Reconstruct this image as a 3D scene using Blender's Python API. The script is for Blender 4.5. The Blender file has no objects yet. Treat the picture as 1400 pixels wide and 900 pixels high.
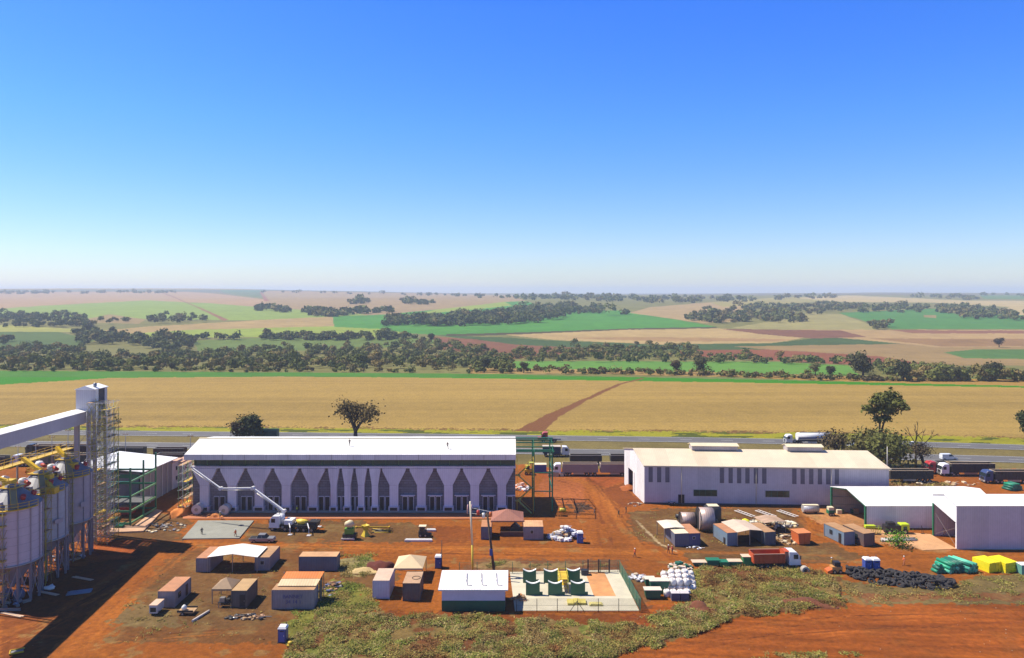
import bpy, math, random
import numpy as np
from mathutils import Vector, Matrix
random.seed(7); rng = np.random.default_rng(11)
sc = bpy.context.scene; COL = sc.collection; R = math.radians
# ------------------------------------------------------------------ camera
CH = 52.0; FPX = 1000.0; HY = 400.0; CX = 700.0
cam = bpy.data.objects.new('camera', bpy.data.cameras.new('camera')); COL.objects.link(cam)
cam.location = (0, 0, CH); cam.rotation_euler = (R(90), 0, 0)
cam.data.sensor_width = 36; cam.data.lens = FPX / 1400 * 36; cam.data.shift_y = -50 / 1400
cam.data.clip_start = 1; cam.data.clip_end = 60000
sc.camera = cam
# ------------------------------------------------------------------ sky, sun, exposure
SUNV = Vector((-0.65, 0.18, 1.0)).normalized()            # towards the sun
EL = math.asin(SUNV.z); AZ = math.atan2(SUNV.x, SUNV.y)
w = bpy.data.worlds.new('World'); sc.world = w; w.use_nodes = True
nt = w.node_tree; nt.nodes.clear()
sky = nt.nodes.new('ShaderNodeTexSky'); sky.sky_type = 'NISHITA'; sky.sun_disc = False
sky.sun_elevation = EL; sky.sun_rotation = AZ; sky.altitude = 900; sky.air_density = 1.0; sky.dust_density = 0.6; sky.ozone_density = 2.4
hs = nt.nodes.new('ShaderNodeHueSaturation'); hs.inputs['Saturation'].default_value = 1.34
bg = nt.nodes.new('ShaderNodeBackground'); bg.inputs['Strength'].default_value = 0.09
wo = nt.nodes.new('ShaderNodeOutputWorld')
nt.links.new(sky.outputs[0], hs.inputs['Color']); tn = nt.nodes.new('ShaderNodeMix'); tn.data_type = 'RGBA'; tn.blend_type = 'MULTIPLY'; tn.inputs['Factor'].default_value = 1; 
tcw = nt.nodes.new('ShaderNodeTexCoord'); sxw = nt.nodes.new('ShaderNodeSeparateXYZ'); nt.links.new(tcw.outputs['Generated'], sxw.inputs[0])
crw = nt.nodes.new('ShaderNodeValToRGB'); crw.color_ramp.elements[0].color = (.96, .95, 1.13, 1); crw.color_ramp.elements[0].position = 0; crw.color_ramp.elements[1].position = .36; crw.color_ramp.elements[1].color = (.92, 1.06, 1.82, 1); _f = crw.color_ramp.elements.new(.55); _f.color = (.36, .5, .72, 1)
_e = crw.color_ramp.elements.new(.12); _e.color = (1.0, 1.04, 1.28, 1); _g = crw.color_ramp.elements.new(.22); _g.color = (.94, 1.10, 1.6, 1); nt.links.new(sxw.outputs['Z'], crw.inputs[0]); nt.links.new(crw.outputs[0], tn.inputs['B'])
nt.links.new(hs.outputs[0], tn.inputs['A']); nt.links.new(tn.outputs['Result'], bg.inputs['Color']); nt.links.new(bg.outputs[0], wo.inputs['Surface'])
sl = bpy.data.lights.new('sun', 'SUN'); sl.energy = 4.9; sl.angle = R(0.5); sl.color = (1, .92, .78)
so = bpy.data.objects.new('sun', sl); COL.objects.link(so); so.rotation_euler = SUNV.to_track_quat('Z', 'Y').to_euler()
sc.view_settings.view_transform = 'Standard'; sc.view_settings.look = 'None'
sc.view_settings.exposure = 0.62; sc.view_settings.gamma = 1.0
sc.cycles.max_bounces = 6; sc.cycles.volume_bounces = 1
# ------------------------------------------------------------------ small helpers
def G(px, py, z=0.0):
    Y = (CH - z) * FPX / (py - HY); return Vector(((px - CX) * Y / FPX, Y, z))
def AT(px, py, Y):
    return Vector(((px - CX) * Y / FPX, Y, CH - (py - HY) * Y / FPX))
def lin(c):
    c = [v / 255 for v in c]; return tuple(v / 12.92 if v <= .04045 else ((v + .055) / 1.055) ** 2.4 for v in c)
def _hash(i, j, s):
    n = (i * 374761393 + j * 668265263 + s * 2147483647).astype(np.int64) & 0x7fffffff
    n = ((n ^ (n >> 13)) * 1274126177) & 0x7fffffff
    return ((n ^ (n >> 16)) & 0xffff) / 65535.0
def vnoise(x, y, s=0):
    xi = np.floor(x).astype(np.int64); yi = np.floor(y).astype(np.int64); fx = x - xi; fy = y - yi
    fx = fx * fx * (3 - 2 * fx); fy = fy * fy * (3 - 2 * fy)
    a = _hash(xi, yi, s); b = _hash(xi + 1, yi, s); c = _hash(xi, yi + 1, s); d = _hash(xi + 1, yi + 1, s)
    return a + (b - a) * fx + (c - a) * fy + (a - b - c + d) * fx * fy
def fbm(x, y, s=0, o=4):
    t = 0; a = .5; 
    for k in range(o): t = t + a * vnoise(x * 2 ** k, y * 2 ** k, s + k * 17); a *= .5
    return t / (1 - .5 ** o)
def sst(x, a, b):
    t = np.clip((x - a) / (b - a), 0, 1); return t * t * (3 - 2 * t)
def inpoly(u, v, P):
    ins = np.zeros(u.shape, bool); n = len(P)
    for i in range(n):
        x1, y1 = P[i]; x2, y2 = P[(i + 1) % n]
        if y1 == y2: continue
        c = ((y1 > v) != (y2 > v)) & (u < (x2 - x1) * (v - y1) / (y2 - y1) + x1); ins ^= c
    return ins
def setp(o, **k):
    for a, b in k.items():
        if b is not None: o[a] = b
    return o
def npmesh(name, V, F, mat, colors=None, smooth=False):
    me = bpy.data.meshes.new(name); nv = len(V); nf = len(F); k = F.shape[1]
    me.vertices.add(nv); me.vertices.foreach_set('co', np.asarray(V, np.float32).ravel())
    me.loops.add(nf * k); me.loops.foreach_set('vertex_index', np.asarray(F, np.int32).ravel())
    me.polygons.add(nf); me.polygons.foreach_set('loop_start', np.arange(0, nf * k, k, dtype=np.int32))
    me.polygons.foreach_set('loop_total', np.full(nf, k, np.int32))
    if smooth: me.polygons.foreach_set('use_smooth', np.ones(nf, bool))
    me.update(calc_edges=True)
    if colors is not None:
        at = me.color_attributes.new('col', 'FLOAT_COLOR', 'POINT')
        c = np.ones((nv, 4), np.float32); c[:, :3] = colors; at.data.foreach_set('color', c.ravel())
    me.materials.append(mat); o = bpy.data.objects.new(name, me); COL.objects.link(o); return o
# ------------------------------------------------------------------ materials
MC = {}
def nodes(name):
    m = bpy.data.materials.new(name); m.use_nodes = True; t = m.node_tree; b = t.nodes['Principled BSDF']; return m, t, b
def mat(rgb, rough=.6, metal=0, var=.12, scale=1.2, kind=None, dirt=0.0, bump=0.0):
    """painted / weathered surface: colour broken by noise, optional corrugation or block joints, red dust low down"""
    key = (tuple(rgb), rough, metal, var, scale, kind, dirt, bump)
    if key in MC: return MC[key]
    m, t, b = nodes('surface'); N = t.nodes.new; L = t.links.new
    tc = N('ShaderNodeTexCoord'); geo = N('ShaderNodeNewGeometry')
    n = N('ShaderNodeTexNoise'); n.inputs['Scale'].default_value = scale; n.inputs['Detail'].default_value = 5; L(tc.outputs['Object'], n.inputs['Vector'])
    n2 = N('ShaderNodeTexNoise'); n2.inputs['Scale'].default_value = scale * .23; n2.inputs['Detail'].default_value = 3; L(tc.outputs['Object'], n2.inputs['Vector'])
    ad = N('ShaderNodeMath'); ad.operation = 'ADD'; L(n.outputs['Fac'], ad.inputs[0]); L(n2.outputs['Fac'], ad.inputs[1])
    mr = N('ShaderNodeMapRange'); mr.inputs['From Min'].default_value = .6; mr.inputs['From Max'].default_value = 1.4
    mr.inputs['To Min'].default_value = 1 - var; mr.inputs['To Max'].default_value = 1 + var * .6; L(ad.outputs[0], mr.inputs['Value'])
    mx = N('ShaderNodeMix'); mx.data_type = 'RGBA'; mx.blend_type = 'MULTIPLY'; mx.inputs['Factor'].default_value = 1
    mx.inputs['A'].default_value = (*rgb, 1); L(mr.outputs[0], mx.inputs['B']); out = mx.outputs['Result']
    hgt = None
    if kind in ('corr', 'corrx', 'corry', 'plank', 'block', 'hline'):
        sx = N('ShaderNodeSeparateXYZ'); L(tc.outputs['Object'], sx.inputs[0])
        if kind == 'block':
            br = N('ShaderNodeTexBrick'); cm = N('ShaderNodeCombineXYZ'); a2 = N('ShaderNodeMath'); a2.operation = 'ADD'
            L(sx.outputs['X'], a2.inputs[0]); L(sx.outputs['Y'], a2.inputs[1]); L(a2.outputs[0], cm.inputs['X']); L(sx.outputs['Z'], cm.inputs['Y'])
            L(cm.outputs[0], br.inputs['Vector']); br.inputs['Scale'].default_value = 1; br.inputs['Brick Width'].default_value = 1.2; br.inputs['Row Height'].default_value = .6
            br.inputs['Mortar Size'].default_value = .05; br.inputs['Color1'].default_value = (1, 1, 1, 1); br.inputs['Color2'].default_value = (.84, .82, .8, 1); br.inputs['Mortar'].default_value = (.62, .6, .58, 1)
            m2 = N('ShaderNodeMix'); m2.data_type = 'RGBA'; m2.blend_type = 'MULTIPLY'; m2.inputs['Factor'].default_value = 1; L(out, m2.inputs['A']); L(br.outputs['Color'], m2.inputs['B']); out = m2.outputs['Result']
        else:
            wv = N('ShaderNodeMath'); wv.operation = 'ADD'
            if kind in ('corr',): L(sx.outputs['X'], wv.inputs[0]); L(sx.outputs['Y'], wv.inputs[1])
            elif kind in ('corrx', 'plank'): L(sx.outputs['X'], wv.inputs[0]); wv.inputs[1].default_value = 0
            elif kind == 'corry': L(sx.outputs['Y'], wv.inputs[0]); wv.inputs[1].default_value = 0
            else: L(sx.outputs['Z'], wv.inputs[0]); wv.inputs[1].default_value = 0
            f = N('ShaderNodeMath'); f.operation = 'MULTIPLY'; f.inputs[1].default_value = {'plank': 2.5, 'hline': 3.2}.get(kind, 2.2); L(wv.outputs[0], f.inputs[0])
            fr = N('ShaderNodeMath'); fr.operation = 'PINGPONG'; fr.inputs[1].default_value = .5; L(f.outputs[0], fr.inputs[0]); hgt = fr.outputs[0]
            r2 = N('ShaderNodeMapRange'); r2.inputs['From Max'].default_value = .16; r2.inputs['To Min'].default_value = .74 if kind in ('plank', 'hline') else .86; L(hgt, r2.inputs['Value'])
            m2 = N('ShaderNodeMix'); m2.data_type = 'RGBA'; m2.blend_type = 'MULTIPLY'; m2.inputs['Factor'].default_value = 1; L(out, m2.inputs['A']); L(r2.outputs[0], m2.inputs['B']); out = m2.outputs['Result']
            # sheet-to-sheet tone
            fl = N('ShaderNodeMath'); fl.operation = 'MULTIPLY'; fl.inputs[1].default_value = .31; L(wv.outputs[0], fl.inputs[0])
            fo = N('ShaderNodeMath'); fo.operation = 'FLOOR'; L(fl.outputs[0], fo.inputs[0])
            wn = N('ShaderNodeTexWhiteNoise'); wn.noise_dimensions = '1D'; L(fo.outputs[0], wn.inputs['W'])
            r3 = N('ShaderNodeMapRange'); r3.inputs['To Min'].default_value = .91; r3.inputs['To Max'].default_value = 1.04; L(wn.outputs['Value'], r3.inputs['Value'])
            m4 = N('ShaderNodeMix'); m4.data_type = 'RGBA'; m4.blend_type = 'MULTIPLY'; m4.inputs['Factor'].default_value = 1; L(out, m4.inputs['A']); L(r3.outputs[0], m4.inputs['B']); out = m4.outputs['Result']
    if dirt > 0:
        sp = N('ShaderNodeSeparateXYZ'); L(geo.outputs['Position'], sp.inputs[0])
        dn = N('ShaderNodeTexNoise'); dn.inputs['Scale'].default_value = .8; dn.inputs['Detail'].default_value = 6; L(tc.outputs['Object'], dn.inputs['Vector'])
        dz = N('ShaderNodeMath'); dz.operation = 'MULTIPLY_ADD'; dz.inputs[1].default_value = -.35; dz.inputs[2].default_value = .95; L(sp.outputs['Z'], dz.inputs[0])
        dm = N('ShaderNodeMath'); dm.operation = 'MAXIMUM'; dm.inputs[1].default_value = .28; L(dz.outputs[0], dm.inputs[0])
        du = N('ShaderNodeMath'); du.operation = 'MULTIPLY'; L(dm.outputs[0], du.inputs[0]); L(dn.outputs['Fac'], du.inputs[1])
        dd = N('ShaderNodeMath'); dd.operation = 'MULTIPLY'; dd.use_clamp = True; dd.inputs[1].default_value = dirt * 2; L(du.outputs[0], dd.inputs[0])
        m3 = N('ShaderNodeMix'); m3.data_type = 'RGBA'; L(dd.outputs[0], m3.inputs['Factor']); L(out, m3.inputs['A']); m3.inputs['B'].default_value = (.33, .1, .03, 1); out = m3.outputs['Result']
    L(out, b.inputs['Base Color']); b.inputs['Roughness'].default_value = rough; b.inputs['Metallic'].default_value = metal
    bp = N('ShaderNodeBump'); bp.inputs['Strength'].default_value = .6 if hgt is not None else max(bump, .12); bp.inputs['Distance'].default_value = .06
    L(hgt if hgt is not None else n.outputs['Fac'], bp.inputs['Height']); L(bp.outputs[0], b.inputs['Normal'])
    MC[key] = m; return m
def attmat(name, var, sc1, rough=.95, bump=.4, sc2=None, transl=0, bdist=.3):
    m, t, b = nodes(name); N = t.nodes.new; L = t.links.new
    a = N('ShaderNodeAttribute'); a.attribute_name = 'col'; tc = N('ShaderNodeTexCoord')
    n = N('ShaderNodeTexNoise'); n.inputs['Scale'].default_value = sc1; n.inputs['Detail'].default_value = 8; n.inputs['Roughness'].default_value = .65; L(tc.outputs['Object'], n.inputs['Vector'])
    mr = N('ShaderNodeMapRange'); mr.inputs['From Min'].default_value = .3; mr.inputs['From Max'].default_value = .7; mr.inputs['To Min'].default_value = 1 - var; mr.inputs['To Max'].default_value = 1 + var; L(n.outputs['Fac'], mr.inputs['Value'])
    mx = N('ShaderNodeMix'); mx.data_type = 'RGBA'; mx.blend_type = 'MULTIPLY'; mx.inputs['Factor'].default_value = 1; L(a.outputs['Color'], mx.inputs['A']); L(mr.outputs[0], mx.inputs['B']); L(mx.outputs['Result'], b.inputs['Base Color'])
    b.inputs['Roughness'].default_value = rough; b.inputs['Specular IOR Level'].default_value = .15
    if bump:
        bp = N('ShaderNodeBump'); bp.inputs['Strength'].default_value = bump; bp.inputs['Distance'].default_value = bdist; L(n.outputs['Fac'], bp.inputs['Height']); L(bp.outputs[0], b.inputs['Normal'])
    return m
# ------------------------------------------------------------------ terrain
_YK = [0, 440, 520, 700, 900, 1200, 1800, 2600, 3500, 5000, 8000, 14000]
_ZK = [0, 0, -3, -12, -10, 0, 14, 27, 31, 33, 37, 24]
def H(X, Y):
    X = np.asarray(X, float); Y = np.asarray(Y, float)
    z = np.interp(Y, _YK, _ZK)
    u = X / np.maximum(Y, 1)
    z = z + sst(Y, 3000, 6000) * (46 * sst(-u, -.02, .4) + 14 * sst(u, .15, .6) ) * (1 - .4 * sst(Y, 7000, 12000))
    z = z + sst(Y, 900, 2500) * 14 * (fbm(X / 900 + 5, Y / 900, 3, 3) - .5)
    z = z + sst(Y, 5000, 8000) * 16 * (fbm(X / 1500 + 5, Y / 3000, 9, 4) - .5)
    return z
_ys = np.concatenate([np.linspace(430, 1500, 900), np.linspace(1502, 11000, 1600)])
def ground_at(u, v):
    """world point of the terrain along the direction (u, v): used to lay the country out from survey directions"""
    X = (u - CX) * _ys / FPX; vv = HY + (CH - H(X, _ys)) * FPX / _ys
    k = np.argmax(vv <= v) if (vv <= v).any() else len(_ys) - 1
    Y = _ys[k]; X = (u - CX) * Y / FPX; return X, Y, float(H(X, Y))
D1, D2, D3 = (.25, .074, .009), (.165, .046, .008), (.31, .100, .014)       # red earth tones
GRV, GRV2 = (.125, .06, .019), (.145, .058, .014)
def SR(r, g, b, k=.52): return tuple(k * c for c in lin((r, g, b)))
FIELDS = [  # far country, painter's order: polygon in survey directions, crop colour
 ([(-900,396),(2300,396),(2300,530),(-900,530)], SR(128,140,78)),
 ([(-900,396),(2300,396),(2300,404),(-900,404)], SR(120,125,105)),
 ([(-900,400),(255,399),(300,402),(400,414),(600,426),(-900,424)], SR(205,160,120)),
 ([(300,396),(366,397),(362,408),(306,401)], SR(100,135,95)),
 ([(360,398),(450,399),(560,401),(700,404),(720,412),(640,424),(520,432),(420,430),(365,418)], SR(190,155,110)),
 ([(-900,423),(0,422),(60,418),(200,411),(290,415),(400,423),(500,430),(470,434),(330,438),(180,436),(-900,432)], SR(140,185,75)),
 ([(120,436),(150,430),(200,437),(190,443),(120,441)], SR(180,150,95)),
 ([(222,401),(226,401),(312,437),(306,439),(262,417)], SR(170,105,75)),
 ([(355,399),(358,399),(368,412),(362,412)], SR(180,105,85)),
 ([(-900,442),(0,444),(80,449),(160,452),(100,454),(-900,451)], SR(165,185,80)),
 ([(120,454),(200,447),(350,438),(456,433),(458,446),(350,450),(160,458)], SR(200,165,100)),
 ([(160,458),(260,451),(350,449),(458,446),(520,450),(565,456),(550,461),(350,461),(165,462)], SR(150,190,50)),
 ([(-900,452),(80,454),(130,466),(90,478),(-900,478)], SR(85,125,55)),
 ([(265,466),(350,462),(560,462),(640,466),(520,476),(350,482),(270,480)], SR(105,145,60)),
 ([(455,433),(530,430),(600,423),(690,413),(720,412),(760,424),(850,425),(930,438),(980,447),(870,449),(700,455),(620,459),(560,456),(520,450),(457,447)], SR(70,165,48)),
 ([(600,423),(690,413),(700,418),(650,423),(560,431)], SR(150,190,50)),
 ([(610,457),(700,455),(870,449),(980,447),(980,449),(870,451),(700,458),(610,460)], SR(95,85,45)),
 ([(690,458),(860,451),(980,449),(1115,459),(1060,469),(900,471),(760,465)], SR(212,176,112)),
 ([(760,462),(900,461),(1090,464),(1060,467),(900,467)], SR(195,150,95)),
 ([(590,458),(700,462),(760,466),(900,471),(1050,470),(1130,461),(1250,466),(1340,475),(1180,479),(1050,479),(900,479),(740,478),(660,466)], SR(70,110,55)),
 ([(590,460),(650,464),(700,471),(800,476),(860,480),(750,488),(680,492),(640,482),(600,478)], SR(155,95,60)),
 ([(930,479),(1050,478),(1200,487),(1285,494),(1250,501),(1150,498),(930,487)], SR(165,90,50)),
 ([(1000,474),(1250,470),(1400,472),(2300,474),(2300,500),(1280,500),(1200,487),(1050,478)], SR(180,145,85)),
 ([(1290,482),(1330,478),(2300,476),(2300,492),(1400,491),(1320,490)], SR(80,140,60)),
 ([(860,428),(890,420),(975,413),(1030,414),(1010,440),(960,442),(920,436)], SR(200,165,110)),
 ([(970,414),(1060,407),(1140,405),(1140,412),(1050,416),(990,420)], SR(165,170,95)),
 ([(1000,449),(1060,438),(1110,428),(1150,430),(1195,446),(1200,452),(1050,452)], SR(180,168,98)),
 ([(1060,451),(1200,451),(2300,451),(2300,470),(1280,475),(1190,466),(1100,458)], SR(205,165,105)),
 ([(1190,463),(2300,466),(2300,470),(1290,474)], SR(175,130,75)),
 ([(985,450),(1150,452),(1185,461),(1110,463),(1040,457)], SR(150,95,65)),
 ([(1215,451),(1300,452),(2300,453),(2300,456),(1250,456)], SR(165,105,75)),
 ([(1145,428),(1280,422),(1310,430),(2300,438),(2300,451),(1220,450),(1185,440)], SR(70,155,65)),
 ([(1263,431),(1280,431),(1280,435),(1262,434)], SR(175,150,85)),
 ([(1090,408),(1160,404),(1320,411),(2300,417),(2300,431),(1370,431),(1380,420),(1280,414),(1150,413)], SR(218,190,130)),
 ([(1340,404),(2300,405),(2300,412),(1345,409)], SR(90,145,80)),
 ([(700,494),(850,494),(1060,495),(1160,500),(1180,517),(1100,512),(900,508),(700,506)], SR(95,170,50)),
 ([(640,503),(800,505),(1000,510),(1300,518),(2300,530),(2300,534),(1300,527),(1000,516),(800,511),(640,511)], SR(190,150,75)),
 ([(-900,540),(0,517),(150,510),(1400,527),(2300,535),(2300,600),(-900,600)], (-1,-1,-1)),
 ([(-900,506),(0,507),(640,511),(880,516),(1060,520),(1400,528),(2300,540),(2300,542),(1400,530),(1000,523),(850,521),(640,517),(380,515),(150,517),(0,526),(-900,540)], SR(70,150,8)),
]
TAN = SR(212,176,92, .41)
def poly(P, U, V, C, col, wob=1.5, nx=None):
    pu = [p[0] for p in P]; pv = [p[1] for p in P]
    m = (U > min(pu) - 9) & (U < max(pu) + 9) & (V > min(pv) - 9) & (V < max(pv) + 9)
    if not m.any(): return
    u = U[m] + wob * nx[0][m] * 1.6; v = V[m] + wob * nx[1][m]
    k = inpoly(u, v, P); idx = np.nonzero(m)[0][k]
    C[idx] = col
def track(P, wd, U, V, C, col, a=.6, nx=None):
    """wheel-worn strip along a line"""
    for (x1, y1), (x2, y2) in zip(P, P[1:]):
        m = (U > min(x1, x2) - 30) & (U < max(x1, x2) + 30) & (V > min(y1, y2) - 12) & (V < max(y1, y2) + 12)
        if not m.any(): continue
        i = np.nonzero(m)[0]; dx, dy = x2 - x1, (y2 - y1)
        # anisotropic: pixel rows are about 3x deeper on the ground
        ux = U[i] - x1; vy = (V[i] - y1) * 2.6; dy2 = dy * 2.6
        t = np.clip((ux * dx + vy * dy2) / (dx * dx + dy2 * dy2 + 1e-6), 0, 1)
        d = np.hypot(ux - t * dx, vy - t * dy2) + 1.2 * nx[0][i]
        f = (a * (1 - sst(d, wd * .5, wd)))[:, None] * (.55 + .45 * nx[2][i][:, None])
        C[i] = C[i] * (1 - f) + np.array(col) * f
GR = SR(150,145,62,.5)
NEARP = [  # site ground: polygon, colour, wobble
 ([(-900,592),(-900,640),(700,640),(800,652),(860,650),(2300,650),(2300,596),(1400,606),(700,590)], (0.144,0.112,0.036), 2),   # verge and median grass
 ([(-900,626),(250,634),(700,634),(760,640),(900,640),(1210,648),(1280,642),(2300,650),(2300,2200),(-900,2200)], D1, 2),
 ([(1216,652),(1290,660),(1330,676),(1260,680),(1216,670)], (0.144,0.083,0.029), 2),
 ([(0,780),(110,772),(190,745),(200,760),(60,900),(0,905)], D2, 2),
 ([(262,752),(470,745),(480,790),(470,830),(380,880),(300,880),(150,880),(190,800),(240,760)], GRV2, 4),
 ([(205,800),(300,770),(370,790),(380,850),(300,860),(230,850),(190,830)], GRV, 4),
 ([(180,820),(230,835),(250,855),(200,860),(150,850)], (0.137,0.086,0.032), 4),
 ([(200,700),(265,705),(250,740),(150,738),(150,715)], GRV, 4),
 ([(347,715),(430,725),(470,735),(400,742),(330,740)], GRV, 3),
 ([(440,712),(560,716),(640,722),(640,732),(560,742),(440,742)], GRV, 3),
 ([(585,718),(640,722),(650,740),(600,744)], D2, 3),
 ([(468,775),(505,770),(545,778),(540,800),(500,812),(460,800)], GRV, 3),
 ([(448,765),(510,757),(520,780),(470,790)], (0.216,0.173,0.072), 3),
 ([(455,790),(505,805),(520,835),(430,850),(440,810)], GR, 4),
 ([(440,800),(480,810),(500,830),(400,880),(390,860)], GR, 4),
 ([(860,700),(960,693),(1080,693),(1100,702),(1110,742),(1000,752),(905,752),(858,728)], GRV, 3),
 ([(930,745),(1140,742),(1180,762),(1150,772),(940,765)], GRV, 2),
 ([(735,640),(800,645),(858,655),(850,672),(800,660),(740,655)], (0.259,0.065,0.014), 2),
 ([(740,655),(800,652),(800,690),(760,690),(735,670)], (0.288,0.086,0.022), 2),
 ([(820,672),(850,660),(880,690),(850,694)], D2, 2),
 ([(775,690),(800,687),(812,695),(790,702)], (0.072,0.036,0.018), 2),
 ([(1130,668),(1184,700),(1184,722),(1225,745),(1250,756),(1180,735),(1120,715),(1090,700)], (0.360,0.166,0.065), 2),
 ([(1184,724),(1270,732),(1306,750),(1290,756),(1230,748)], (0.360,0.158,0.061), 1),
 ([(115,735),(200,740),(180,762),(120,770)], (0.302,0.072,0.013), 3),
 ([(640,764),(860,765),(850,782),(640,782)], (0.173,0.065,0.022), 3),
 ([(660,770),(830,768),(770,776),(650,775)], (0.259,0.158,0.058), 3),
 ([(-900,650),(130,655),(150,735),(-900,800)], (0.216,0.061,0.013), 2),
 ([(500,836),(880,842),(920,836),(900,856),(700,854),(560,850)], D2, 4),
 ([(440,835),(520,845),(640,842),(720,850),(850,856),(905,862),(855,890),(840,905),(390,905),(402,880)], GR, 3),
 ([(895,862),(990,840),(1000,850),(960,866),(850,892),(838,905),(800,905)], GR, 3),
 ([(905,782),(950,778),(1090,776),(1140,790),(1155,830),(1100,836),(1010,842),(950,862),(900,858),(880,845),(945,825),(935,800)], GR, 5),
 ([(1050,800),(1120,798),(1150,812),(1145,832),(1060,834),(1010,830),(1060,812)], (0.144,0.050,0.018), 3),
 ([(1130,795),(1300,805),(1330,790),(1400,784),(2300,784),(2300,822),(1400,824),(1250,828),(1170,826),(1150,812)], (0.144,0.101,0.036), 4),
 ([(1160,812),(1300,812),(2300,810),(2300,820),(1300,821),(1180,822)], (0.173,0.072,0.025), 3),
 ([(880,836),(900,800),(870,780),(856,775),(880,835)], (0.144,0.061,0.022), 3),
]
TRACKS = [([(262,743.5),(600,746),(860,750)], 1.6, (.12,.03,.006), .8), ([(262,753),(600,757),(860,762)], 1.6, (.12,.03,.006), .8), ([(790,655),(822,668),(846,695),(868,730)], 1.5, (.12,.03,.006), .8), ([(765,658),(800,668),(818,700),(838,745)], 1.5, (.12,.03,.006), .8), ([(740,662),(775,672),(790,705),(812,748)], 1.3, D3, .7), ([(-20,872),(80,858),(190,778),(265,746)], 1.6, D2, .7), ([(10,890),(110,868),(215,780),(275,755)], 1.6, D2, .7), ([(1090,712),(1120,735),(1180,755),(1300,765)], 1.5, D2, .7),
 ([(-50,880),(60,850),(180,770),(262,742),(420,748),(700,752),(860,756),(960,780),(1300,782),(1500,775)], 9, D3, .5),
 ([(120,880),(200,800),(262,752)], 5, D3, .6), ([(80,900),(240,760)], 4, D3, .55),
 ([(0,885),(150,860),(300,900)], 5, D2, .5), ([(0,868),(90,870),(160,905)], 4, D3, .5),
 ([(262,745),(600,748),(860,752),(1140,760)], 6, D3, .7), ([(262,739),(600,744),(860,746)], 3, D2, .5), ([(262,751),(600,755),(860,760)], 2.5, D2, .5),
 ([(760,650),(800,660),(830,685),(850,720),(880,756)], 9, D3, .6), ([(800,652),(828,668),(852,700),(880,735),(920,765)], 3, D2, .6),
 ([(840,652),(815,662),(822,690),(845,725)], 2.5, D2, .6), ([(770,662),(800,676),(815,705),(820,745)], 2.5, D2, .5),
 ([(850,660),(825,668),(835,690),(860,720)], 2, D3, .5), ([(745,668),(785,672),(800,690)], 2, D2, .5),
 ([(250,706),(700,708)], 3, D3, .9), ([(880,690),(1140,696)], 4, D3, .5), ([(1090,700),(1110,725),(1180,750),(1400,760)], 9, D3, .6),
 ([(870,712),(900,742),(925,755)], 1.6, (.4,.3,.17), .9), ([(1000,765),(1150,768),(1280,764),(1400,762)], 4, D3, .5), ([(1270,700),(1330,672),(1400,690)], 8, D1, .5),
 ([(850,895),(960,870),(1100,845),(1400,835)], 7, D3, .6), ([(900,900),(1080,862),(1400,850)], 5, D2, .6), ([(1000,902),(1150,872),(1400,866)], 5, D3, .5), ([(1090,900),(1250,884),(1400,882)], 4, D2, .5), ([(1050,880),(1200,862),(1400,858)], 3, D3, .5), ([(980,868),(1150,845),(1180,828),(1140,790),(1130,770)], 4, D3, .5)]
GRASSPOLYS = [NEARP[i][0] for i in (28, 29, 30)]
_r = random.Random(77)
for P0, w0, n0 in (([(262,748),(500,750),(700,753),(880,758)], 9, 12), ([(795,655),(822,672),(845,705),(870,745)], 14, 10), ([(-10,885),(120,840),(200,775),(262,748)], 16, 10), ([(880,880),(1080,855),(1250,850),(1420,848)], 24, 12), ([(1100,705),(1130,740),(1250,768),(1420,770)], 10, 7), ([(100,890),(250,862),(400,868)], 12, 6)):
    for k in range(n0):
        o = _r.uniform(-w0, w0); q = [(x + _r.uniform(-12, 12) + o * .6, y + o * .45 + _r.uniform(-1.2, 1.2)) for x, y in P0]; i0 = _r.randrange(len(q) - 1)
        # smooth the path with midpoints
        q = [q[0]] + [((a[0] + b[0]) / 2, (a[1] + b[1]) / 2) for a, b in zip(q, q[1:])] + [q[-1]]
        TRACKS.append((q[max(0, i0 - 1):i0 + 3], _r.uniform(.9, 1.5), D3 if k % 3 else (.10, .027, .006), _r.uniform(.5, .9)))
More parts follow.
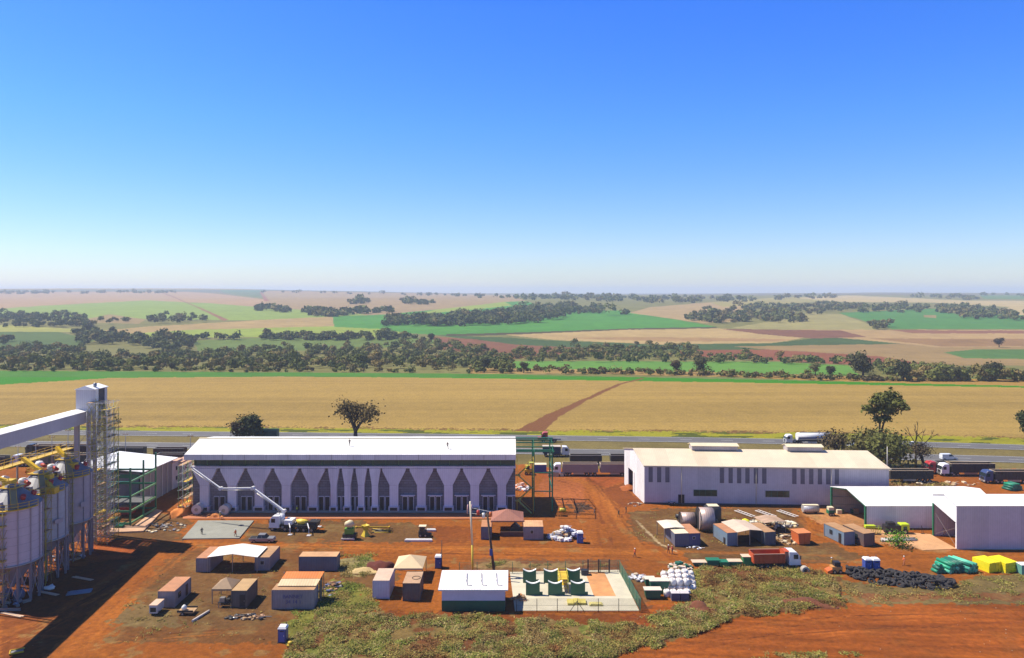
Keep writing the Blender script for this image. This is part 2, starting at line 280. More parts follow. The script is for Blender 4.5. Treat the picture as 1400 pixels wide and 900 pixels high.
def build_ground():
    us = np.concatenate([np.linspace(-600, -60, 30)[:-1], np.linspace(-60, 1460, 1170), np.linspace(1460, 2000, 30)[1:]])
    Ys = np.concatenate([np.linspace(28, 101, 12)[:-1], CH * FPX / (np.linspace(915, 515, 560) - HY), np.geomspace(453, 13000, 520)[1:]])
    UU, YY = np.meshgrid(us, Ys); X = (UU - CX) * YY / FPX; sh = UU.shape
    X = X.ravel(); Y = YY.ravel(); Z = H(X, Y); U = UU.ravel(); V = HY + (CH - Z) * FPX / Y
    nearm = Y < 455
    n1 = fbm(X / 6, Y / 6, 1, 4) - .5; n2 = fbm(X / 6 + 31, Y / 6, 2, 4) - .5; n3 = fbm(X / 2.2, Y / 2.2, 5, 3)
    n4 = fbm(X / .9, Y / .9, 91, 2) - .5; n5 = fbm(X / .9 + 9, Y / .9, 93, 2) - .5; NX = (n1 * 4 + n4 * 4.5, n2 * 2 + n5 * 2.4, n3)
    zero = np.zeros_like(U); FX = (zero + (fbm(U / 9, Y / 60, 8, 2) - .5) * 1.4, (fbm(U / 14, U * 0 + 3, 6, 3) - .5) * .8, n3)
    C = np.zeros((len(U), 3)); C[:] = TAN
    far = ~nearm | (V < 545)
    for P, c in FIELDS:
        if c[0] < 0: c = TAN
        poly(P, U, V, C, c, 1.0, FX)
    # tan stubble: broad soft bands along the rows
    tanm = (np.abs(C - np.array(TAN)).sum(1) < 1e-6) & (V < 600)
    band = fbm(X / 240 + 2, Y / 14, 21, 3)
    rows = fbm(X / 160, Y / 2.2, 23, 3); spk = fbm(X / 2.5, Y / 4.5, 24, 3); trm = np.abs(((Y + 6 * vnoise(X / 400, Y / 400, 8)) % 24) - 12) < .7
    C[tanm] *= (.72 + .42 * band[tanm] + .24 * (rows[tanm] - .3) + .22 * (spk[tanm] - .5) - .05 * trm[tanm])[:, None]
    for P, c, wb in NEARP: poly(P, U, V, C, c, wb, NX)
    # stubble margin: yellow-green verge beyond the far carriageway
    vt = np.interp(U, [-900, 0, 200, 760, 1100, 1380, 2300], [560, 582, 583.5, 589, 592, 599, 630])
    vb = np.interp(U, [-900, 0, 200, 760, 1100, 1380, 2300], [575, 591, 592, 599, 603, 611, 645])
    m = (V > vt + 2 * NX[1]) & (V < vb); C[m] = np.array(SR(185,180,40,.46)); m &= fbm(X / 9, Y / 3, 4, 3) > .56; C[m] = np.array(SR(110,120,35,.4))
    e = (V > vt - 1.8 + 1.5 * NX[1]) & (V < vt + 2 * NX[1]) & (NX[0] > -.4); C[e] = np.array(SR(130,95,50,.6))
    # diagonal bare strip across the stubble
    dp = [(703,590),(742,590),(765,570),(806,546),(852,525),(884,517),(878,517),(845,525),(796,546),(745,568)]
    poly(dp, U, V, C, (.145,.06,.02), 1.0, (n1 * 3, n2, n3))
    for P, wd, c, a in TRACKS: track(P, wd, U, V, C, c, a, NX)
    # mottling of the site soil
    s = nearm & (V > 600)
    k1 = fbm(X / 11, Y / 11, 40, 4); k2 = fbm(X / 1.6, Y / 1.6, 44, 3); k3 = fbm(X / 3.2 + 7, Y / 3.2, 47, 4)
    C[s] *= (.62 + .62 * k1[s] + .2 * (k2[s] - .5))[:, None]
    sk = s & (U > 850) & (V > 826); stq = fbm(X / 13 + Y * .05, Y / .9 + X * .12, 52, 4); C[sk] *= (.5 + .85 * stq[sk])[:, None] * np.array((1, .88, .9))
    rd = s & (V > 738) & (V < 768); C[rd] *= (.74 + .52 * fbm(X / 16, Y / .7, 53, 3)[rd])[:, None]
    # gravel and dry weeds showing through the soil in flecks
    redm = s & (C[:, 0] > 3.2 * C[:, 1]); g = redm & (k3 > .5) & (V > 700)
    ff = (.3 * sst(k3, .5, .8) * (.4 + k2))[:, None]; C[g] = (C * (1 - ff) + np.array(GRV2) * ff)[g]
    st = s & (C[:, 0] <= 3.2 * C[:, 1]) & (k3 > .5) & (V > 700); C[st] = (C * (1 - ff * 1.6) + np.array((.2, .14, .05)) * ff * 1.6)[st]
    f = ~nearm & (V > 400); C[f] *= (.78 + .2 * fbm(X[f] / 90, Y[f] / 40, 61, 3) + .3 * fbm(X[f] / 14, Y[f] / 22, 63, 3) - .06 * (((X[f] * .3 + Y[f]) % 46) < 6))[:, None]
    gg = f & (C[:, 1] > C[:, 0]); C[gg] *= np.array((1.3, 1, .75)); C[f] *= np.array((1, 1, .85))
    gy = C[f].mean(1, keepdims=True); C[f] = C[f] * .8 + gy * .2 * np.array((1.05, 1, .8))
    # relief: ruts, heaps, weeds
    Z = Z + np.where(s, .10 * (fbm(X / 3, Y / 3, 71, 4) - .5), 0)
    gm = np.zeros(len(U), bool)
    for P in GRASSPOLYS: gm |= inpoly(U + NX[0] * 4, V + NX[1] * 3, P)
    Z = Z + np.where(gm, .15 + .75 * (fbm(X / 1.9, Y / 1.9, 75, 3) - .35), 0)
    kk = fbm(X / 3.3, Y / 3.3, 77, 3); kg = fbm(X / 7.5, Y / 7.5, 79, 2)
    C[gm] = (np.array((.145,.095,.03)) * (.4 + 1.1 * kk[gm])[:, None]); b = gm & (kg > .68); C[b] = np.array((.11,.115,.022)) * (.5 + kk[b])[:, None]
    b = gm & (kk < .43); C[b] = np.array((.12,.048,.016))
    nr, nc = sh; i = np.arange(nr * nc).reshape(sh)
    F = np.stack([i[:-1, :-1], i[:-1, 1:], i[1:, 1:], i[1:, :-1]], -1).reshape(-1, 4)
    m = attmat('soil_and_fields', .3, 1.1, bump=.6)
    o = npmesh('ground', np.stack([X, Y, Z], 1), F, m, C, smooth=True); setp(o, kind='structure')
build_ground()
# ------------------------------------------------------------------ mesh builder
class MB:
    def __init__(s): s.v = []; s.f = []; s.sm = []
    def add(s, vs, fs, sm=False):
        n = len(s.v); s.v += [tuple(a) for a in vs]; s.f += [tuple(n + i for i in f) for f in fs]; s.sm += [sm] * len(fs); return s
    def box(s, x0, x1, y0, y1, z0, z1, M=None, rz=0, c=None):
        vs = [Vector((x, y, z)) for z in (z0, z1) for y in (y0, y1) for x in (x0, x1)]
        if rz:
            cx, cy = ((x0 + x1) / 2, (y0 + y1) / 2) if c is None else c; ca, sa = math.cos(rz), math.sin(rz)
            vs = [Vector((cx + (p.x - cx) * ca - (p.y - cy) * sa, cy + (p.x - cx) * sa + (p.y - cy) * ca, p.z)) for p in vs]
        if M: vs = [M @ p for p in vs]
        return s.add(vs, [(0, 2, 3, 1), (4, 5, 7, 6), (0, 1, 5, 4), (2, 6, 7, 3), (0, 4, 6, 2), (1, 3, 7, 5)])
    def tube(s, p, q, r, n=6, r2=None, sm=True):
        p = Vector(p); q = Vector(q); d = (q - p); 
        if d.length < 1e-6: return s
        d.normalize(); a = d.orthogonal().normalized(); b = d.cross(a); r2 = r if r2 is None else r2
        vs = [p + (a * math.cos(t) + b * math.sin(t)) * r for t in [2 * math.pi * i / n for i in range(n)]] + [q + (a * math.cos(t) + b * math.sin(t)) * r2 for t in [2 * math.pi * i / n for i in range(n)]]
        k = len(s.v); s.add(vs, [(i, (i + 1) % n, n + (i + 1) % n, n + i) for i in range(n)], sm and n > 4); s.add([], []); 
        s.f += [tuple(k + i for i in reversed(range(n))), tuple(k + n + i for i in range(n))]; s.sm += [False, False]; return s
    def path(s, pts, r, n=5):
        for a, b in zip(pts, pts[1:]): s.tube(a, b, r, n)
        return s
    def bar(s, p, q, w):                                   # square bar
        return s.tube(p, q, w * .7, 4)
    def prism(s, P, a0, a1, axis='y'):                     # polygon P extruded along an axis
        n = len(P)
        def m(p, a): return {'y': (p[0], a, p[1]), 'x': (a, p[0], p[1]), 'z': (p[0], p[1], a)}[axis]
        return s.add([m(p, a0) for p in P] + [m(p, a1) for p in P], [tuple(range(n))[::-1], tuple(range(n, 2 * n))] + [(i, (i + 1) % n, n + (i + 1) % n, n + i) for i in range(n)])
    def lathe(s, prof, n=16, c=(0, 0), sm=True):
        k = len(prof); vs = [(c[0] + r * math.cos(2 * math.pi * j / n), c[1] + r * math.sin(2 * math.pi * j / n), z) for r, z in prof for j in range(n)]
        fs = [(i * n + j, i * n + (j + 1) % n, (i + 1) * n + (j + 1) % n, (i + 1) * n + j) for i in range(k - 1) for j in range(n)]
        return s.add(vs, fs, sm)
    def quad(s, a, b, c, d, t=.06):                        # slab with thickness t
        a, b, c, d = map(Vector, (a, b, c, d)); n = (b - a).cross(d - a).normalized() * -t
        vs = [a, b, c, d, a + n, b + n, c + n, d + n]
        return s.add(vs, [(0, 1, 2, 3), (7, 6, 5, 4), (0, 4, 5, 1), (1, 5, 6, 2), (2, 6, 7, 3), (3, 7, 4, 0)])
    def tri(s, a, b, c): return s.add([a, b, c], [(0, 1, 2)])
    def blob(s, c, r, seed=0, n=2, amp=.3, sm=True):
        import bmesh
        bm = bmesh.new(); bmesh.ops.create_icosphere(bm, subdivisions=n, radius=1); rr = random.Random(seed)
        rx, ry, rz = (r, r, r) if not isinstance(r, (tuple, list)) else r
        ph = [rr.uniform(0, 6) for _ in range(6)]
        vs = []
        for v in bm.verts:
            k = 1 + amp * (math.sin(v.co.x * 3 + ph[0]) * math.sin(v.co.y * 3.3 + ph[1]) + .6 * math.sin(v.co.z * 5 + ph[2]) * math.sin(v.co.x * 6 + ph[3]) + .5 * (rr.random() - .5))
            vs.append((c[0] + v.co.x * rx * k, c[1] + v.co.y * ry * k, c[2] + v.co.z * rz * k))
        fs = [tuple(v.index for v in f.verts) for f in bm.faces]; bm.free(); return s.add(vs, fs, sm)
    def build(s, name, m, parent=None, bevel=0, **props):
        me = bpy.data.meshes.new(name); me.from_pydata(s.v, [], s.f)
        me.polygons.foreach_set('use_smooth', s.sm); me.materials.append(m)
        import bmesh
        bm = bmesh.new(); bm.from_mesh(me); bmesh.ops.recalc_face_normals(bm, faces=bm.faces)
        if bevel: bmesh.ops.bevel(bm, geom=[e for e in bm.edges], offset=bevel, segments=2, affect='EDGES', clamp_overlap=True, profile=.6)
        bm.to_mesh(me); bm.free()
        o = bpy.data.objects.new(name, me); COL.objects.link(o)
        if parent is not None: o.parent = parent
        return setp(o, **props)
def thing(name, label, cat, loc=(0, 0, 0), rz=0, group=None):
    o = bpy.data.objects.new(name, None); COL.objects.link(o); o.empty_display_size = .3
    o.location = loc; o.rotation_euler = (0, 0, rz); setp(o, label=label, category=cat, group=group); return o
def kids(o): return [c for c in bpy.data.objects if c.parent == o]
def dup(o, loc, rz=None, label=None, scale=None, parent=None):
    ch = kids(o); c = o.copy(); COL.objects.link(c)
    if parent is not None: c.parent = parent
    else:
        c.location = loc
        if rz is not None: c.rotation_euler = (0, 0, rz)
        if scale: c.scale = scale
        if label: c['label'] = label
    for k in ch: dup(k, None, parent=c)
    return c
# common paints
WHITE = mat((.78, .77, .76), .5, kind='corrx', dirt=.06); WHITEY = mat((.78, .77, .76), .5, kind='corry', dirt=.06)
ROOFW = mat((.82, .8, .76), .45, kind='corrx', var=.06); ROOFC = mat((.8, .68, .52), .5, kind='corrx', var=.1)
CONC = mat((.4, .37, .32), .9, var=.2, scale=.7, bump=.3); CONCL = mat((.52, .47, .35), .9, var=.2, scale=.6)
GREENM = mat((.015, .16, .075), .45); GREEND = mat((.008, .1, .055), .4, var=.2); STEEL = mat((.35, .34, .33), .4, .6); DARK = mat((.02, .02, .022), .5)
GLASS = mat((.02, .03, .035), .12, var=.05); RUB = mat((.025, .023, .022), .85); YEL = mat((.62, .4, .02), .5, var=.25); WOOD = mat((.42, .26, .13), .8, var=.35, scale=4)
GREY = mat((.26, .3, .31), .55, kind='corr', dirt=.08); RED = mat((.45, .04, .025), .5); ORG = mat((.55, .12, .02), .5, dirt=.1); BLUE = mat((.03, .08, .32), .4); SKIN = mat((.32, .17, .1), .6); JEAN = mat((.04, .05, .09), .9); BARK = mat((.075, .05, .035), .95, scale=3, var=.4)
CREAM = mat((.68, .58, .4), .7, var=.1); RUSTR = mat((.45, .2, .09), .7, kind='corr', var=.2); BROWNR = mat((.4, .22, .1), .7, kind='corr', var=.2)
# ------------------------------------------------------------------ roads, slabs
def strip(name, C, wd, z, m, lines=None):
    pts = [Vector((G(*p).x, G(*p).y, 0)) for p in C]; L, Rr = [], []
    for i, p in enumerate(pts):
        d = (pts[min(i + 1, len(pts) - 1)] - pts[max(i - 1, 0)]).normalized(); n = Vector((-d.y, d.x, 0))
        L.append(p + n * wd[0]); Rr.append(p + n * wd[1])
    vs = [(p.x, p.y, z) for p in L] + [(p.x, p.y, z) for p in Rr]; k = len(pts)
    b = MB(); b.add(vs, [(i, i + 1, k + i + 1, k + i) for i in range(k - 1)]); return b
FARC = [(-700,582),(-300,588),(0,591),(200,593),(350,594.5),(500,596),(630,597.3),(760,599.3),(930,601.5),(1100,604.5),(1240,607.5),(1380,611.5),(1700,623),(2300,650)]
NEARC = [(-700,596),(-300,603),(0,607),(200,609),(350,611),(500,613.5),(630,615.5),(760,618),(930,620.3),(1100,622.8),(1240,625),(1380,628.5),(1700,640),(2300,668)]
ASPH = mat((.105, .10, .10), .9, var=.15, scale=.3); PAINT = mat((.6, .6, .58), .7, var=.3)
for C, nm in ((FARC, 'far'), (NEARC, 'near')):
    setp(strip('road', C, (4.6, -4.6), .10, ASPH).build('road', ASPH), kind='structure')
    for off in (4.0, -4.0): setp(strip('road_line', C, (off + .09, off - .09), .106, PAINT).build('road_line', PAINT), kind='structure')
    pts = [G(*p) for p in C]; b = MB()
    for p, q in zip(pts, pts[1:]):
        n = int((q - p).length / 12)
        for i in range(n):
            a = p.lerp(q, i / n); c = p.lerp(q, i / n + 4 / (q - p).length); d = (q - p).normalized(); nn = Vector((-d.y, d.x, 0)) * .08
            b.add([a + nn + Vector((0, 0, .107)), a - nn + Vector((0, 0, .107)), c - nn + Vector((0, 0, .107)), c + nn + Vector((0, 0, .107))], [(0, 1, 2, 3)])
    setp(b.build('road_marking', PAINT), kind='structure')
def slab(name, P, z, m, **k):
    pts = [G(*p) for p in P]; b = MB(); b.prism([(p.x, p.y) for p in pts], -.2, z, 'z'); return b.build(name, m, kind='structure', **k)
slab('concrete_slab', [(271,713),(347,713),(327,737),(249,738)], .22, mat((.25, .25, .215), .9, var=.2, scale=.7, bump=.3))
slab('concrete_slab', [(697,783),(846,780),(874,836),(704,836)], .12, CONCL)
SLABG = mat((.25, .25, .215), .9, var=.2, scale=.7, bump=.3)
o = slab('path', [(250,702),(706,702),(706,710),(250,710)], .14, mat((.42, .15, .06), .9, var=.25, scale=.5))
slab('concrete_slab', [(150,712),(182,722),(213,698),(222,700),(196,728),(150,730)], .35, mat((.5, .3, .18), .9, var=.3))
slab('path', [(1184,724),(1272,731),(1308,751),(1262,753)], .1, mat((.52, .28, .13), .9, var=.2))
st = G(800, 783), G(826, 783), G(842, 816), G(812, 816)
MB().prism([(p.x, p.y) for p in st], .12, .135, 'z').build('dirt_stain', mat((.55, .25, .09), .9, var=.3, scale=.7), kind='structure')
# ------------------------------------------------------------------ vegetation
LEAF = attmat('foliage', .25, 1.2, bump=0)
def leafcloud(C, Rr, n, size, col, rs, cv=.25, flat=1.0, inner=.35):
    """n leaf clumps (quads) on lumpy ellipsoids centred C radius Rr"""
    C = np.asarray(C, float).reshape(-1, 3); k = len(C); Rr = np.broadcast_to(np.asarray(Rr, float).reshape(-1, 1) if np.ndim(Rr) else np.full((k, 1), Rr), (k, 1))
    idx = np.repeat(np.arange(k), n); N = len(idx)
    d = rs.normal(size=(N, 3)); d /= np.linalg.norm(d, axis=1)[:, None]; d[:, 2] = np.where(d[:, 2] < -.4, -d[:, 2], d[:, 2])
    r = 1 - inner * rs.random((N, 1)) ** 1.5
    ph = idx * 1.7; lump = 1 + .22 * np.sin(d[:, 0] * 4 + ph) * np.sin(d[:, 1] * 4 + ph * 2) + .15 * np.sin(d[:, 2] * 7 + ph)
    P = C[idx] + d * r * Rr[idx] * lump[:, None] * np.array((1, 1, flat))
    nrm = d + rs.normal(size=(N, 3)) * .45; nrm /= np.linalg.norm(nrm, axis=1)[:, None]
    t = np.cross(nrm, rs.normal(size=(N, 3))); t /= np.linalg.norm(t, axis=1)[:, None] + 1e-9; bt = np.cross(nrm, t)
    s = (size * (.6 + .8 * rs.random((N, 1)))); s2 = s * (.5 + .5 * rs.random((N, 1)))
    V = np.stack([P - t * s - bt * s2 * .3, P + t * s * .2 - bt * s2, P + t * s + bt * s2 * .3, P - t * s * .2 + bt * s2], 1).reshape(-1, 3)
    F = np.arange(N * 4).reshape(-1, 4); col = np.asarray(col, float)
    cc = (col[idx] if col.ndim == 2 else np.tile(col, (N, 1))) * (1 + cv * (rs.random((N, 1)) * 2 - 1)); return V, F, np.repeat(cc, 4, 0)
def woods(name, polys, dens, rad, hgt, cols, nq, qs, seed):
    rs = np.random.default_rng(seed); Cs, Rs, Cc = [], [], []
    for P, m in polys:
        xs = [p[0] for p in P]; ys = [p[1] for p in P]; n = int(dens * m * (max(xs) - min(xs)) * (max(ys) - min(ys)))
        u = rs.uniform(min(xs), max(xs), n); v = rs.uniform(min(ys), max(ys), n); k = inpoly(u, v, P)
        for a, b in zip(u[k], v[k]):
            X, Y, Z = ground_at(a, b); k_ = rs.choice([.55, .8, 1.0, 1.45], p=[.3, .35, .25, .1]); h = hgt * k_ * rs.uniform(.85, 1.15); r = rad * k_ ** .7 * rs.uniform(.7, 1.15)
            c = cols[rs.integers(len(cols))]
            Cs.append((X, Y, Z + h * .5)); Rs.append(r); Cc.append(c)
            for _ in range(1):
                Cs.append((X + rs.normal() * r * .6, Y + rs.normal() * r * .5, Z + h * rs.uniform(.25, .8))); Rs.append(r * .7); Cc.append(c)
    V, F, cc = leafcloud(np.array(Cs), np.array(Rs), nq, qs, np.array(Cc), rs, .13, .85)
    return npmesh(name, V, F, LEAF, cc)
GC = [(.115, .135, .038), (.145, .155, .042), (.085, .105, .03), (.19, .155, .05), (.16, .17, .044), (.22, .165, .06), (.12, .135, .036)]
GF = [(.10, .12, .036), (.12, .13, .04), (.085, .10, .032), (.15, .125, .045)]
def stuff(o, label, cat='woodland'): setp(o, kind='stuff', label=label, category=cat)
stuff(woods('riparian_woodland', [
  ([(20,478),(60,475),(110,476),(122,490),(118,505),(10,506),(0,490),(0,482)], 1), ([(120,490),(290,484),(350,480),(500,477),(560,470),(600,468),(640,473),(666,482),(700,492),(700,506),(120,506)], 1.15),
  ([(-300,480),(0,480),(0,506),(-300,506)], .8), ([(640,488),(700,492),(700,508),(640,508)], .7)], .032, 4.4, 7.5, GC, 100, .78, 1), 'broad belt of dark mixed woodland along the stream in the left half of the valley')
stuff(woods('valley_woodland', [
  ([(700,486),(760,478),(900,474),(948,477),(962,487),(1050,491),(1160,497),(1160,501),(1050,498),(850,496),(700,495)], 1.3),
  ([(1165,494),(1240,503),(1300,512),(1400,514),(1700,520),(1700,536),(1400,529),(1300,526),(1230,520),(1170,516)], .8)], .031, 3.9, 7, GC, 100, .75, 2), 'belt of dark scrubby woodland crossing the right half of the valley beyond the light green plot')
stuff(woods('hillside_copse', [
  ([(95,457),(115,455),(130,456),(175,463),(175,472),(105,472)], 1.2), ([(175,464),(200,463),(262,466),(268,472),(235,482),(215,480),(180,473)], 1.2),
  ([(0,462),(14,466),(12,474),(0,474)], 1), ([(-300,428),(0,428),(40,432),(100,430),(122,438),(126,447),(60,448),(-300,446)], 1.3), ([(126,438),(180,440),(170,446),(126,446)], .5), ([(203,439),(230,437),(275,436),(290,441),(205,443)], 1.3)],
  .042, 5.8, 10, GF, 52, 1.5, 3), 'dark clumps of woodland on the left slopes between light green and pinkish fields')
stuff(woods('field_hedgerow', [([(350,461),(540,460),(542,465),(350,466)], 1.5), ([(265,462),(350,462),(350,465),(265,465)], .5), ([(540,459),(570,459),(570,463),(540,464)], 1)], .06, 5.5, 8, GF, 60, 1.3, 4), 'thin dark hedgerow running between lime green and olive fields left of centre', 'hedgerow')
stuff(woods('hilltop_forest', [([(522,446),(534,439),(620,433),(680,430),(722,421),(745,420),(790,421),(833,424),(822,429),(775,430),(765,437),(730,443),(600,447)], 2.2)], .05, 8, 13, GF, 55, 2.0, 5), 'large dark forest block standing in bright green crops at centre of the hills')
stuff(woods('ridge_forest', [
  ([(925,438),(970,424),(1000,424),(1050,420),(1100,436),(1098,441),(980,443)], 1.1), ([(1000,421),(1130,415),(1150,417),(1280,419),(1370,425),(1400,431),(1700,434),(1700,439),(1330,438),(1280,427),(1150,429),(1100,431),(1050,427)], 1.2),
  ([(1190,444),(1218,447),(1216,451),(1195,451)], 1)], .045, 7.5, 11, GF, 48, 2.1, 6), 'long dark forest curving over the right hand hills above the green field')
stuff(woods('horizon_trees', [
  ([(-300,399),(0,400),(150,400),(250,399),(250,401),(0,402.5),(-300,403)], 1.2), ([(355,399),(700,405),(860,405),(860,409),(700,409),(520,403),(360,401)], .5), ([(700,406),(900,407),(1000,407),(1000,410),(820,413),(700,410)], .5),
  ([(470,412),(500,413),(500,416),(475,416)], 1), ([(545,412),(600,414),(605,418),(555,416)], 1), ([(415,425),(450,430),(535,424),(540,427),(450,434),(420,432)], .8), ([(350,421),(400,427),(400,429),(350,425)], .6), ([(975,411),(1060,407),(1150,404),(1158,407),(1060,411),(980,414)], .8),
  ([(1240,405),(1300,404),(1340,409),(1330,411),(1250,407)], 1), ([(1340,403),(1450,404),(1450,406),(1340,405)], 1), ([(815,428),(905,432),(905,435),(815,431)], .1), ([(880,412),(905,411),(905,414),(880,415)], 1), ([(920,412),(965,412),(965,415),(920,415)], 1)],
  .10, 12, 12, GF, 24, 4.0, 7), 'faint line of hazy trees scattered along the horizon and the farthest fields')
stuff(woods('field_edge_scrub', [([(640,505),(800,507),(1000,512),(1160,518),(1300,524),(1500,530),(1500,532),(1300,527),(1000,516),(800,512),(640,511)], 1), ([(120,505),(640,509),(640,511),(120,508)], .8), ([(-200,503),(120,505),(120,508),(-200,508)], .8)], .05, 2.4, 3, GC + [(.13, .1, .04)] * 3, 50, .6, 8), 'low dry scrub along the far edge of the tan stubble field', 'scrub')
# single trees
def limb(b, p, d, L, r, lev, rs, tips, spread=.6):
    q = p + d * L; b.tube(p, q, r, 6, r * .62)
    if lev in (1, 2): tips.append(p.lerp(q, .5) + Vector((0, 0, -L * .1)))
    if lev == 0: tips.append(q); return
    for k in range(rs.choice([2, 3]) if lev > 1 else 3):
        nd = (d + Vector((rs.uniform(-1, 1), rs.uniform(-1, 1), rs.uniform(-.2, .6))) * spread).normalized()
        limb(b, q, nd, L * rs.uniform(.6, .85), r * .6, lev - 1, rs, tips, spread)
def tree(name, label, base, h, crown, seed, cols=(.06, .08, .025), n=70, trunk=.3, spread=.75, lev=3, cs=1.0, group=None, q=.35, flat=.8, cat='tree', lean=0):
    rs = random.Random(seed); t = thing(name, label, cat, base, 0, group); b = MB(); tips = []
    limb(b, Vector((0, 0, -.1)), Vector((lean, 0, 1)).normalized(), h * trunk, h * .028, lev, rs, tips, spread)
    z1 = max(p.z for p in tips); s = (h * .93) / z1; b.v = [(x * (1 + (crown - 1) * min(1, max(0, z * s / h))) * s ** .7, y * s ** .7, z * s) for x, y, z in b.v]
    b.build('trunk', BARK, t)
    if n:
        T = np.array([(p.x * crown * s ** .7, p.y * s ** .7, p.z * s) for p in tips]); r2 = np.random.default_rng(seed)
        V, F, c = leafcloud(T, np.full(len(T), cs * max(1, s ** .6)) * r2.uniform(.7, 1.3, len(T)), n, q, cols, r2, .35, flat, .7)
        o = npmesh('crown', V, F, LEAF, c); o.parent = t
    return t
tree('large_tree', 'tall spreading green tree rising behind the right end of the long pale shed', G(1202, 632), 22.5, 1.0, 3, (.10, .105, .026), 55, .3, .72, 4, 1.9, q=.42, flat=.75)
tree('broad_tree', 'wide sparse brown-green tree with forked trunk behind the long white roof', G(486, 606), 13.2, 1.45, 12, (.13, .095, .035), 26, .09, 1.25, 4, 1.7, q=.38, flat=.9)
tree('dense_tree', 'dark dense rounded tree beside the green truck on the highway', G(341, 606), 7.2, .9, 5, (.05, .06, .022), 120, .1, .8, 3, 1.7, q=.4, flat=.9)
tree('small_tree', 'small thin brown tree left of the dark rounded tree above the white roof', G(324, 608), 7, .8, 6, (.09, .065, .035), 40, .12, .7, 3, 1.1)
tree('bushy_tree', 'mid-green bushy tree below the tall spreading tree, beside the white pole', G(1211, 642), 7.4, 1, 7, (.11, .115, .03), 110, .09, 1.0, 3, 2.6, q=.42)
tree('bushy_tree', 'olive bushy tree just left of the tall spreading tree', G(1186, 636), 7.2, 1, 8, (.12, .11, .032), 100, .09, 1.0, 3, 2.4, q=.42)
tree('thicket_tree', 'brown thin thicket tree behind the tanker lorry end', G(1142, 625), 6, 1.1, 9, (.1, .075, .035), 45, .1, 1.0, 3, 1.7, q=.35)
tree('bare_tree', 'bare dark tree with forked leafless limbs right of the long pale shed', G(1252, 640), 15, 1, 21, (.075, .06, .035), 0, .3, .6, 4)
tree('bare_shrub', 'low leafless grey-brown shrub around the foot of the bare tree', G(1262, 641), 7.5, 1.5, 22, (.12, .09, .05), 16, .08, 1.2, 4, 1.3, q=.2, cat='shrub')
tree('edge_tree', 'olive tree cut by the right edge of the photo beside the stubble field', G(1408, 606), 10, .9, 23, (.05, .06, .02), 90, .2, .7, 3, 1.6, q=.4)
tree('bare_tree', 'thin leafless tree behind the conveyor head and scaffold tower', G(122, 640), 18, 1, 25, (.05, .05, .03), 6, .3, .6, 4, .8, q=.3)
FT = [(1048+60,0)]
for i, (px, py, h, c, lb) in enumerate([(925,512,10,(.09,.06,.03),'reddish brown tree on the near scrub strip, left of the rounded olive tree'), (958,512,12,(.075,.075,.03),'rounded olive tree on the scrub strip beyond the stubble, right of centre'), (1115,514,9,(.13,.13,.05),'pale yellow-green round tree standing in the light green plot'),
    (1135,517,8,(.04,.045,.02),'small dark tree at the right edge of the light green plot'), (1180,519,17,(.055,.055,.025),'tall dark tree at the corner of the valley wood right of the light green plot'), (1235,523,13,(.045,.05,.022),'dark tree right of the tallest valley tree'),
    (1288,526,8,(.06,.06,.025),'lone dark round tree on the scrub strip far right'), (1366,475,12,(.06,.045,.03),'lone brown tree in the tan field at far right'), (590,468,12,(.035,.04,.02),'lone dark tree at the end of the hedgerow'), (1356,527,12,(.05,.05,.025),'broad dark tree in the scrub near the right edge'),
    (235,507,6,(.04,.04,.02),'tiny dark tree on the edge of the green strip at left'), (662,509,11,(.045,.05,.02),'narrow dark tree at the right end of the stream woodland'), (122,456,15,(.045,.05,.03),'rounded tree crowning the left hillside copse'), (153,460,14,(.045,.05,.03),'dark rounded tree at the right of the left hillside copse'),
    (1308,524,9,(.06,.065,.03),'olive bush tree among the far right scrub'), (716,510,8,(.07,.065,.03),'small olive tree at the left end of the orange scrub strip')]):
    X, Y, Z = ground_at(px, py)
    h *= .78; tree('valley_tree', lb, (X, Y, Z), h, 1, 40 + i, c, 60, .12, .8, 3, h * .17, q=h * .05, group='trees on the far side of the fields')
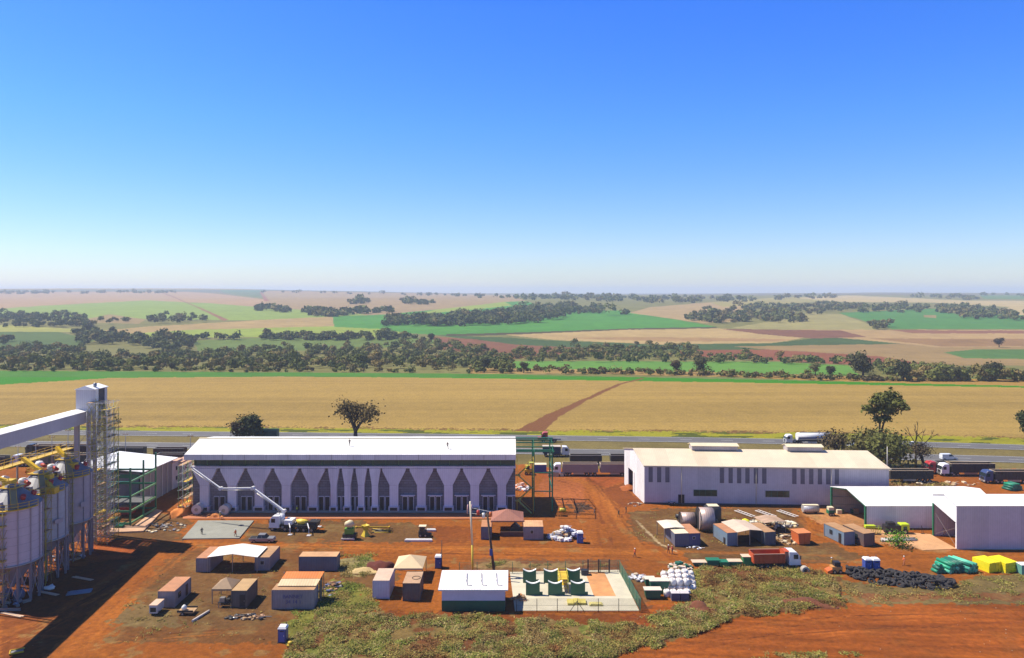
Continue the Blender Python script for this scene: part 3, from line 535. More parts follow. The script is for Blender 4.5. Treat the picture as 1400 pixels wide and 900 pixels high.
# ------------------------------------------------------------------ grain warehouse (long white roof)
def W1():
    Y0 = 172.3; xl, xr = -75.6, .8; t = thing('grain_warehouse', 'long white-roofed block warehouse with a row of lilac funnel-shaped hoppers along its front', 'warehouse')
    lil = mat((.74, .72, .8), .6, kind='corrx', dirt=.1, var=.1); lil2 = mat((.66, .63, .71), .6, kind='corrx', dirt=.1, var=.12); blk = mat((.2, .2, .235), .85, kind='block', var=.2, dirt=.12); dk = mat((.08, .1, .06), .6, kind='corrx')
    b = MB(); b.box(xl, xr, Y0 + 1.0, Y0 + 13, 0, 11.2); b.build('wall', blk, t)
    MB().box(xl, xr, Y0 + .2, Y0 + 1.0, -.1, .5).build('plinth', CONC, t)
    MB().box(xl - .1, xr + .1, Y0 + .05, Y0 + 1.0, 10.55, 11.0).build('beam', lil2, t)
    MB().box(xl + .3, xr - .3, Y0 + .9, Y0 + 12.6, 11.0, 12.7).build('clerestory', dk, t)
    for i in range(26):
        x = xl + .5 + i * (xr - xl - 1) / 25; MB().box(x - .07, x + .07, Y0 + .65, Y0 + .88, 11.0, 12.7).build('mullion', mat((.1, .17, .07), .6), t)
    e0, e1 = xl - 1.3, xr + .1
    MB().quad((e0, 171.6, 13.95), (e1, 171.6, 13.95), (e1 - 0, 180, 16.05), (e0, 180, 16.05), .15).quad((e0, 180, 16.05), (e1, 180, 16.05), (e1, 188.6, 14.85), (e0, 188.6, 14.85), .15).build('roof', ROOFW, t)
    MB().box(e0, e1, 171.4, 171.6, 12.72, 14.0).build('fascia', WHITE, t)
    MB().box(e0 + 1.6, e1, 171.7, 173.6, 12.8, 12.9).build('soffit', mat((.35, .33, .36), .7), t)
    MB().tube((e0, 180, 16.12), (e1, 180, 16.12), .16, 6).build('ridge_cap', CREAM, t)
    for k in range(15): x = e0 + 4 + k * 5.1; MB().box(x - .035, x + .035, 171.35, 171.39, 12.72, 14.0).build('fascia_joint', STEEL, t)
    wide = [279, 317, 354, 391, 428, 538.4, 576, 613, 649, 686]; nar = [456, 475, 493.6, 512.4]; cs = sorted([(c, 1) for c in wide] + [(c, 0) for c in nar])
    X = lambda p: (p - 700) * Y0 / 1000
    for c, wdt in cs:
        x = X(c); a, bb = (2.75, 1.02) if wdt else (1.3, .72)
        P = [(x - a, 10.5), (x + a, 10.5), (x + a, 10.0), (x + bb, 6.6), (x + bb, 1.6), (x - bb, 1.6), (x - bb, 6.6), (x - a, 10.0)]
        P = [(max(p[0], xl), p[1]) for p in P]
        h = MB().prism(P, Y0, Y0 + .98).build('hopper', lil if c % 2 else lil2, t)
        MB().box(max(x - bb - .2, xl), x + bb + .2, Y0 - .35, Y0 + .9, .55, 1.62).build('discharge_box', lil2, t)
        MB().box(max(x - bb + .15, xl), x + bb - .15, Y0 - .42, Y0 - .34, .7, 1.4).build('discharge_hatch', DARK, t)
        MB().box(max(x - bb, xl), x + bb, Y0 - .06, Y0 - .003, 6.5, 6.62).build('seam', lil2, t)
    al = [X(p) for p, _ in cs] + [xr + 1.5]
    for i in range(len(al) - 1):
        m = (al[i] + al[i + 1]) / 2; g = al[i + 1] - al[i]; dw = .5 if g > 4 else .3
        if g > 3: offs = (-dw - .22, dw + .22)
        else: offs = (0,)
        if i == len(al) - 2: m = xr - 1.3; offs = (0,)
        for o in offs:
            f = MB().box(m + o - dw - .12, m + o + dw + .12, Y0 + .88, Y0 + .995, .5, 3.75).build('door_frame', lil, t)
            MB().box(m + o - dw, m + o + dw, Y0 + .8, Y0 + .875, .5, 3.6).build('door', DARK, t)
        if i > 8 and i < len(al) - 1: MB().box(m - 1.7, m + 1.7 if i < len(al) - 2 else xr, Y0 + .3, Y0 + .9, 3.95, 4.12).build('canopy', lil, t)
    for z in (5.6, 7.4, 9.2): MB().box(xl, xr, Y0 + .92, Y0 + .997, z, z + .1).build('band', mat((.27, .27, .3), .8), t)
    MB().box(xl - .03, xl + .03, Y0 + 1.2, Y0 + 12.8, .1, 11).build('end_wall', WHITEY, t)
W1()
# two drums by the left corner
for i, (px, py, lb) in enumerate([(271, 703, 'white cylindrical steel drum lying at the left front corner of the long warehouse'), (308, 704, 'white cylindrical steel drum lying beside the second warehouse hopper, near the boom')]):
    p = G(px, py); t = thing('steel_drum', lb, 'drum', p, 0, 'large steel drums by the warehouse wall'); b = MB()
    b.tube((0, -1.1, 1.35), (0, 1.1, 1.35), 1.15, 20); b.build('shell', mat((.7, .66, .62), .4, dirt=.3), t)
    for s in (-1, 1): MB().box(s * .8 - .12, s * .8 + .12, -.9, .9, 0, .55).build('saddle', STEEL, t)
    for s in (-.9, .9): MB().tube((0, s - .05, 1.35), (0, s + .05, 1.35), 1.19, 20).build('rim', mat((.5, .3, .2), .6), t)
    MB().tube((0, -1.16, 1.35), (0, -1.101, 1.35), .4, 12).build('hatch', STEEL, t)
# ------------------------------------------------------------------ unclad steel bay + zigzag stair right of it
def bay():
    t = thing('steel_frame_bay', 'unclad dark green steel frame with purlins built onto the right end of the white-roofed warehouse', 'steel frame')
    for x in (5.2, 9.6):
        for y in (174, 186):
            MB().box(x - .17, x + .17, y - .17, y + .17, 0, 14.6).build('post', GREENM, t)
    for y in (174, 186): MB().box(1.0, 9.9, y - .12, y + .12, 14.3, 14.65).build('beam', GREENM, t)
    for i in range(7):
        y = 171 + i * 2.6; z = 14.7 + (1 - abs(y - 179) / 8) * 1.6; MB().box(.95, 10, y - .11, y + .11, z, z + .24).build('purlin', GREENM, t)
    for x in (5.2, 9.6):
        MB().bar((x, 170.5, 14.7), (x, 179, 16.3), .12).bar((x, 179, 16.3), (x, 187, 14.8), .12).build('rafter', GREENM, t)
        MB().bar((x, 174, 9), (x, 186, 14), .07).bar((x, 186, 9), (x, 174, 14), .07).build('brace', GREENM, t)
    for z in (4.6, 9): MB().box(5.2, 9.6, 173.9, 174.1, z, z + .2).box(9.5, 9.7, 174.2, 186, z, z + .2).build('beam', GREENM, t)
bay()
def stair():
    t = thing('scaffold_stair', 'yellow-green zigzag scaffold stair against the right end wall of the white-roofed warehouse', 'stair')
    yg = mat((.3, .32, .03), .5, var=.2)
    lev = [0, 3, 6, 9, 12]
    for i in range(4):
        a, b = (1.4, 4.6) if i % 2 else (4.6, 1.4)
        for yy in (171.8, 172.8): MB().bar((a, yy, lev[i]), (b, yy, lev[i + 1]), .11).build('stringer', yg, t)
        tr = MB()
        for k in range(9): f = (k + .5) / 9; tr.box(a + (b - a) * f - .13, a + (b - a) * f + .13, 171.85, 172.75, lev[i] + 3 * f, lev[i] + 3 * f + .05)
        tr.build('treads', mat((.4, .42, .08), .6), t)
        MB().bar((a, 171.7, lev[i] + 1), (b, 171.7, lev[i + 1] + 1), .05).build('handrail', YEL, t)
        MB().box(b - .6, b + .6, 171.7, 172.9, lev[i + 1] - .06, lev[i + 1]).build('landing', mat((.4, .42, .08), .6), t)
    for x in (1.2, 5.0):
        for y in (171.6, 173): MB().tube((x, y, 0), (x, y, 13.2), .06, 5).build('standard', YEL, t)
stair()
def scaff(name, label, x0, x1, y0, y1, h, nx, ny, dz, m1, m2, seed, br=.5, loc=(0, 0, 0), planks=.5):
    rs = random.Random(seed); t = thing(name, label, 'scaffold', loc); xs = [x0 + (x1 - x0) * i / (nx - 1) for i in range(nx)]; ys = [y0 + (y1 - y0) * i / (ny - 1) for i in range(ny)]
    for x in xs:
        for y in ys: MB().tube((x, y, 0), (x, y, h * rs.uniform(.93, 1.03)), .055, 5).build('standard', m1 if rs.random() < .5 else m2, t)
    b = MB(); c = MB(); z = dz
    while z < h:
        for x in xs: b.tube((x, y0 - .3, z), (x, y1 + .3, z), .04, 4)
        for y in ys: b.tube((x0 - .3, y, z + .1), (x1 + .3, y, z + .1), .04, 4)
        for i in range(nx - 1):
            if rs.random() < br: c.tube((xs[i], y0, z - dz), (xs[i + 1], y0, z), .04, 4)
            if rs.random() < br: c.tube((xs[i + 1], y0, z - dz), (xs[i], y0, z), .04, 4)
        for i in range(ny - 1):
            if rs.random() < br: c.tube((x1, ys[i], z - dz), (x1, ys[i + 1], z), .04, 4)
        if rs.random() < planks:
            k = rs.randrange(nx - 1); MB().box(xs[k], xs[k + 1], y0, y1, z + .14, z + .2).build('plank', WOOD if rs.random() < .5 else YEL, t)
        z += dz
    b.build('ledgers', m2, t); c.build('bracing', m1, t); return t
ygp = mat((.5, .42, .06), .5, var=.3); whp = mat((.6, .58, .55), .5, var=.3)
scaff('scaffold_tower', 'tall tangled yellow and white scaffold tower beneath the conveyor head, left of the green frame', -87.8, -83.6, 151, 155.4, 29, 5, 4, 1.45, ygp, whp, 3, .95, planks=.9)
scaff('scaffold', 'white and green scaffold standing at the left end wall of the long white-roofed warehouse', -77.9, -75.9, 170.8, 176, 11.8, 3, 3, 1.9, mat((.1, .25, .1), .5), whp, 4, .7, planks=1)
# ------------------------------------------------------------------ large pale shed on the right
def wallq(b, p, q, z0, z1a, z1b=None, th=.2):
    z1b = z1a if z1b is None else z1b; p = Vector((*p, 0)); q = Vector((*q, 0)); d = (q - p).normalized(); n = Vector((-d.y, d.x, 0)) * th
    vs = [p + Vector((0, 0, z0)), q + Vector((0, 0, z0)), q + Vector((0, 0, z1b)), p + Vector((0, 0, z1a))]; vs += [v + n for v in vs]
    return b.add(vs, [(0, 1, 2, 3), (7, 6, 5, 4), (0, 4, 5, 1), (1, 5, 6, 2), (2, 6, 7, 3), (3, 7, 4, 0)])
def W2():
    t = thing('storage_shed', 'large pale shed with cream roof, two ridge vents and groups of slim grey windows', 'shed', (32.6, 180, 0), math.atan2(-3, 58.6))
    L = 58.7; D = 18.3; wl = mat((.57, .52, .55), .6, kind='corrx', dirt=.12); wg = mat((.8, .79, .77), .6, kind='corry', dirt=.05)  # white cladding: long walls coloured darker and lilac as shade, gables as sunlit
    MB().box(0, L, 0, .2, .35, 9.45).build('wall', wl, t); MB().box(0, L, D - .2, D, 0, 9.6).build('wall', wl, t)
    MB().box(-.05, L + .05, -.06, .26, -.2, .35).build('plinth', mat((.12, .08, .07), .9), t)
    gp = [(0, 0), (D, 0), (D, 9.7), (D * .5, 11.6), (D * .12, 10.1), (0, 9.4)]
    # gable with door opening: left of the door, above it, right of it
    for nm, P in (('wall', [(0.2, 0), (9.8, 0), (9.8, 11.55), (D * .5, 11.5), (2.2, 10.0), (.2, 9.4)]), ('wall', [(14.4, 0), (D - .2, 0), (D - .2, 9.7), (14.4, 10.5)]), ('wall', [(9.8, 5.5), (14.4, 5.5), (14.4, 10.5), (9.8, 11.45)])):
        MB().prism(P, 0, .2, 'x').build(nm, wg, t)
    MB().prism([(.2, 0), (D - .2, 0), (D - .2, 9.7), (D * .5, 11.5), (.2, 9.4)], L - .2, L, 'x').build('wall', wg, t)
    MB().box(-.12, -.02, 8.6, 9.6, .3, 5.6).build('sliding_door', wg, t)
    rf = mat((.68, .56, .4), .5, kind='corrx', var=.12, scale=.4)
    MB().quad((-.3, -.4, 9.42), (L + .3, -.4, 9.42), (L + .3, D * .5, 11.75), (-.3, D * .5, 11.75), .12).quad((-.3, D * .5, 11.75), (L + .3, D * .5, 11.75), (L + .3, D + .4, 9.75), (-.3, D + .4, 9.75), .12).build('roof', rf, t)
    MB().box(-.32, L + .32, -.5, -.4, 9.2, 9.5).build('gutter', CREAM, t)
    for a, b_ in ((14.5, 26), (38.5, 47.2)):
        v = MB().prism([(D / 2 - 1.1, 11.7), (D / 2 - 1.1, 12.7), (D / 2 - .1, 13.1), (D / 2 + 1.1, 12.7), (D / 2 + 1.1, 11.7)], a, b_, 'x').build('ridge_vent', mat((.45, .4, .38), .6, kind='corrx'), t)
        MB().quad((a - .3, D / 2 - 1.4, 12.75), (b_ + .3, D / 2 - 1.4, 12.75), (b_ + .3, D / 2, 13.3), (a - .3, D / 2, 13.3), .06).quad((a - .3, D / 2, 13.3), (b_ + .3, D / 2, 13.3), (b_ + .3, D / 2 + 1.4, 12.75), (a - .3, D / 2 + 1.4, 12.75), .06).build('vent_roof', CREAM, t)
    lv = mat((.15, .135, .17), .5, kind='hline')
    for px in (889.6, 901.3, 912.8, 988, 1000, 1011.6, 1023, 1034.6, 1046, 1087, 1098.3, 1110, 1121.8, 1133, 1144.7):
        x = (px - 881) / 334 * L; MB().box(x - .5, x + .5, -.05, -.003, 5.35, 9.15).build('window', lv, t)
    for px0, px1 in ((949, 981), (1047.6, 1080)):
        a, b_ = ((p - 881) / 334 * L for p in (px0, px1)); f = MB().box(a - .12, b_ + .12, -.06, -.003, 2.0, 3.75).build('window', mat((.45, .42, .4), .6), t)
        MB().box(a, b_, -.09, -.063, 2.12, 3.62).build('pane', mat((.04, .06, .035), .2), f)
        for k in range(1, 4): x = a + (b_ - a) * k / 4; MB().box(x - .04, x + .04, -.12, -.093, 2.12, 3.62).build('bar', GREEND, f)
    x = (932 - 881) / 334 * L; MB().box(x - .75, x + .75, -.06, -.003, .3, 2.4).build('door', DARK, t)
    for xx in (9, 27, 45): MB().tube((xx, -.12, .3), (xx, -.12, 9.2), .07, 6).build('downpipe', CREAM, t)
W2()
_sh = [o for o in bpy.data.objects if o.name == 'storage_shed'][0]
def _skew(o):                                            # the plan is a slight parallelogram
    for c in kids(o):
        for v in c.data.vertices: v.co.x -= v.co.y * .168
        _skew(c)
_skew(_sh)
# ------------------------------------------------------------------ the two white gabled sheds far right
def shedA():
    t = thing('open_shed', 'low white-roofed shed with open green-framed gable end, beside the larger white shed', 'shed', (78, 161, 0)); L = 29; D = 12
    rf = mat((.83, .82, .79), .45, kind='corrx', var=.05); wl = mat((.74, .72, .73), .55, kind='corrx', dirt=.15)
    MB().box(0, L, 0, .15, .1, 5.0).build('wall', wl, t); MB().box(-2.4, L, D - .15, D, 0, 5.9).build('wall', mat((.3, .27, .24), .8, kind='corrx'), t)
    MB().quad((-.2, -.2, 5.05), (L, -.2, 5.05), (L, 6.2, 7.2), (-1.6, 6.2, 7.2), .1).quad((-1.6, 6.2, 7.2), (L, 6.2, 7.2), (L, D + .2, 6.1), (-2.7, D + .2, 6.1), .1).build('roof', rf, t)
    # the gable frame
    def xx(y): return -.15 - 2.35 * y / D
    for y, z in ((0.1, 5), (D - .1, 6)): MB().box(xx(y) - .18, xx(y) + .18, y - .2, y + .2, 0, z).build('post', GREENM, t)
    MB().bar((xx(0), 0, 4.9), (xx(6.2), 6.2, 6.95), .2).bar((xx(6.2), 6.2, 6.95), (xx(D), D, 5.95), .2).build('gable_frame', GREENM, t)
    for k in range(5):
        x = 1 + k * 5; MB().bar((x, .3, 4.7), (x, 6.2, 6.8), .1).bar((x, 6.2, 6.8), (x, D - .3, 5.8), .1).bar((x, .3, 4.5), (x, D - .3, 4.5), .06).build('truss', GREENM, t)
    for k, z in enumerate((1.8, 3.6)): MB().box(-2.2, 12, D - .3, D - .16, z, z + .12).build('girt', STEEL, t)
shedA()
def shedB():
    t = thing('white_shed', 'taller white shed cut by the right edge, with a doorway in its lit gable', 'shed', (90, 148, 0)); L = 16.5; D = 8.4
    wl = mat((.56, .5, .54), .55, kind='corrx', dirt=.1); wg = mat((.83, .83, .82), .5, kind='corry', var=.04, dirt=.03); rf = mat((.83, .82, .79), .45, kind='corrx', var=.05)  # same white sheeting: shade toned into the plain walls, sunlight into the gable
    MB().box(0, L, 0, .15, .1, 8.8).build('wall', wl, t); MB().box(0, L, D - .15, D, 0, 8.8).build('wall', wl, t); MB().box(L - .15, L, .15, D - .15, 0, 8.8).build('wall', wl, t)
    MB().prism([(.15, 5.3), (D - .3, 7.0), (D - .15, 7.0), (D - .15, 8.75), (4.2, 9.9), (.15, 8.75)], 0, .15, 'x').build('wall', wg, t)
    MB().box(0, .15, .15, .45, .1, 5.4).build('wall', wg, t)
    MB().box(-.1, .12, D - .3, D + .1, 0, 7).build('door_post', GREENM, t)
    MB().quad((-.15, -.15, 8.85), (L + .2, -.15, 8.85), (L + .2, 4.2, 10.05), (-.15, 4.2, 10.05), .09).quad((-.15, 4.2, 10.05), (L + .2, 4.2, 10.05), (L + .2, D + .15, 8.85), (-.15, D + .15, 8.85), .09).build('roof', rf, t)
    for k in range(3):
        x = 1.5 + k * 4; MB().bar((x, .3, 8.4), (x, 4.2, 9.6), .09).bar((x, 4.2, 9.6), (x, D - .3, 8.4), .09).bar((x, .3, 7.8), (x, D - .3, 7.8), .06).build('truss', GREENM, t)
    MB().bar((.2, .6, .4), (.2, 7.8, 5.0), .05).bar((.2, .6, 4.2), (.2, 7.8, .6), .05).build('brace', STEEL, t)
    MB().box(.1, L, -.12, 0, -.1, .1).build('plinth', CONC, t)
shedB()
# ------------------------------------------------------------------ small shed and frame at left
def shedL():
    t = thing('white_roofed_shed', 'shed with a bright white flat roof behind the green steel frame at left', 'shed', (-106, 176, 0))
    z = lambda X, Y: 9 + (18 - X) * .07 - Y * .055
    P = [(-.3, -1), (18, -1), (17, 19), (-.3, 22)]; v = [(x, y, z(x, y)) for x, y in P]
    MB().quad(*v, .18).build('roof', mat((.84, .83, .82), .45, kind='corrx', var=.05), t)
    g = mat((.24, .22, .22), .7, kind='corry', dirt=.05)
    MB().box(16.2, 16.4, 0, 17, 0, 7.9).build('wall', g, t); MB().box(0, 16.4, .0, .2, .0, 8.6).build('wall', mat((.18, .17, .17), .7, kind='corrx'), t); MB().box(0, .2, .2, 20, 0, 9).build('wall', g, t); MB().box(0, 16.4, 17, 17.2, 0, 7.8).build('wall', g, t)
    for y in (2, 5, 8, 11, 14): MB().box(16.41, 16.6, y - .1, y + .1, 0, 7.9).build('pilaster', mat((.5, .46, .44), .7), t)
    MB().box(.2, 16.2, -.1, -.003, 7.4, 8.2).build('beam', GREENM, t)
shedL()
def frameL():
    t = thing('steel_skeleton', 'dark green three-level steel frame in front of the white-roofed shed at left', 'steel frame', (-94, 162.5, 0))
    for x, y, h in ((0, 0, 12), (9.2, 0, 13), (0, 12, 13.8), (9.0, 12, 13.8), (9.1, 6, 13.4), (0, 6, 11)): MB().box(x - .16, x + .16, y - .16, y + .16, 0, h).build('post', GREENM, t)
    lt = mat((.12, .3, .12), .5)
    for z in (.6, 3.3, 6.5, 9.8):
        MB().box(0.2, 9, -.14, .14, z - .2, z + .2).build('beam', GREENM, t); MB().box(.2, 8.8, 11.86, 12.14, z - .2, z + .2).build('beam', GREENM, t)
        MB().box(9.0, 9.25, .2, 11.8, z - .18, z + .22).build('beam', lt, t); MB().box(-.12, .12, .2, 11.8, z - .2, z + .2).build('beam', GREENM, t)
    MB().box(.3, 8.9, 6.2, 11.7, 3.5, 3.6).build('deck', mat((.1, .1, .1), .8), t)
frameL()
def binbox(name, label, cat, p, w, d, h, m, rz=0, group=None, lid=None):
    t = thing(name, label, cat, p, rz, group); b = MB()
    b.prism([(-w * .5, h), (w * .5, h), (w * .42, .15), (-w * .42, .15)], -d / 2, d / 2); b.build('body', m, t, bevel=.03)
    MB().box(-w * .53, w * .53, -d * .53, d * .53, h, h + .1).build('rim', lid or m, t)
    for s in (-.3, 0, .3): MB().box(w * s - .05, w * s + .05, -d / 2 - .06, -d / 2 + .02, .2, h).build('rib', m, t)
    return t
binbox('waste_bin', 'red steel bin standing on the floor inside the green steel frame', 'bin', G(175, 703), 2.9, 2.0, 1.9, RED, lid=mat((.5, .35, .25), .6))
binbox('waste_bin', 'dark green low bin left of the foot of the green steel frame', 'bin', G(157, 716), 1.8, 1.4, 1.2, GREEND)
binbox('waste_bin', 'small green bin at the front left post of the green frame', 'bin', G(164, 723), 1.6, 1.2, .8, GREENM)
def tallcab(px0, px1, py, h, lb):
    p = G(px0, py); wd = (px1 - px0) * p.y / 1000; t = thing('silo_cabin', lb, 'cabin', p); MB().box(0, wd, 0, 6, 0, h).build('wall', mat((.6, .57, .55), .6, kind='corr', dirt=.2), t)
    MB().box(-.1, wd + .1, -.1, 6.1, h, h + .2).build('roof', mat((.6, .35, .22), .6), t)
    for z in (h * .3, h * .68): MB().box(wd + .003, wd + .06, 2, 2.9, z, z + 1).build('window', GLASS, t)
    MB().box(wd * .3, wd * .65, -.06, -.003, 0, 2.1).build('door', STEEL, t)
tallcab(223.5, 235.5, 670, 6.9, 'tall white cabin with reddish roof edge, left of the pair behind the warehouse corner'); tallcab(237.5, 249, 665, 6.4, 'tall white cabin nearer the left end of the white-roofed warehouse')
# ------------------------------------------------------------------ silos
lilw = mat((.52, .47, .52), .5, kind=None, dirt=.06, var=.1); lilg = mat((.36, .33, .36), .5, var=.15); tan = mat((.35, .26, .12), .8, var=.3)
NETT = None
def silo(cx, cy, lb, top=16, bot=6.4, wm=lilw, seed=0):
    t = thing('grain_silo', lb, 'silo', (cx, cy, 0), 0, 'grain silos in the row under the conveyor'); r = 4.4
    MB().lathe([(r, bot), (r, top)], 40).build('shell', wm, t)
    b = MB()
    for k in range(7): z = bot + (top - bot) * (k + .5) / 7; b.lathe([(r + .004, z), (r + .05, z + .02), (r + .004, z + .06)], 40)
    b.build('shell_seams', lilg, t)
    MB().lathe([(r + .12, top - .1), (r + .12, top + .05), (1.2, top + 2.7), (.9, top + 3.1), (.02, top + 3.3)], 28, sm=False).build('roof', mat((.17, .17, .2), .5, var=.15), t)
    MB().lathe([(r - .05, bot + .1), (.5, 2.2), (.5, 1.8), (.02, 1.8)], 28).build('hopper_cone', lilg, t)
    MB().lathe([(r, bot - .2), (r + .18, bot - .2), (r + .18, bot + .2), (r, bot + .2)], 32).build('ring_beam', STEEL, t)
    for k in range(14):
        a = 2 * math.pi * k / 14 + .12; c, s = math.cos(a), math.sin(a)
        MB().tube((c * (r + .12), s * (r + .12), bot), (c * (r + .12), s * (r + .12), top), .1, 4).build('stiffener', lilg, t)
        MB().box(c * r - .16, c * r + .16, s * r - .16, s * r + .16, 0, bot - .1).build('leg', mat((.22, .19, .2), .5), t)
        a2 = a + 2 * math.pi / 14; MB().tube((c * r, s * r, .3), (math.cos(a2) * r, math.sin(a2) * r, bot - .4), .05, 4).tube((c * r, s * r, bot - .4), (math.cos(a2) * r, math.sin(a2) * r, .3), .05, 4).build('brace', lilg, t)
    # top platform, roof ladder, side balcony, red vents, hatch
    MB().box(-1.5, 1.5, -1.4, 1.4, top + 2.75, top + 2.87).build('top_platform', YEL, t)
    rl = MB()
    for x, y in ((-1.5, -1.4), (1.5, -1.4), (1.5, 1.4), (-1.5, 1.4)): rl.tube((x, y, top + 2.8), (x, y, top + 3.95), .05, 4)
    for z in (3.4, 3.9): rl.path([(-1.5, -1.4, top + z), (1.5, -1.4, top + z), (1.5, 1.4, top + z), (-1.5, 1.4, top + z), (-1.5, -1.4, top + z)], .045, 4)
    rl.build('railing', YEL, t)
    a = -.9; c, s = math.cos(a), math.sin(a); R0 = Vector((c * 1.4, s * 1.4, top + 2.8)); R1 = Vector((c * (r + .2), s * (r + .2), top + .2)); n = Vector((-s, c, 0)) * .45
    MB().quad(R0 - n, R1 - n, R1 + n, R0 + n, .1).build('roof_ladder', mat((.3, .26, .14), .7), t)
    MB().bar(R0 - n + Vector((0, 0, .7)), R1 - n + Vector((0, 0, .7)), .06).bar(R0 + n + Vector((0, 0, .7)), R1 + n + Vector((0, 0, .7)), .06).build('ladder_rail', YEL, t)
    bal = MB(); q = [(math.cos(x) , math.sin(x)) for x in [(-2.4 + .16 * i) for i in range(15)]]
    for (c1, s1), (c2, s2) in zip(q, q[1:]): bal.add([(c1 * (r + .15), s1 * (r + .15), top - .05), (c2 * (r + .15), s2 * (r + .15), top - .05), (c2 * (r + .7), s2 * (r + .7), top - .05), (c1 * (r + .7), s1 * (r + .7), top - .05), (c1 * (r + .15), s1 * (r + .15), top - .2), (c2 * (r + .15), s2 * (r + .15), top - .2), (c2 * (r + .7), s2 * (r + .7), top - .2), (c1 * (r + .7), s1 * (r + .7), top - .2)], [(0, 1, 2, 3), (7, 6, 5, 4), (0, 4, 5, 1), (2, 6, 7, 3)])
    bal.build('balcony', YEL, t)
    br = MB()
    for z in (.5, 1.0): br.path([(c1 * (r + .7), s1 * (r + .7), top - .05 + z) for c1, s1 in q], .05, 4)
    for c1, s1 in q[::2]: br.tube((c1 * (r + .7), s1 * (r + .7), top - .1), (c1 * (r + .7), s1 * (r + .7), top + 1), .05, 4)
    br.build('balcony_rail', YEL, t)
    for aa in (-1.75, -.45, .5): c, s = math.cos(aa), math.sin(aa); MB().tube((c * 3, s * 3, top + 1.0), (c * 3.35, s * 3.35, top + 1.75), .42, 10).build('roof_vent', RED, t)
    c, s = math.cos(-1.45), math.sin(-1.45); MB().box(c * 3.9 - .5, c * 3.9 + .5, s * 3.9 - .3, s * 3.9 + .4, top + .3, top + 1.2).build('hatch', lilg, t); MB().box(c * 3.9 - .3, c * 3.9 + .3, s * 3.9 - .36, s * 3.9 - .31, top + .45, top + 1.05).build('hatch_opening', DARK, t)
    # scaffold-board cladding strip and small landing low on the shell
    c, s = math.cos(-2.0), math.sin(-2.0)
    for aa in (-1.95, -1.8): MB().tube((math.cos(aa) * (r + .5), math.sin(aa) * (r + .5), 0), (math.cos(aa) * (r + .5), math.sin(aa) * (r + .5), top), .06, 4).build('ladder_stile', tan, t)
    if seed: MB().lathe([(r + .2, bot + .6), (r + .22, top - 1.2)], 40).build('netting', NETT, t)
    for k_, aa in enumerate((-1.55, -1.3, -.35)):
        cc, ss = math.cos(aa), math.sin(aa); nn = Vector((-ss, cc, 0)) * (.5 + .15 * k_); q = Vector((cc, ss, 0)) * (r + .42)
        if wm is lilw and k_ != 0: continue
        MB().quad(q - nn + Vector((0, 0, bot + 1 + k_)), q + nn + Vector((0, 0, bot + 1 + k_)), q + nn + Vector((0, 0, top - 2.4 * k_ - .4)), q - nn + Vector((0, 0, top - 2.4 * k_ - .4)), .05).build('cladding_board', tan if k_ < 2 else lilg, t)
    rg = MB(); 
    for k in range(int(top / .6)): rg.tube((math.cos(-1.95) * (r + .5), math.sin(-1.95) * (r + .5), .6 * k), (math.cos(-1.8) * (r + .5), math.sin(-1.8) * (r + .5), .6 * k), .04, 4)
    rg.build('ladder_rungs', tan, t)
    MB().box(c * (r + .6) - .9, c * (r + .6) + .9, s * (r + .6) - .5, s * (r + .6) + .5, bot + .8, bot + .95).build('landing', YEL, t)
    MB().box(c * (r + .6) - .95, c * (r + .6) + .95, s * (r + .6) - .55, s * (r + .6) - .47, bot + .95, bot + 2.0).build('landing_guard', tan, t)
    return t
silo(-85.5, 125, 'frontmost pale silo at the lower left corner, with yellow roof balcony'); silo(-87, 134.8, 'middle pale silo of the row, behind the frontmost one', 16, 7, mat((.40, .42, .45), .5, dirt=.1, var=.16)); silo(-88, 144.5, 'rearmost pale silo of the row, nearest the scaffold tower', 16.4, 7.2, mat((.38, .34, .37), .5, dirt=.1, var=.16))
for x_, y_, h_, sd_, lb_ in ((-83.2, 129.2, 17.5, 11, 'narrow yellow and tan scaffold between the frontmost and middle silos'), (-85.2, 139, 17.8, 12, 'narrow yellow and tan scaffold between the middle and rear silos'), (-84.4, 120.0, 16.5, 13, 'tan scaffold standing before the frontmost silo at the left edge')):
    scaff('access_scaffold', lb_, 0, 1.8, 0, 1.6, h_, 3, 2, 1.9, tan, ygp, sd_, .7, (x_ - 1, y_, 0), .8)
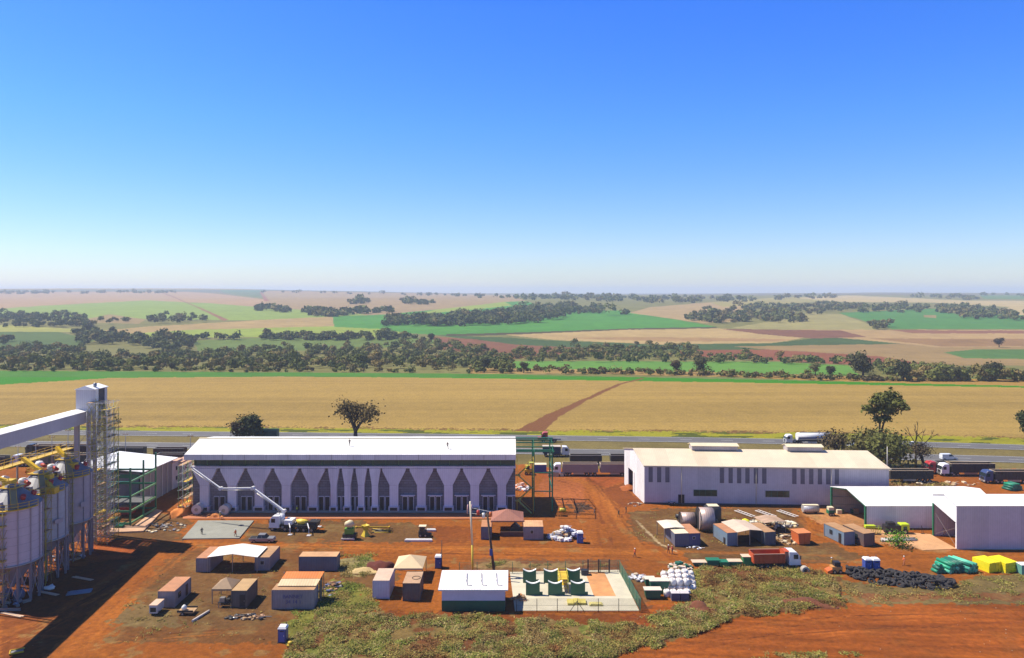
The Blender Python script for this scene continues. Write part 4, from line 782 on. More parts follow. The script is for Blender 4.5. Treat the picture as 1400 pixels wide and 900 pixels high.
def topgear():
    # white valve heads, motors and walkway above the silos
    t = thing('tank_head', 'white rounded tank head with red fittings at the left edge above the front silo', 'tank head', (-92.4, 133, 0))
    MB().lathe([(1.5, 0), (1.5, 16.2), (1.35, 17.6), (.8, 18.4), (.02, 18.7)], 20).build('shell', mat((.8, .8, .8), .4), t)
    MB().tube((.3, -1.5, 17), (.3, -1.9, 17.2), .4, 8).tube((-.6, -1.4, 16.4), (-.6, -1.8, 16.4), .3, 8).build('fitting', RED, t); MB().bar((0, -1.5, 16.3), (3, -2.5, 15.7), .15).build('spout', ORG, t)
    t = thing('walkway', 'yellow steel walkway running over the silo tops at the left edge', 'walkway')
    P0 = Vector((-93.5, 122, 20.2)); P1 = Vector((-90.6, 150, 20.2)); d = (P1 - P0).normalized(); n = Vector((d.y, -d.x, 0)) * .8
    MB().quad(P0 - n, P0 + n, P1 + n, P1 - n, .18).build('deck', YEL, t)
    for s in (-1, 1):
        r = MB()
        for z in (.55, 1.1): r.bar(P0 + n * s + Vector((0, 0, z)), P1 + n * s + Vector((0, 0, z)), .05)
        for k in range(15): q = P0.lerp(P1, k / 14) + n * s; r.bar(q, q + Vector((0, 0, 1.1)), .05)
        r.build('railing', YEL, t)
    for k in range(5): q = P0.lerp(P1, (k + .5) / 5); MB().bar((q.x, q.y, 0), (q.x, q.y, 20), .16).build('post', STEEL, t)
    for (x, y, z, lb) in ((-87.2, 130.4, 18.4, 'between the front and middle silo tops'), (-88.2, 140, 18.6, 'between the middle and rear silo tops'), (-89.3, 138.2, 19.6, 'left of the middle silo top')):
        t = thing('conveyor_drive', 'small white and red drive unit with orange chute ' + lb, 'drive unit', (x, y, 0))
        MB().lathe([(.02, z - .8), (.75, z - .6), (.8, z), (.5, z + .5), (.02, z + .6)], 12).build('housing', mat((.8, .8, .8), .4), t); MB().tube((.7, -.3, z), (1.7, -.8, z - .3), .32, 8).build('motor', RED, t)
        MB().bar((-.4, -.4, z), (-1.6, -1.6, z - 1.3), .3).build('chute', ORG, t); MB().box(-.12, .12, -.12, .12, 0, z - .7).build('post', STEEL, t)
    for (x0, y0, z0, x1, y1, z1, lb) in ((-91.8, 126, 21, -87.6, 127.5, 19, 'sloping to the front silo top'), (-91.2, 136.5, 21, -85.4, 134.5, 18.2, 'sloping to the middle silo top'), (-90.6, 145.5, 21.2, -86.2, 143.4, 18.2, 'sloping to the rear silo top'), (-84.8, 133.4, 17.6, -82.6, 131.5, 16.6, 'ending over the middle silo rim')):
        t = thing('chute', 'thick yellow chute ' + lb, 'chute'); MB().bar((x0, y0, z0), (x1, y1, z1), .6).build('duct', mat((.65, .42, .02), .45, var=.2), t); MB().box(x1 - .8, x1 + .8, y1 - .7, y1 + .7, z1 - .7, z1 + .4).build('outlet_box', YEL, t)
topgear()
def gallery():
    t = thing('conveyor_gallery', 'long grey enclosed conveyor gallery with white roof entering from the left edge', 'conveyor')
    A = Vector((-83.6, 95, 28.8)); B = Vector((-88.8, 154, 27.1)); d = (B - A).normalized(); n = Vector((-d.y, d.x, 0)).normalized() * 3.6; dn = Vector((0, 0, -2.35))
    g = mat((.5, .47, .5), .6, kind='corry', var=.08)
    b = MB(); V = [A, B, B + n, A + n, A + dn, B + dn, B + dn + n, A + dn + n]; b.add(V, [(0, 1, 2, 3), (4, 7, 6, 5), (0, 4, 5, 1), (3, 2, 6, 7), (0, 3, 7, 4), (1, 5, 6, 2)]); b.build('wall', g, t)
    up = Vector((0, 0, .12)); m = n * .5 + Vector((0, 0, .5)); e = n.normalized() * .15
    MB().quad(A - e + up, B - e + up, B + m, A + m, .06).quad(A + m, B + m, B + n + e + up, A + n + e + up, .06).build('roof', mat((.82, .81, .78), .5, kind='corry', var=.05), t)
    for k in (.42,):
        p = A.lerp(B, k) + n * .5; 
        for s in (-1.5, 1.5): MB().box(p.x + s - .12, p.x + s + .12, p.y - .12, p.y + .12, 0, p.z - 2.4).build('trestle_leg', STEEL, t)
        MB().bar((p.x - 1.5, p.y, 20), (p.x + 1.5, p.y, 24), .1).bar((p.x + 1.5, p.y, 20), (p.x - 1.5, p.y, 24), .1).build('trestle_brace', STEEL, t)
    t = thing('transfer_tower', 'boxy grey conveyor head house with white roof, open on its right side, on tall columns', 'head house', (-91, 152.6, 0))
    g2 = mat((.55, .53, .57), .55, kind='corrx', var=.06)
    MB().box(0, 4.0, 0, .12, 25, 31.7).build('wall', g2, t); MB().box(0, .12, .12, 4.6, 25, 31.7).build('wall', g2, t); MB().box(0, 4, 4.48, 4.6, 25, 31.7).build('wall', g2, t); MB().box(3.88, 4.0, .12, 1.3, 25, 31.7).build('wall', mat((.75, .74, .72), .6, kind='corry'), t); MB().box(3.88, 4.0, 3.7, 4.48, 25, 31.7).build('wall', g2, t)
    MB().box(.12, 3.88, .12, 4.48, 25, 25.15).build('floor', STEEL, t)
    MB().prism([(-.15, 31.7), (4.15, 31.7), (4.15, 31.8), (2, 32.5), (-.15, 31.8)], -.2, 4.8).build('roof', mat((.82, .81, .8), .5), t); MB().box(1.2, 2.8, 1.5, 3.2, 26.2, 29).build('drive', DARK, t)
    MB().lathe([(.35, 32.2), (.35, 32.9), (.02, 33)], 10, (3.2, 1.4)).build('roof_vent', STEEL, t)
    for x, y in ((.2, .3), (3.8, .3), (.2, 4.3), (3.8, 4.3)): MB().box(x - .3 - (.3 if x < 1 and y < 1 else 0), x + .3, y - .3, y + .3, 0, 25).build('column', mat((.33, .3, .33), .6), t)
    for z in (5, 10, 15, 20): MB().bar((.2, .3, z), (3.8, .3, z), .1).bar((3.8, .3, z), (3.8, 4.3, z), .1).bar((.2, .3, z), (3.8, .3, z + 4.6), .07).build('brace', STEEL, t)
gallery()
# ------------------------------------------------------------------ site cabins
def cabin(px0, px1, py, D, h, label, wc, rc, rz=0, name='site_container', cat='container', door=None, win=(), side=(), group='site containers', roofpitch=0, back=None):
    p = G(px0, py); W = (px1 - px0) * p.y / 1000; t = thing(name, label, cat, p, rz, group)
    MB().box(0, W, 0, D, .12, h).build('wall', wc, t)
    fr = MB()
    for x in (0, W):
        for y in (0, D): fr.box(x - .07, x + .07, y - .07, y + .07, 0, h + .02)
    for z in (.06, h - .02): fr.box(-.06, W + .06, -.06, .07, z, z + .12).box(W - .06, W + .06, 0, D, z, z + .12)
    fr.build('frame', wc, t)
    MB().quad((-.05, -.05, h + .14), (W + .05, -.05, h + .14), (W + .05, D + .05, h + .14 + roofpitch), (-.05, D + .05, h + .14 + roofpitch), .08).build('roof', rc, t)
    if door is not None:
        d = MB().box(W * door - .45, W * door + .45, -.05, -.003, .15, 2.15).build('door', DARK, t); MB().box(W * door + .28, W * door + .34, -.11, -.053, 1.0, 1.25).build('handle', STEEL, d)
    for a, s, z0, z1 in win:
        f = MB().box(W * a - s, W * a + s, -.055, -.003, z0, z1).build('window', mat((.5, .48, .46), .5), t); MB().box(W * a - s + .07, W * a + s - .07, -.075, -.058, z0 + .07, z1 - .07).build('pane', GLASS, f)
    for a, s, z0, z1 in side:
        sx = W if p.x < 0 else 0; e = 1 if p.x < 0 else -1
        f = MB().box(min(sx + .003 * e, sx + .06 * e), max(sx + .003 * e, sx + .06 * e), D * a - s, D * a + s, z0, z1).build('side_window' if z0 > .5 else 'side_door', GLASS if z0 > .5 else DARK, t)
    return t
LG = mat((.25, .235, .26), .6, kind='corr', dirt=.2, var=.2); BG = mat((.10, .13, .19), .6, kind='corr', dirt=.2, var=.2); DG = mat((.09, .095, .09), .7, kind='corr', dirt=.2, var=.25); LW = mat((.58, .55, .62), .55, kind='corr', dirt=.15); BLG = mat((.15, .23, .3), .6, kind='corr', dirt=.15)
cabin(216.5, 238.5, 831, 6.06, 2.6, 'grey container with rust-orange roof, standing alone at lower left', LG, RUSTR, side=[(.3, .5, 1, 1.9), (.75, .4, .2, 2.1)])
cabin(268.5, 287, 782.5, 6.06, 2.5, 'grey container carrying the left end of the white awning', LG, RUSTR, win=[], door=None)
cabin(349, 368, 780.5, 6.06, 2.4, 'grey container with blue poster carrying the right end of the white awning', LG, BROWNR, win=[(.5, .4, 1.1, 1.9)])
cabin(317, 337, 831, 5.0, 2.7, 'dark container with tan roof and open doorway, right of the small brown pyramid tent', DG, mat((.45, .28, .12), .7, kind='corr', var=.2), door=.72)
cabin(372, 429, 833.5, 2.6, 3.1, 'long weathered grey container with faded blue lettering, under the orange lean-to roof', LG, BROWNR)
cabin(409, 460, 781, 2.5, 2.6, 'dark blue-grey container lying lengthwise behind the orange-roofed workshop', BG, mat((.55, .3, .14), .7, kind='corr', var=.2))
cabin(510, 532, 819, 5.4, 3.0, 'pale lilac container with pinkish roof, left of the dark one', LW, mat((.6, .42, .3), .7, kind='corr', var=.15))
cabin(551, 573.5, 822, 5.0, 2.9, 'dark grey-green container with a coil on its tan roof', DG, mat((.45, .28, .16), .7, kind='corr', var=.2))
def loop(p, r, z, lb):
    t = MB(); pts = [(p[0] + r * math.cos(a), p[1] + r * math.sin(a), z) for a in [k * .45 for k in range(15)]]; t.path(pts, .04, 5); t.build('hose_coil', DARK, None, label=lb, category='hose')
_p = G(562, 822); loop((_p.x + .6, _p.y + 2.2), .7, 3.1, 'dark hose coil lying on the tan container roof')
cabin(658, 671.5, 738, 4.6, 2.6, 'small blue-grey container at the left of the red-roofed shelter', BG, RUSTR)
cabin(716, 742.5, 738.5, 4.2, 2.7, 'grey container with ribbed orange roof at the right of the red-roofed shelter', LG, mat((.62, .33, .16), .7, kind='corrx', var=.25), win=[(.42, .35, 1.3, 2.1)])
cabin(923, 942, 748, 6.0, 2.6, 'dark container under the cream awning left of the corrugated drums', BG, CREAM, rz=.12)
cabin(942, 957.5, 747, 6.0, 2.5, 'blue container with rust-brown roof, right half of the pair near the drums', mat((.07, .08, .18), .6, kind='corr', dirt=.12), RUSTR, rz=.12, win=[(.45, .3, 1.4, 2.0)])
cabin(994.5, 1008, 747, 6.06, 2.6, 'blue-sided container with rust-orange roof at the left end of the workshop yard', BLG, RUSTR, rz=.2, side=[(.2, .4, .2, 1.4)])
cabin(1046, 1061.5, 746, 6.06, 2.6, 'dark container with brown roof at the right end of the workshop yard', mat((.07, .1, .13), .6, kind='corr', dirt=.1), BROWNR, rz=.2)
cabin(1154, 1170.5, 746, 6.06, 2.6, 'blue-grey container with brown roof, left of the two before the open shed', BLG, BROWNR, rz=.26, side=[(.65, .45, 1.1, 2.0), (.2, .4, .2, 2.1)])
cabin(1181, 1198, 748, 6.06, 2.6, 'dark container with brown roof, right of the two before the open shed', mat((.1, .08, .08), .6, kind='corr', dirt=.2), BROWNR, rz=.26, side=[(.4, .7, .9, 2.0)])
# awnings and shelters
def post(t, x, y, h, m=STEEL): MB().box(x - .06, x + .06, y - .06, y + .06, 0, h).build('post', m, t)
def awning(name, label, px0, px1, py, D, z0, z1, m, cat='awning', posts=True, dip=0, rz=0):
    p = G(px0, py); W = (px1 - px0) * p.y / 1000; t = thing(name, label, cat, p, rz)
    MB().quad((0, 0, z0), (W / 2, -.1, z1), (W / 2, D, z1), (0, D, z0), .05).quad((W / 2, -.1, z1), (W, 0, z0), (W, D, z0), (W / 2, D, z1), .05).build('roof', m, t)
    if posts:
        for x in (.1, W / 2, W - .1):
            for y in (.1, D - .1): post(t, x, y, z0 if x != W / 2 else z1)
    for y in (.3, D / 2, D - .3): MB().bar((0, y, z0 - .1), (W / 2, y, z1 - .12), .05).bar((W / 2, y, z1 - .12), (W, y, z0 - .1), .05).build('rafter', STEEL, t)
    return t
awning('awning', 'white awning roof spanning between two grey containers', 283, 352, 783, 5.6, 2.85, 3.5, mat((.75, .72, .66), .6, kind='corrx'))
awning('awning', 'low cream awning roof over the container left of the big drums', 908, 937, 742, 5.0, 2.95, 3.15, mat((.72, .63, .5), .6, kind='corry'), rz=.12)
awning('awning', 'pinkish beige awning roof between the containers of the workshop yard', 1008, 1046, 747, 7.0, 2.85, 3.25, mat((.62, .48, .36), .6, kind='corry', var=.15), rz=.2)
awning('awning', 'brown cluttered lean-to roof behind the right end of the workshop yard', 1045, 1078, 730, 4.5, 2.3, 2.6, mat((.45, .3, .2), .7, kind='corr', var=.3), rz=.2)
def tent(name, label, px0, px1, py, D, z0, z1, m, m2=None):
    p = G(px0, py); W = (px1 - px0) * p.y / 1000; t = thing(name, label, 'shelter', p); c = (W / 2, D / 2, z1); q = [(0, 0, z0), (W, 0, z0), (W, D, z0), (0, D, z0)]; b = MB()
    b.add(q + [c] + [(x, y, z - .06) for x, y, z in q] + [(c[0], c[1], c[2] - .06)], [(0, 1, 4), (1, 2, 4), (2, 3, 4), (3, 0, 4), (6, 5, 9), (7, 6, 9), (8, 7, 9), (5, 8, 9), (0, 5, 6, 1), (1, 6, 7, 2), (2, 7, 8, 3), (3, 8, 5, 0)])
    b.build('canopy', m, t); MB().box(0, W, -.03, .0, z0 - .28, z0 - .02).build('valance', m2 or m, t)
    for x in (.1, W - .1):
        for y in (.1, D - .1): post(t, x, y, z0)
    return t
tent('pyramid_tent', 'cream pyramid tent beside the dark earth heap', 538, 578, 797, 6.0, 2.6, 4.0, mat((.62, .46, .27), .8, var=.1))
tent('pyramid_tent', 'small brown pyramid tent left of the tan-roofed dark container', 289, 317, 826, 4.0, 2.5, 3.7, mat((.3, .2, .12), .8, var=.2))
tent('hip_roof_shelter', 'open shelter with dusky red hipped roof between two small containers', 671, 716, 732, 6.5, 3.1, 4.7, mat((.32, .13, .09), .8, kind='corrx', var=.15))
def counter():
    p = G(684, 736); t = thing('brick_counter', 'low dark counter with small kennel-shaped oven under the red-roofed shelter', 'counter', p); MB().box(0, 5, 1, 1.2, 0, 1.0).build('wall', mat((.1, .05, .04), .9), t)
    MB().prism([(2.2, 0), (4.2, 0), (4.2, 1.6), (3.2, 2.5), (2.2, 1.6)], 2.0, 3.4).build('oven', DARK, t)
counter()
def workshop():
    p = G(373, 833.5); t = thing('lean_to_roof', 'bright orange and cream lean-to roof raised above the long lettered container', 'roof', p); W = 7.0
    MB().quad((.3, 1.2, 3.42), (W - .2, 1.2, 3.42), (W + .05, 2.8, 3.95), (.55, 2.8, 3.95), .06).build('lower_sheet', mat((.62, .47, .27), .6, kind='corrx', var=.15), t)
    MB().quad((.55, 2.82, 4.0), (W + .05, 2.82, 4.0), (W + .3, 4.6, 4.5), (.8, 4.6, 4.5), .06).build('upper_sheet', mat((.62, .17, .02), .6, kind='corrx', var=.15), t)
    for x in (.1, W - .2):
        for y, z in ((2.65, 3.8), (4.5, 4.4)): post(t, x + .4, y, z)
    MB().box(W - .1, W - .03, 2.65, 4.5, 0, 3.8).build('side_wall', DARK, t)
workshop()
def letters():   # faded blue lettering on the long container, left as weathered strokes
    p = G(372, 833.5)
    cu = bpy.data.curves.new('lettering', 'FONT'); cu.body = 'BANNET\n 34 14 1'; cu.size = .85; cu.extrude = .004; cu.align_x = 'CENTER'
    o = bpy.data.objects.new('lettering', cu); COL.objects.link(o); dg = bpy.context.evaluated_depsgraph_get(); me = bpy.data.meshes.new_from_object(o.evaluated_get(dg)); bpy.data.objects.remove(o)
    me.materials.clear(); me.materials.append(mat((.08, .08, .22), .7, var=.3, scale=5)); q = bpy.data.objects.new('lettering', me); COL.objects.link(q)
    par = [o for o in bpy.data.objects if o.get('label', '').startswith('long weathered grey')][0]; q.parent = par; q.location = (3.4, -.08, 1.85); q.rotation_euler = (R(90), 0, 0)
letters()
# white transformer house with green plinth
def house():
    p = G(604, 836); W = 10.3; t = thing('control_house', 'low white building with dark green lower wall and three thin pipes lying on its roof', 'building', p)
    MB().box(0, W, 0, 5.6, 1.75, 3.7).build('wall', mat((.62, .56, .66), .7, dirt=.03), t); MB().box(-.02, W + .02, -.02, 5.62, -.1, 1.747).build('lower_wall', GREEND, t)
    MB().quad((-.55, -.5, 3.72), (W + .5, -.5, 3.72), (W + .5, 6.2, 4.35), (-.55, 6.2, 4.35), .16).build('roof', mat((.8, .76, .76), .5, kind='corrx', var=.06), t)
    for k in range(3): x = 3.8 + k * 2.5; MB().path([(x, 5.0, 4.36), (x + .1, 2.1, 4.12), (x + .3, .9, 3.98), (x + 1.1, .7, 3.96)], .06, 5).build('roof_pipe', STEEL, t)
    MB().box(-.5, W + .45, -.56, -.5, 3.55, 3.75).build('fascia', WHITE, t)
    MB().box(W + .02, W + .06, 1.2, 2.3, .2, 2.2).build('door', STEEL, t)
house()
# ------------------------------------------------------------------ fenced substation yard
TG = mat((.006, .1, .055), .45, var=.12); WR = mat((.75, .75, .7), .5)
def tblock(px0, px1, py, lb):
    p = G(px0, py, .12); p.z = .12; W = (px1 - px0) * p.y / 1000; t = thing('transformer_screen', lb, 'screen wall', p, 0, 'green concave-topped screens in the fenced yard'); n = 10
    top = [(W * i / n, 2.35 - .42 * math.sin(math.pi * i / n)) for i in range(n + 1)]
    MB().prism([(0, 0), (W, 0)] + top[::-1], 0, .45).build('panel', TG, t)
    b = MB()
    for a, c in zip(top, top[1:]): b.add([(a[0], -.04, a[1] + .003), (c[0], -.04, c[1] + .003), (c[0], .49, c[1] + .003), (a[0], .49, a[1] + .003), (a[0], -.04, a[1] + .09), (c[0], -.04, c[1] + .09), (c[0], .49, c[1] + .09), (a[0], .49, a[1] + .09)], [(0, 1, 5, 4), (2, 3, 7, 6), (4, 5, 6, 7), (0, 3, 2, 1)])
    b.build('rim', WR, t); MB().box(W + .003, W + .5, 0.1, .3, 0, .5).build('foot', TG, t)
for px0, px1, py, lb in ((715, 733, 797, 'dark green concave-topped screen, back row left, nearest the white building'), (743.5, 762.5, 797, 'dark green concave-topped screen, middle of the back row'), (774, 793, 796, 'dark green concave-topped screen, right end of the back row behind yellow scaffolding'),
    (719, 738, 814, 'dark green concave-topped screen, front row left'), (749.5, 768.5, 814, 'dark green concave-topped screen, middle of the front row'), (780.5, 800, 814, 'dark green concave-topped screen, right end of the front row')): tblock(px0, px1, py, lb)
def scaf2():
    p = G(765, 812); t = thing('yellow_scaffold', 'bright yellow scaffold between the middle and right green screens', 'scaffold', p); m = mat((.6, .5, .03), .5, var=.2)
    for x in (0, 1.5):
        for y in (0, 2, 4): MB().tube((x, y, .1), (x, y, 3), .05, 5).build('standard', m, t)
    b = MB()
    for z in (1, 2, 2.9):
        for x in (0, 1.5): b.tube((x, 0, z), (x, 4, z), .04, 4)
        for y in (0, 2, 4): b.tube((0, y, z), (1.5, y, z), .04, 4)
    b.build('ledgers', m, t)
    for z in (1.4, 2.4): MB().box(.1, 1.4, .1, 3.9, z, z + .06).build('plank', YEL, t)
    p = G(777, 829); t = thing('panel_stack', 'pale yellow formwork panels lying in the front of the fenced yard', 'panels', (p.x, p.y, .125)); 
    for k in range(3): MB().box(k * 1.05 - .1, k * 1.05 + .9, .1 * k, 1.9, .0, .35 + .1 * (k % 2)).build('panel', mat((.6, .5, .12), .8, var=.25), t)
    t = thing('panel_stack', 'low pale yellow boards right of the formwork panels in the fenced yard', 'boards', G(806, 829, .12)); MB().box(0, 2.2, 0, 1.2, 0, .2).box(.2, 2.0, .1, 1.0, .2, .32).build('board', mat((.58, .5, .18), .8, var=.25), t)
    p = G(795, 788); t = thing('equipment_box', 'dark blue equipment box behind the back row of green screens', 'box', p); MB().box(0, 1.3, 0, 1, .1, .9).build('body', mat((.02, .025, .05), .5), t, bevel=.04); MB().box(-.05, 1.35, -.05, 1.05, .9, 1.0).build('lid', DARK, t)
scaf2()
def fence(name, label, P, h, m, mesh=None, step=3.6, brace=()):
    t = thing(name, label, 'fence'); pts = [G(*p) for p in P]; wires = MB()
    for a, b in zip(pts, pts[1:]):
        n = max(1, round((b - a).length / step))
        for i in range(n + 1): q = a.lerp(b, i / n); MB().tube((q.x, q.y, 0), (q.x, q.y, h), .055, 5).build('post', m, t)
        for z in (.15, h * .5, h - .05): wires.tube((a.x, a.y, z), (b.x, b.y, z), .018, 3)
        if mesh: MB().quad((a.x, a.y, .1), (b.x, b.y, .1), (b.x, b.y, h - .1), (a.x, a.y, h - .1), .01).build('mesh_panel', mesh, t)
    wires.build('rail', m, t)
    for px, py in brace:
        q = G(px, py)
        for s in (-1, 1): MB().tube((q.x + s * 1.2, q.y, .05), (q.x, q.y, h * .8), .05, 5).build('brace', m, t)
    return t
def netmat(rgb, a):
    m, t, b = nodes('wire_mesh'); N = t.nodes.new; L = t.links.new; tc = N('ShaderNodeTexCoord'); sx = N('ShaderNodeSeparateXYZ'); L(tc.outputs['Object'], sx.inputs[0])
    s = N('ShaderNodeMath'); s.operation = 'ADD'; L(sx.outputs['X'], s.inputs[0]); L(sx.outputs['Y'], s.inputs[1]); fs = []
    for src in ((s.outputs[0]), (sx.outputs['Z'])):
        f = N('ShaderNodeMath'); f.operation = 'MULTIPLY'; f.inputs[1].default_value = 8; L(src, f.inputs[0]); g = N('ShaderNodeMath'); g.operation = 'FRACT'; L(f.outputs[0], g.inputs[0]); c = N('ShaderNodeMath'); c.operation = 'LESS_THAN'; c.inputs[1].default_value = a; L(g.outputs[0], c.inputs[0]); fs.append(c)
    mx = N('ShaderNodeMath'); mx.operation = 'MAXIMUM'; L(fs[0].outputs[0], mx.inputs[0]); L(fs[1].outputs[0], mx.inputs[1]); L(mx.outputs[0], b.inputs['Alpha']); b.inputs['Base Color'].default_value = (*rgb, 1); b.inputs['Roughness'].default_value = .6; return m
NETG = netmat((.05, .2, .13), .22); NET = netmat((.1, .12, .1), .06)
fence('yard_fence', 'wire fence with dark posts along the front of the concrete yard', [(706, 837), (874, 837)], 2.2, DARK, NET, 3.4, [(789, 837)])
fence('yard_fence', 'green mesh fence on the right side of the concrete yard', [(876, 837), (847, 783)], 2.3, GREEND, NETG, 3.0)
fence('yard_fence', 'wire fence with green posts along the back of the concrete yard', [(628, 786), (845, 783)], 2.3, GREEND, NET, 3.2)
def gate():
    a, b = G(804, 784), G(833, 784); t = thing('yard_gate', 'dark double gate in the back fence of the concrete yard', 'gate')
    for q in (a, a.lerp(b, .5), b): MB().box(q.x - .12, q.x + .12, q.y - .12, q.y + .12, 0, 2.6).build('post', DARK, t)
    for i in (0, 1):
        u, v = a.lerp(b, i / 2), a.lerp(b, (i + 1) / 2); f = MB(); 
        for z in (.2, 1.2, 2.2): f.bar((u.x + .15, u.y, z), (v.x - .15, v.y, z), .035)
        for k in range(6): x = u.x + .2 + (v.x - u.x - .4) * k / 5; f.bar((x, u.y, .2), (x, u.y, 2.2), .02)
        f.build('leaf', DARK, t)
gate()
# ------------------------------------------------------------------ portable toilets
def toilet(px, py, lb, rz=0, c=BLUE, s=1.0):
    t = thing('portable_toilet', lb, 'portable toilet', G(px, py), rz, 'portable toilets'); t.scale = (s, s, s)
    MB().box(-.6, .6, -.6, .6, .1, 2.1).build('cabin', c, t, bevel=.03); MB().box(-.68, .68, -.68, .68, 0, .12).build('base', DARK, t)
    MB().add([(-.66, -.66, 2.1), (.66, -.66, 2.1), (.66, .66, 2.1), (-.66, .66, 2.1), (-.5, -.5, 2.38), (.5, -.5, 2.38), (.5, .5, 2.38), (-.5, .5, 2.38)], [(0, 1, 5, 4), (1, 2, 6, 5), (2, 3, 7, 6), (3, 0, 4, 7), (4, 5, 6, 7), (3, 2, 1, 0)]).build('roof', mat((.8, .78, .76), .5), t)
    d = MB().box(-.42, .42, -.64, -.603, .2, 1.98).build('door', mat((.05, .11, .36), .4), t); MB().box(.28, .34, -.68, -.643, 1.0, 1.2).build('handle', WR, d); MB().box(-.3, .3, -.655, -.643, 1.7, 1.85).build('vent', DARK, d)
    MB().tube((.35, .4, 2.2), (.35, .4, 2.75), .06, 6).build('vent_pipe', DARK, t)
toilet(387, 877, 'blue portable toilet with white roof standing alone on the red soil at bottom left', 0, mat((.04, .07, .22), .4), 1.0); toilet(599.5, 776, 'blue portable toilet right of the cream pyramid tent', 0, BLUE, 1); toilet(1185.5, 780.5, 'left of the two blue portable toilets by the black tyre heap', 0, BLUE, 1.05); toilet(1196.5, 781, 'right of the two blue portable toilets by the black tyre heap', .02, BLUE, 1.05); toilet(793, 742, 'blue portable toilet at the right end of the rubbish heap', 0, BLUE, 1.0)
# ------------------------------------------------------------------ vehicles
def wheel(t, x, y, r, w=.28):
    wl = MB().tube((x, y - w / 2, r), (x, y + w / 2, r), r, 14).build('wheel', RUB, t); MB().tube((x, y - w / 2 - .02, r), (x, y + w / 2 + .02, r), r * .5, 10).build('rim', STEEL, wl)
def trailer(t, x0, L, m, rim, W=2.5, H=3.3, load=None):
    tr = MB(); tr.box(x0, x0 + L, -W / 2, -W / 2 + .08, 1.3, H); tr.box(x0, x0 + L, W / 2 - .08, W / 2, 1.3, H); tr.box(x0, x0 + .08, -W / 2 + .08, W / 2 - .08, 1.3, H); tr.box(x0 + L - .08, x0 + L, -W / 2 + .08, W / 2 - .08, 1.3, H); tr.box(x0, x0 + L, -W / 2, W / 2, 1.1, 1.29)
    tb = tr.build('trailer_body', m, t)
    MB().box(x0 - .04, x0 + L + .04, -W / 2 - .07, -W / 2 + .12, H, H + .12).box(x0 - .04, x0 + L + .04, W / 2 - .12, W / 2 + .07, H, H + .12).box(x0 - .04, x0 + .1, -W / 2 + .12, W / 2 - .12, H, H + .1).build('top_rail', rim, tb)
    rb = MB()
    for k in range(int(L / .9) + 1): x = x0 + .05 + (L - .1) * k / int(L / .9); rb.box(x - .04, x + .04, -W / 2 - .06, -W / 2, 1.3, H)
    rb.build('side_rib', m, tb)
    MB().box(x0 + .1, x0 + L - .1, -W / 2 + .1, W / 2 - .1, H - .55, H - .5).build('tarpaulin', load or mat((.35, .26, .16), .9, var=.2), tb)
    MB().box(x0 + .2, x0 + L - .2, -.45, .45, .85, 1.1).build('chassis', DARK, t); MB().box(x0 + L * .3, x0 + L * .6, -W / 2, -W / 2 + .05, .55, 1.05).build('side_guard', STEEL, t)
    for k in (.76, .9) if L < 9 else (.68, .8, .92):
        for y in (-W / 2 + .2, W / 2 - .2): wheel(t, x0 + L * k, y, .5)
def cab(t, x, m, W=2.5, H=3.1, L=2.2, white=None):   # front of the cab towards -x
    c = MB().prism([(x, .75), (x + L, .75), (x + L, H + .35), (x + L * .35, H + .3), (x + L * .12, H - .25), (x, 1.8)], -W / 2, W / 2).build('cab', m, t, bevel=.06)
    MB().prism([(x - .02, 1.86), (x + .02, 1.86), (x + L * .13, H - .32), (x + L * .10, H - .32)], -W / 2 + .15, W / 2 - .15).build('windscreen', GLASS, c)
    for s in (-1, 1): MB().box(x + L * .22, x + L * .62, min(s * W / 2, s * (W / 2 + .02)), max(s * W / 2, s * (W / 2 + .02)), 1.9, 2.75).build('side_window', GLASS, c); MB().box(x + .02, x + .15, s * (W / 2 + .15) - .08, s * (W / 2 + .15) + .08, 1.9, 2.6).build('mirror', DARK, c)
    MB().box(x - .12, x + .02, -W / 2, W / 2, .45, .95).build('bumper', STEEL, c); MB().box(x - .04, x - .003, -.7, .7, 1.0, 1.7).build('grille', DARK, c)
    for s in (-1, 1): MB().box(x - .15, x - .125, s * .95 - .18, s * .95 + .18, .62, .84).build('headlight', mat((.8, .8, .75), .2), c)
    for y in (-W / 2 + .2, W / 2 - .2): wheel(t, x + .75, y, .5); wheel(t, x + L + 1.3, y, .5); wheel(t, x + L + 2.4, y, .5)
    MB().box(x + .3, x + L + 3.2, -.45, .45, .6, .85).build('chassis', DARK, t); MB().tube((x + L + .5, -W / 2 + .2, .9), (x + L + 1.0, -W / 2 + .2, .9), .3, 10).build('fuel_tank', STEEL, t)
def rig(px, py, rz, lb, cabm, trs, tm, rim, group='grain trucks parked between the site and the highway', name='grain_truck', H=3.3, gap=.7, load=None):
    t = thing(name, lb, 'truck' if cabm else 'trailer', G(px, py), rz, group); x = 0
    if cabm: cab(t, 0, cabm); x = 2.7
    for L in trs: trailer(t, x, L, tm, rim, H=H, load=load); x += L + gap
    return t
TD = mat((.03, .035, .03), .6, dirt=.1); TGN = mat((.12, .14, .1), .6, dirt=.15); RIM = mat((.55, .42, .28), .7); RIMG = mat((.3, .28, .25), .7); TRD = mat((.05, .02, .02), .7, dirt=.1); TPL = mat((.27, .23, .24), .6, dirt=.2)
WC = mat((.72, .72, .74), .3, dirt=.05)
rig(18, 637, .0, 'truck with pale cab and two green-grey trailers parked at far left behind the silos', WC, [8.6, 7.2], TGN, RIM)
rig(38, 621.5, 0, 'dark-cabbed truck in the rear row at far left with cream-rimmed trailers', mat((.03, .03, .04), .3), [8.2, 9.5], TRD, RIM, H=3.0)
rig(-22, 639, 0, 'black trailer cut by the left edge of the photo', None, [7.0], TD, RIMG)
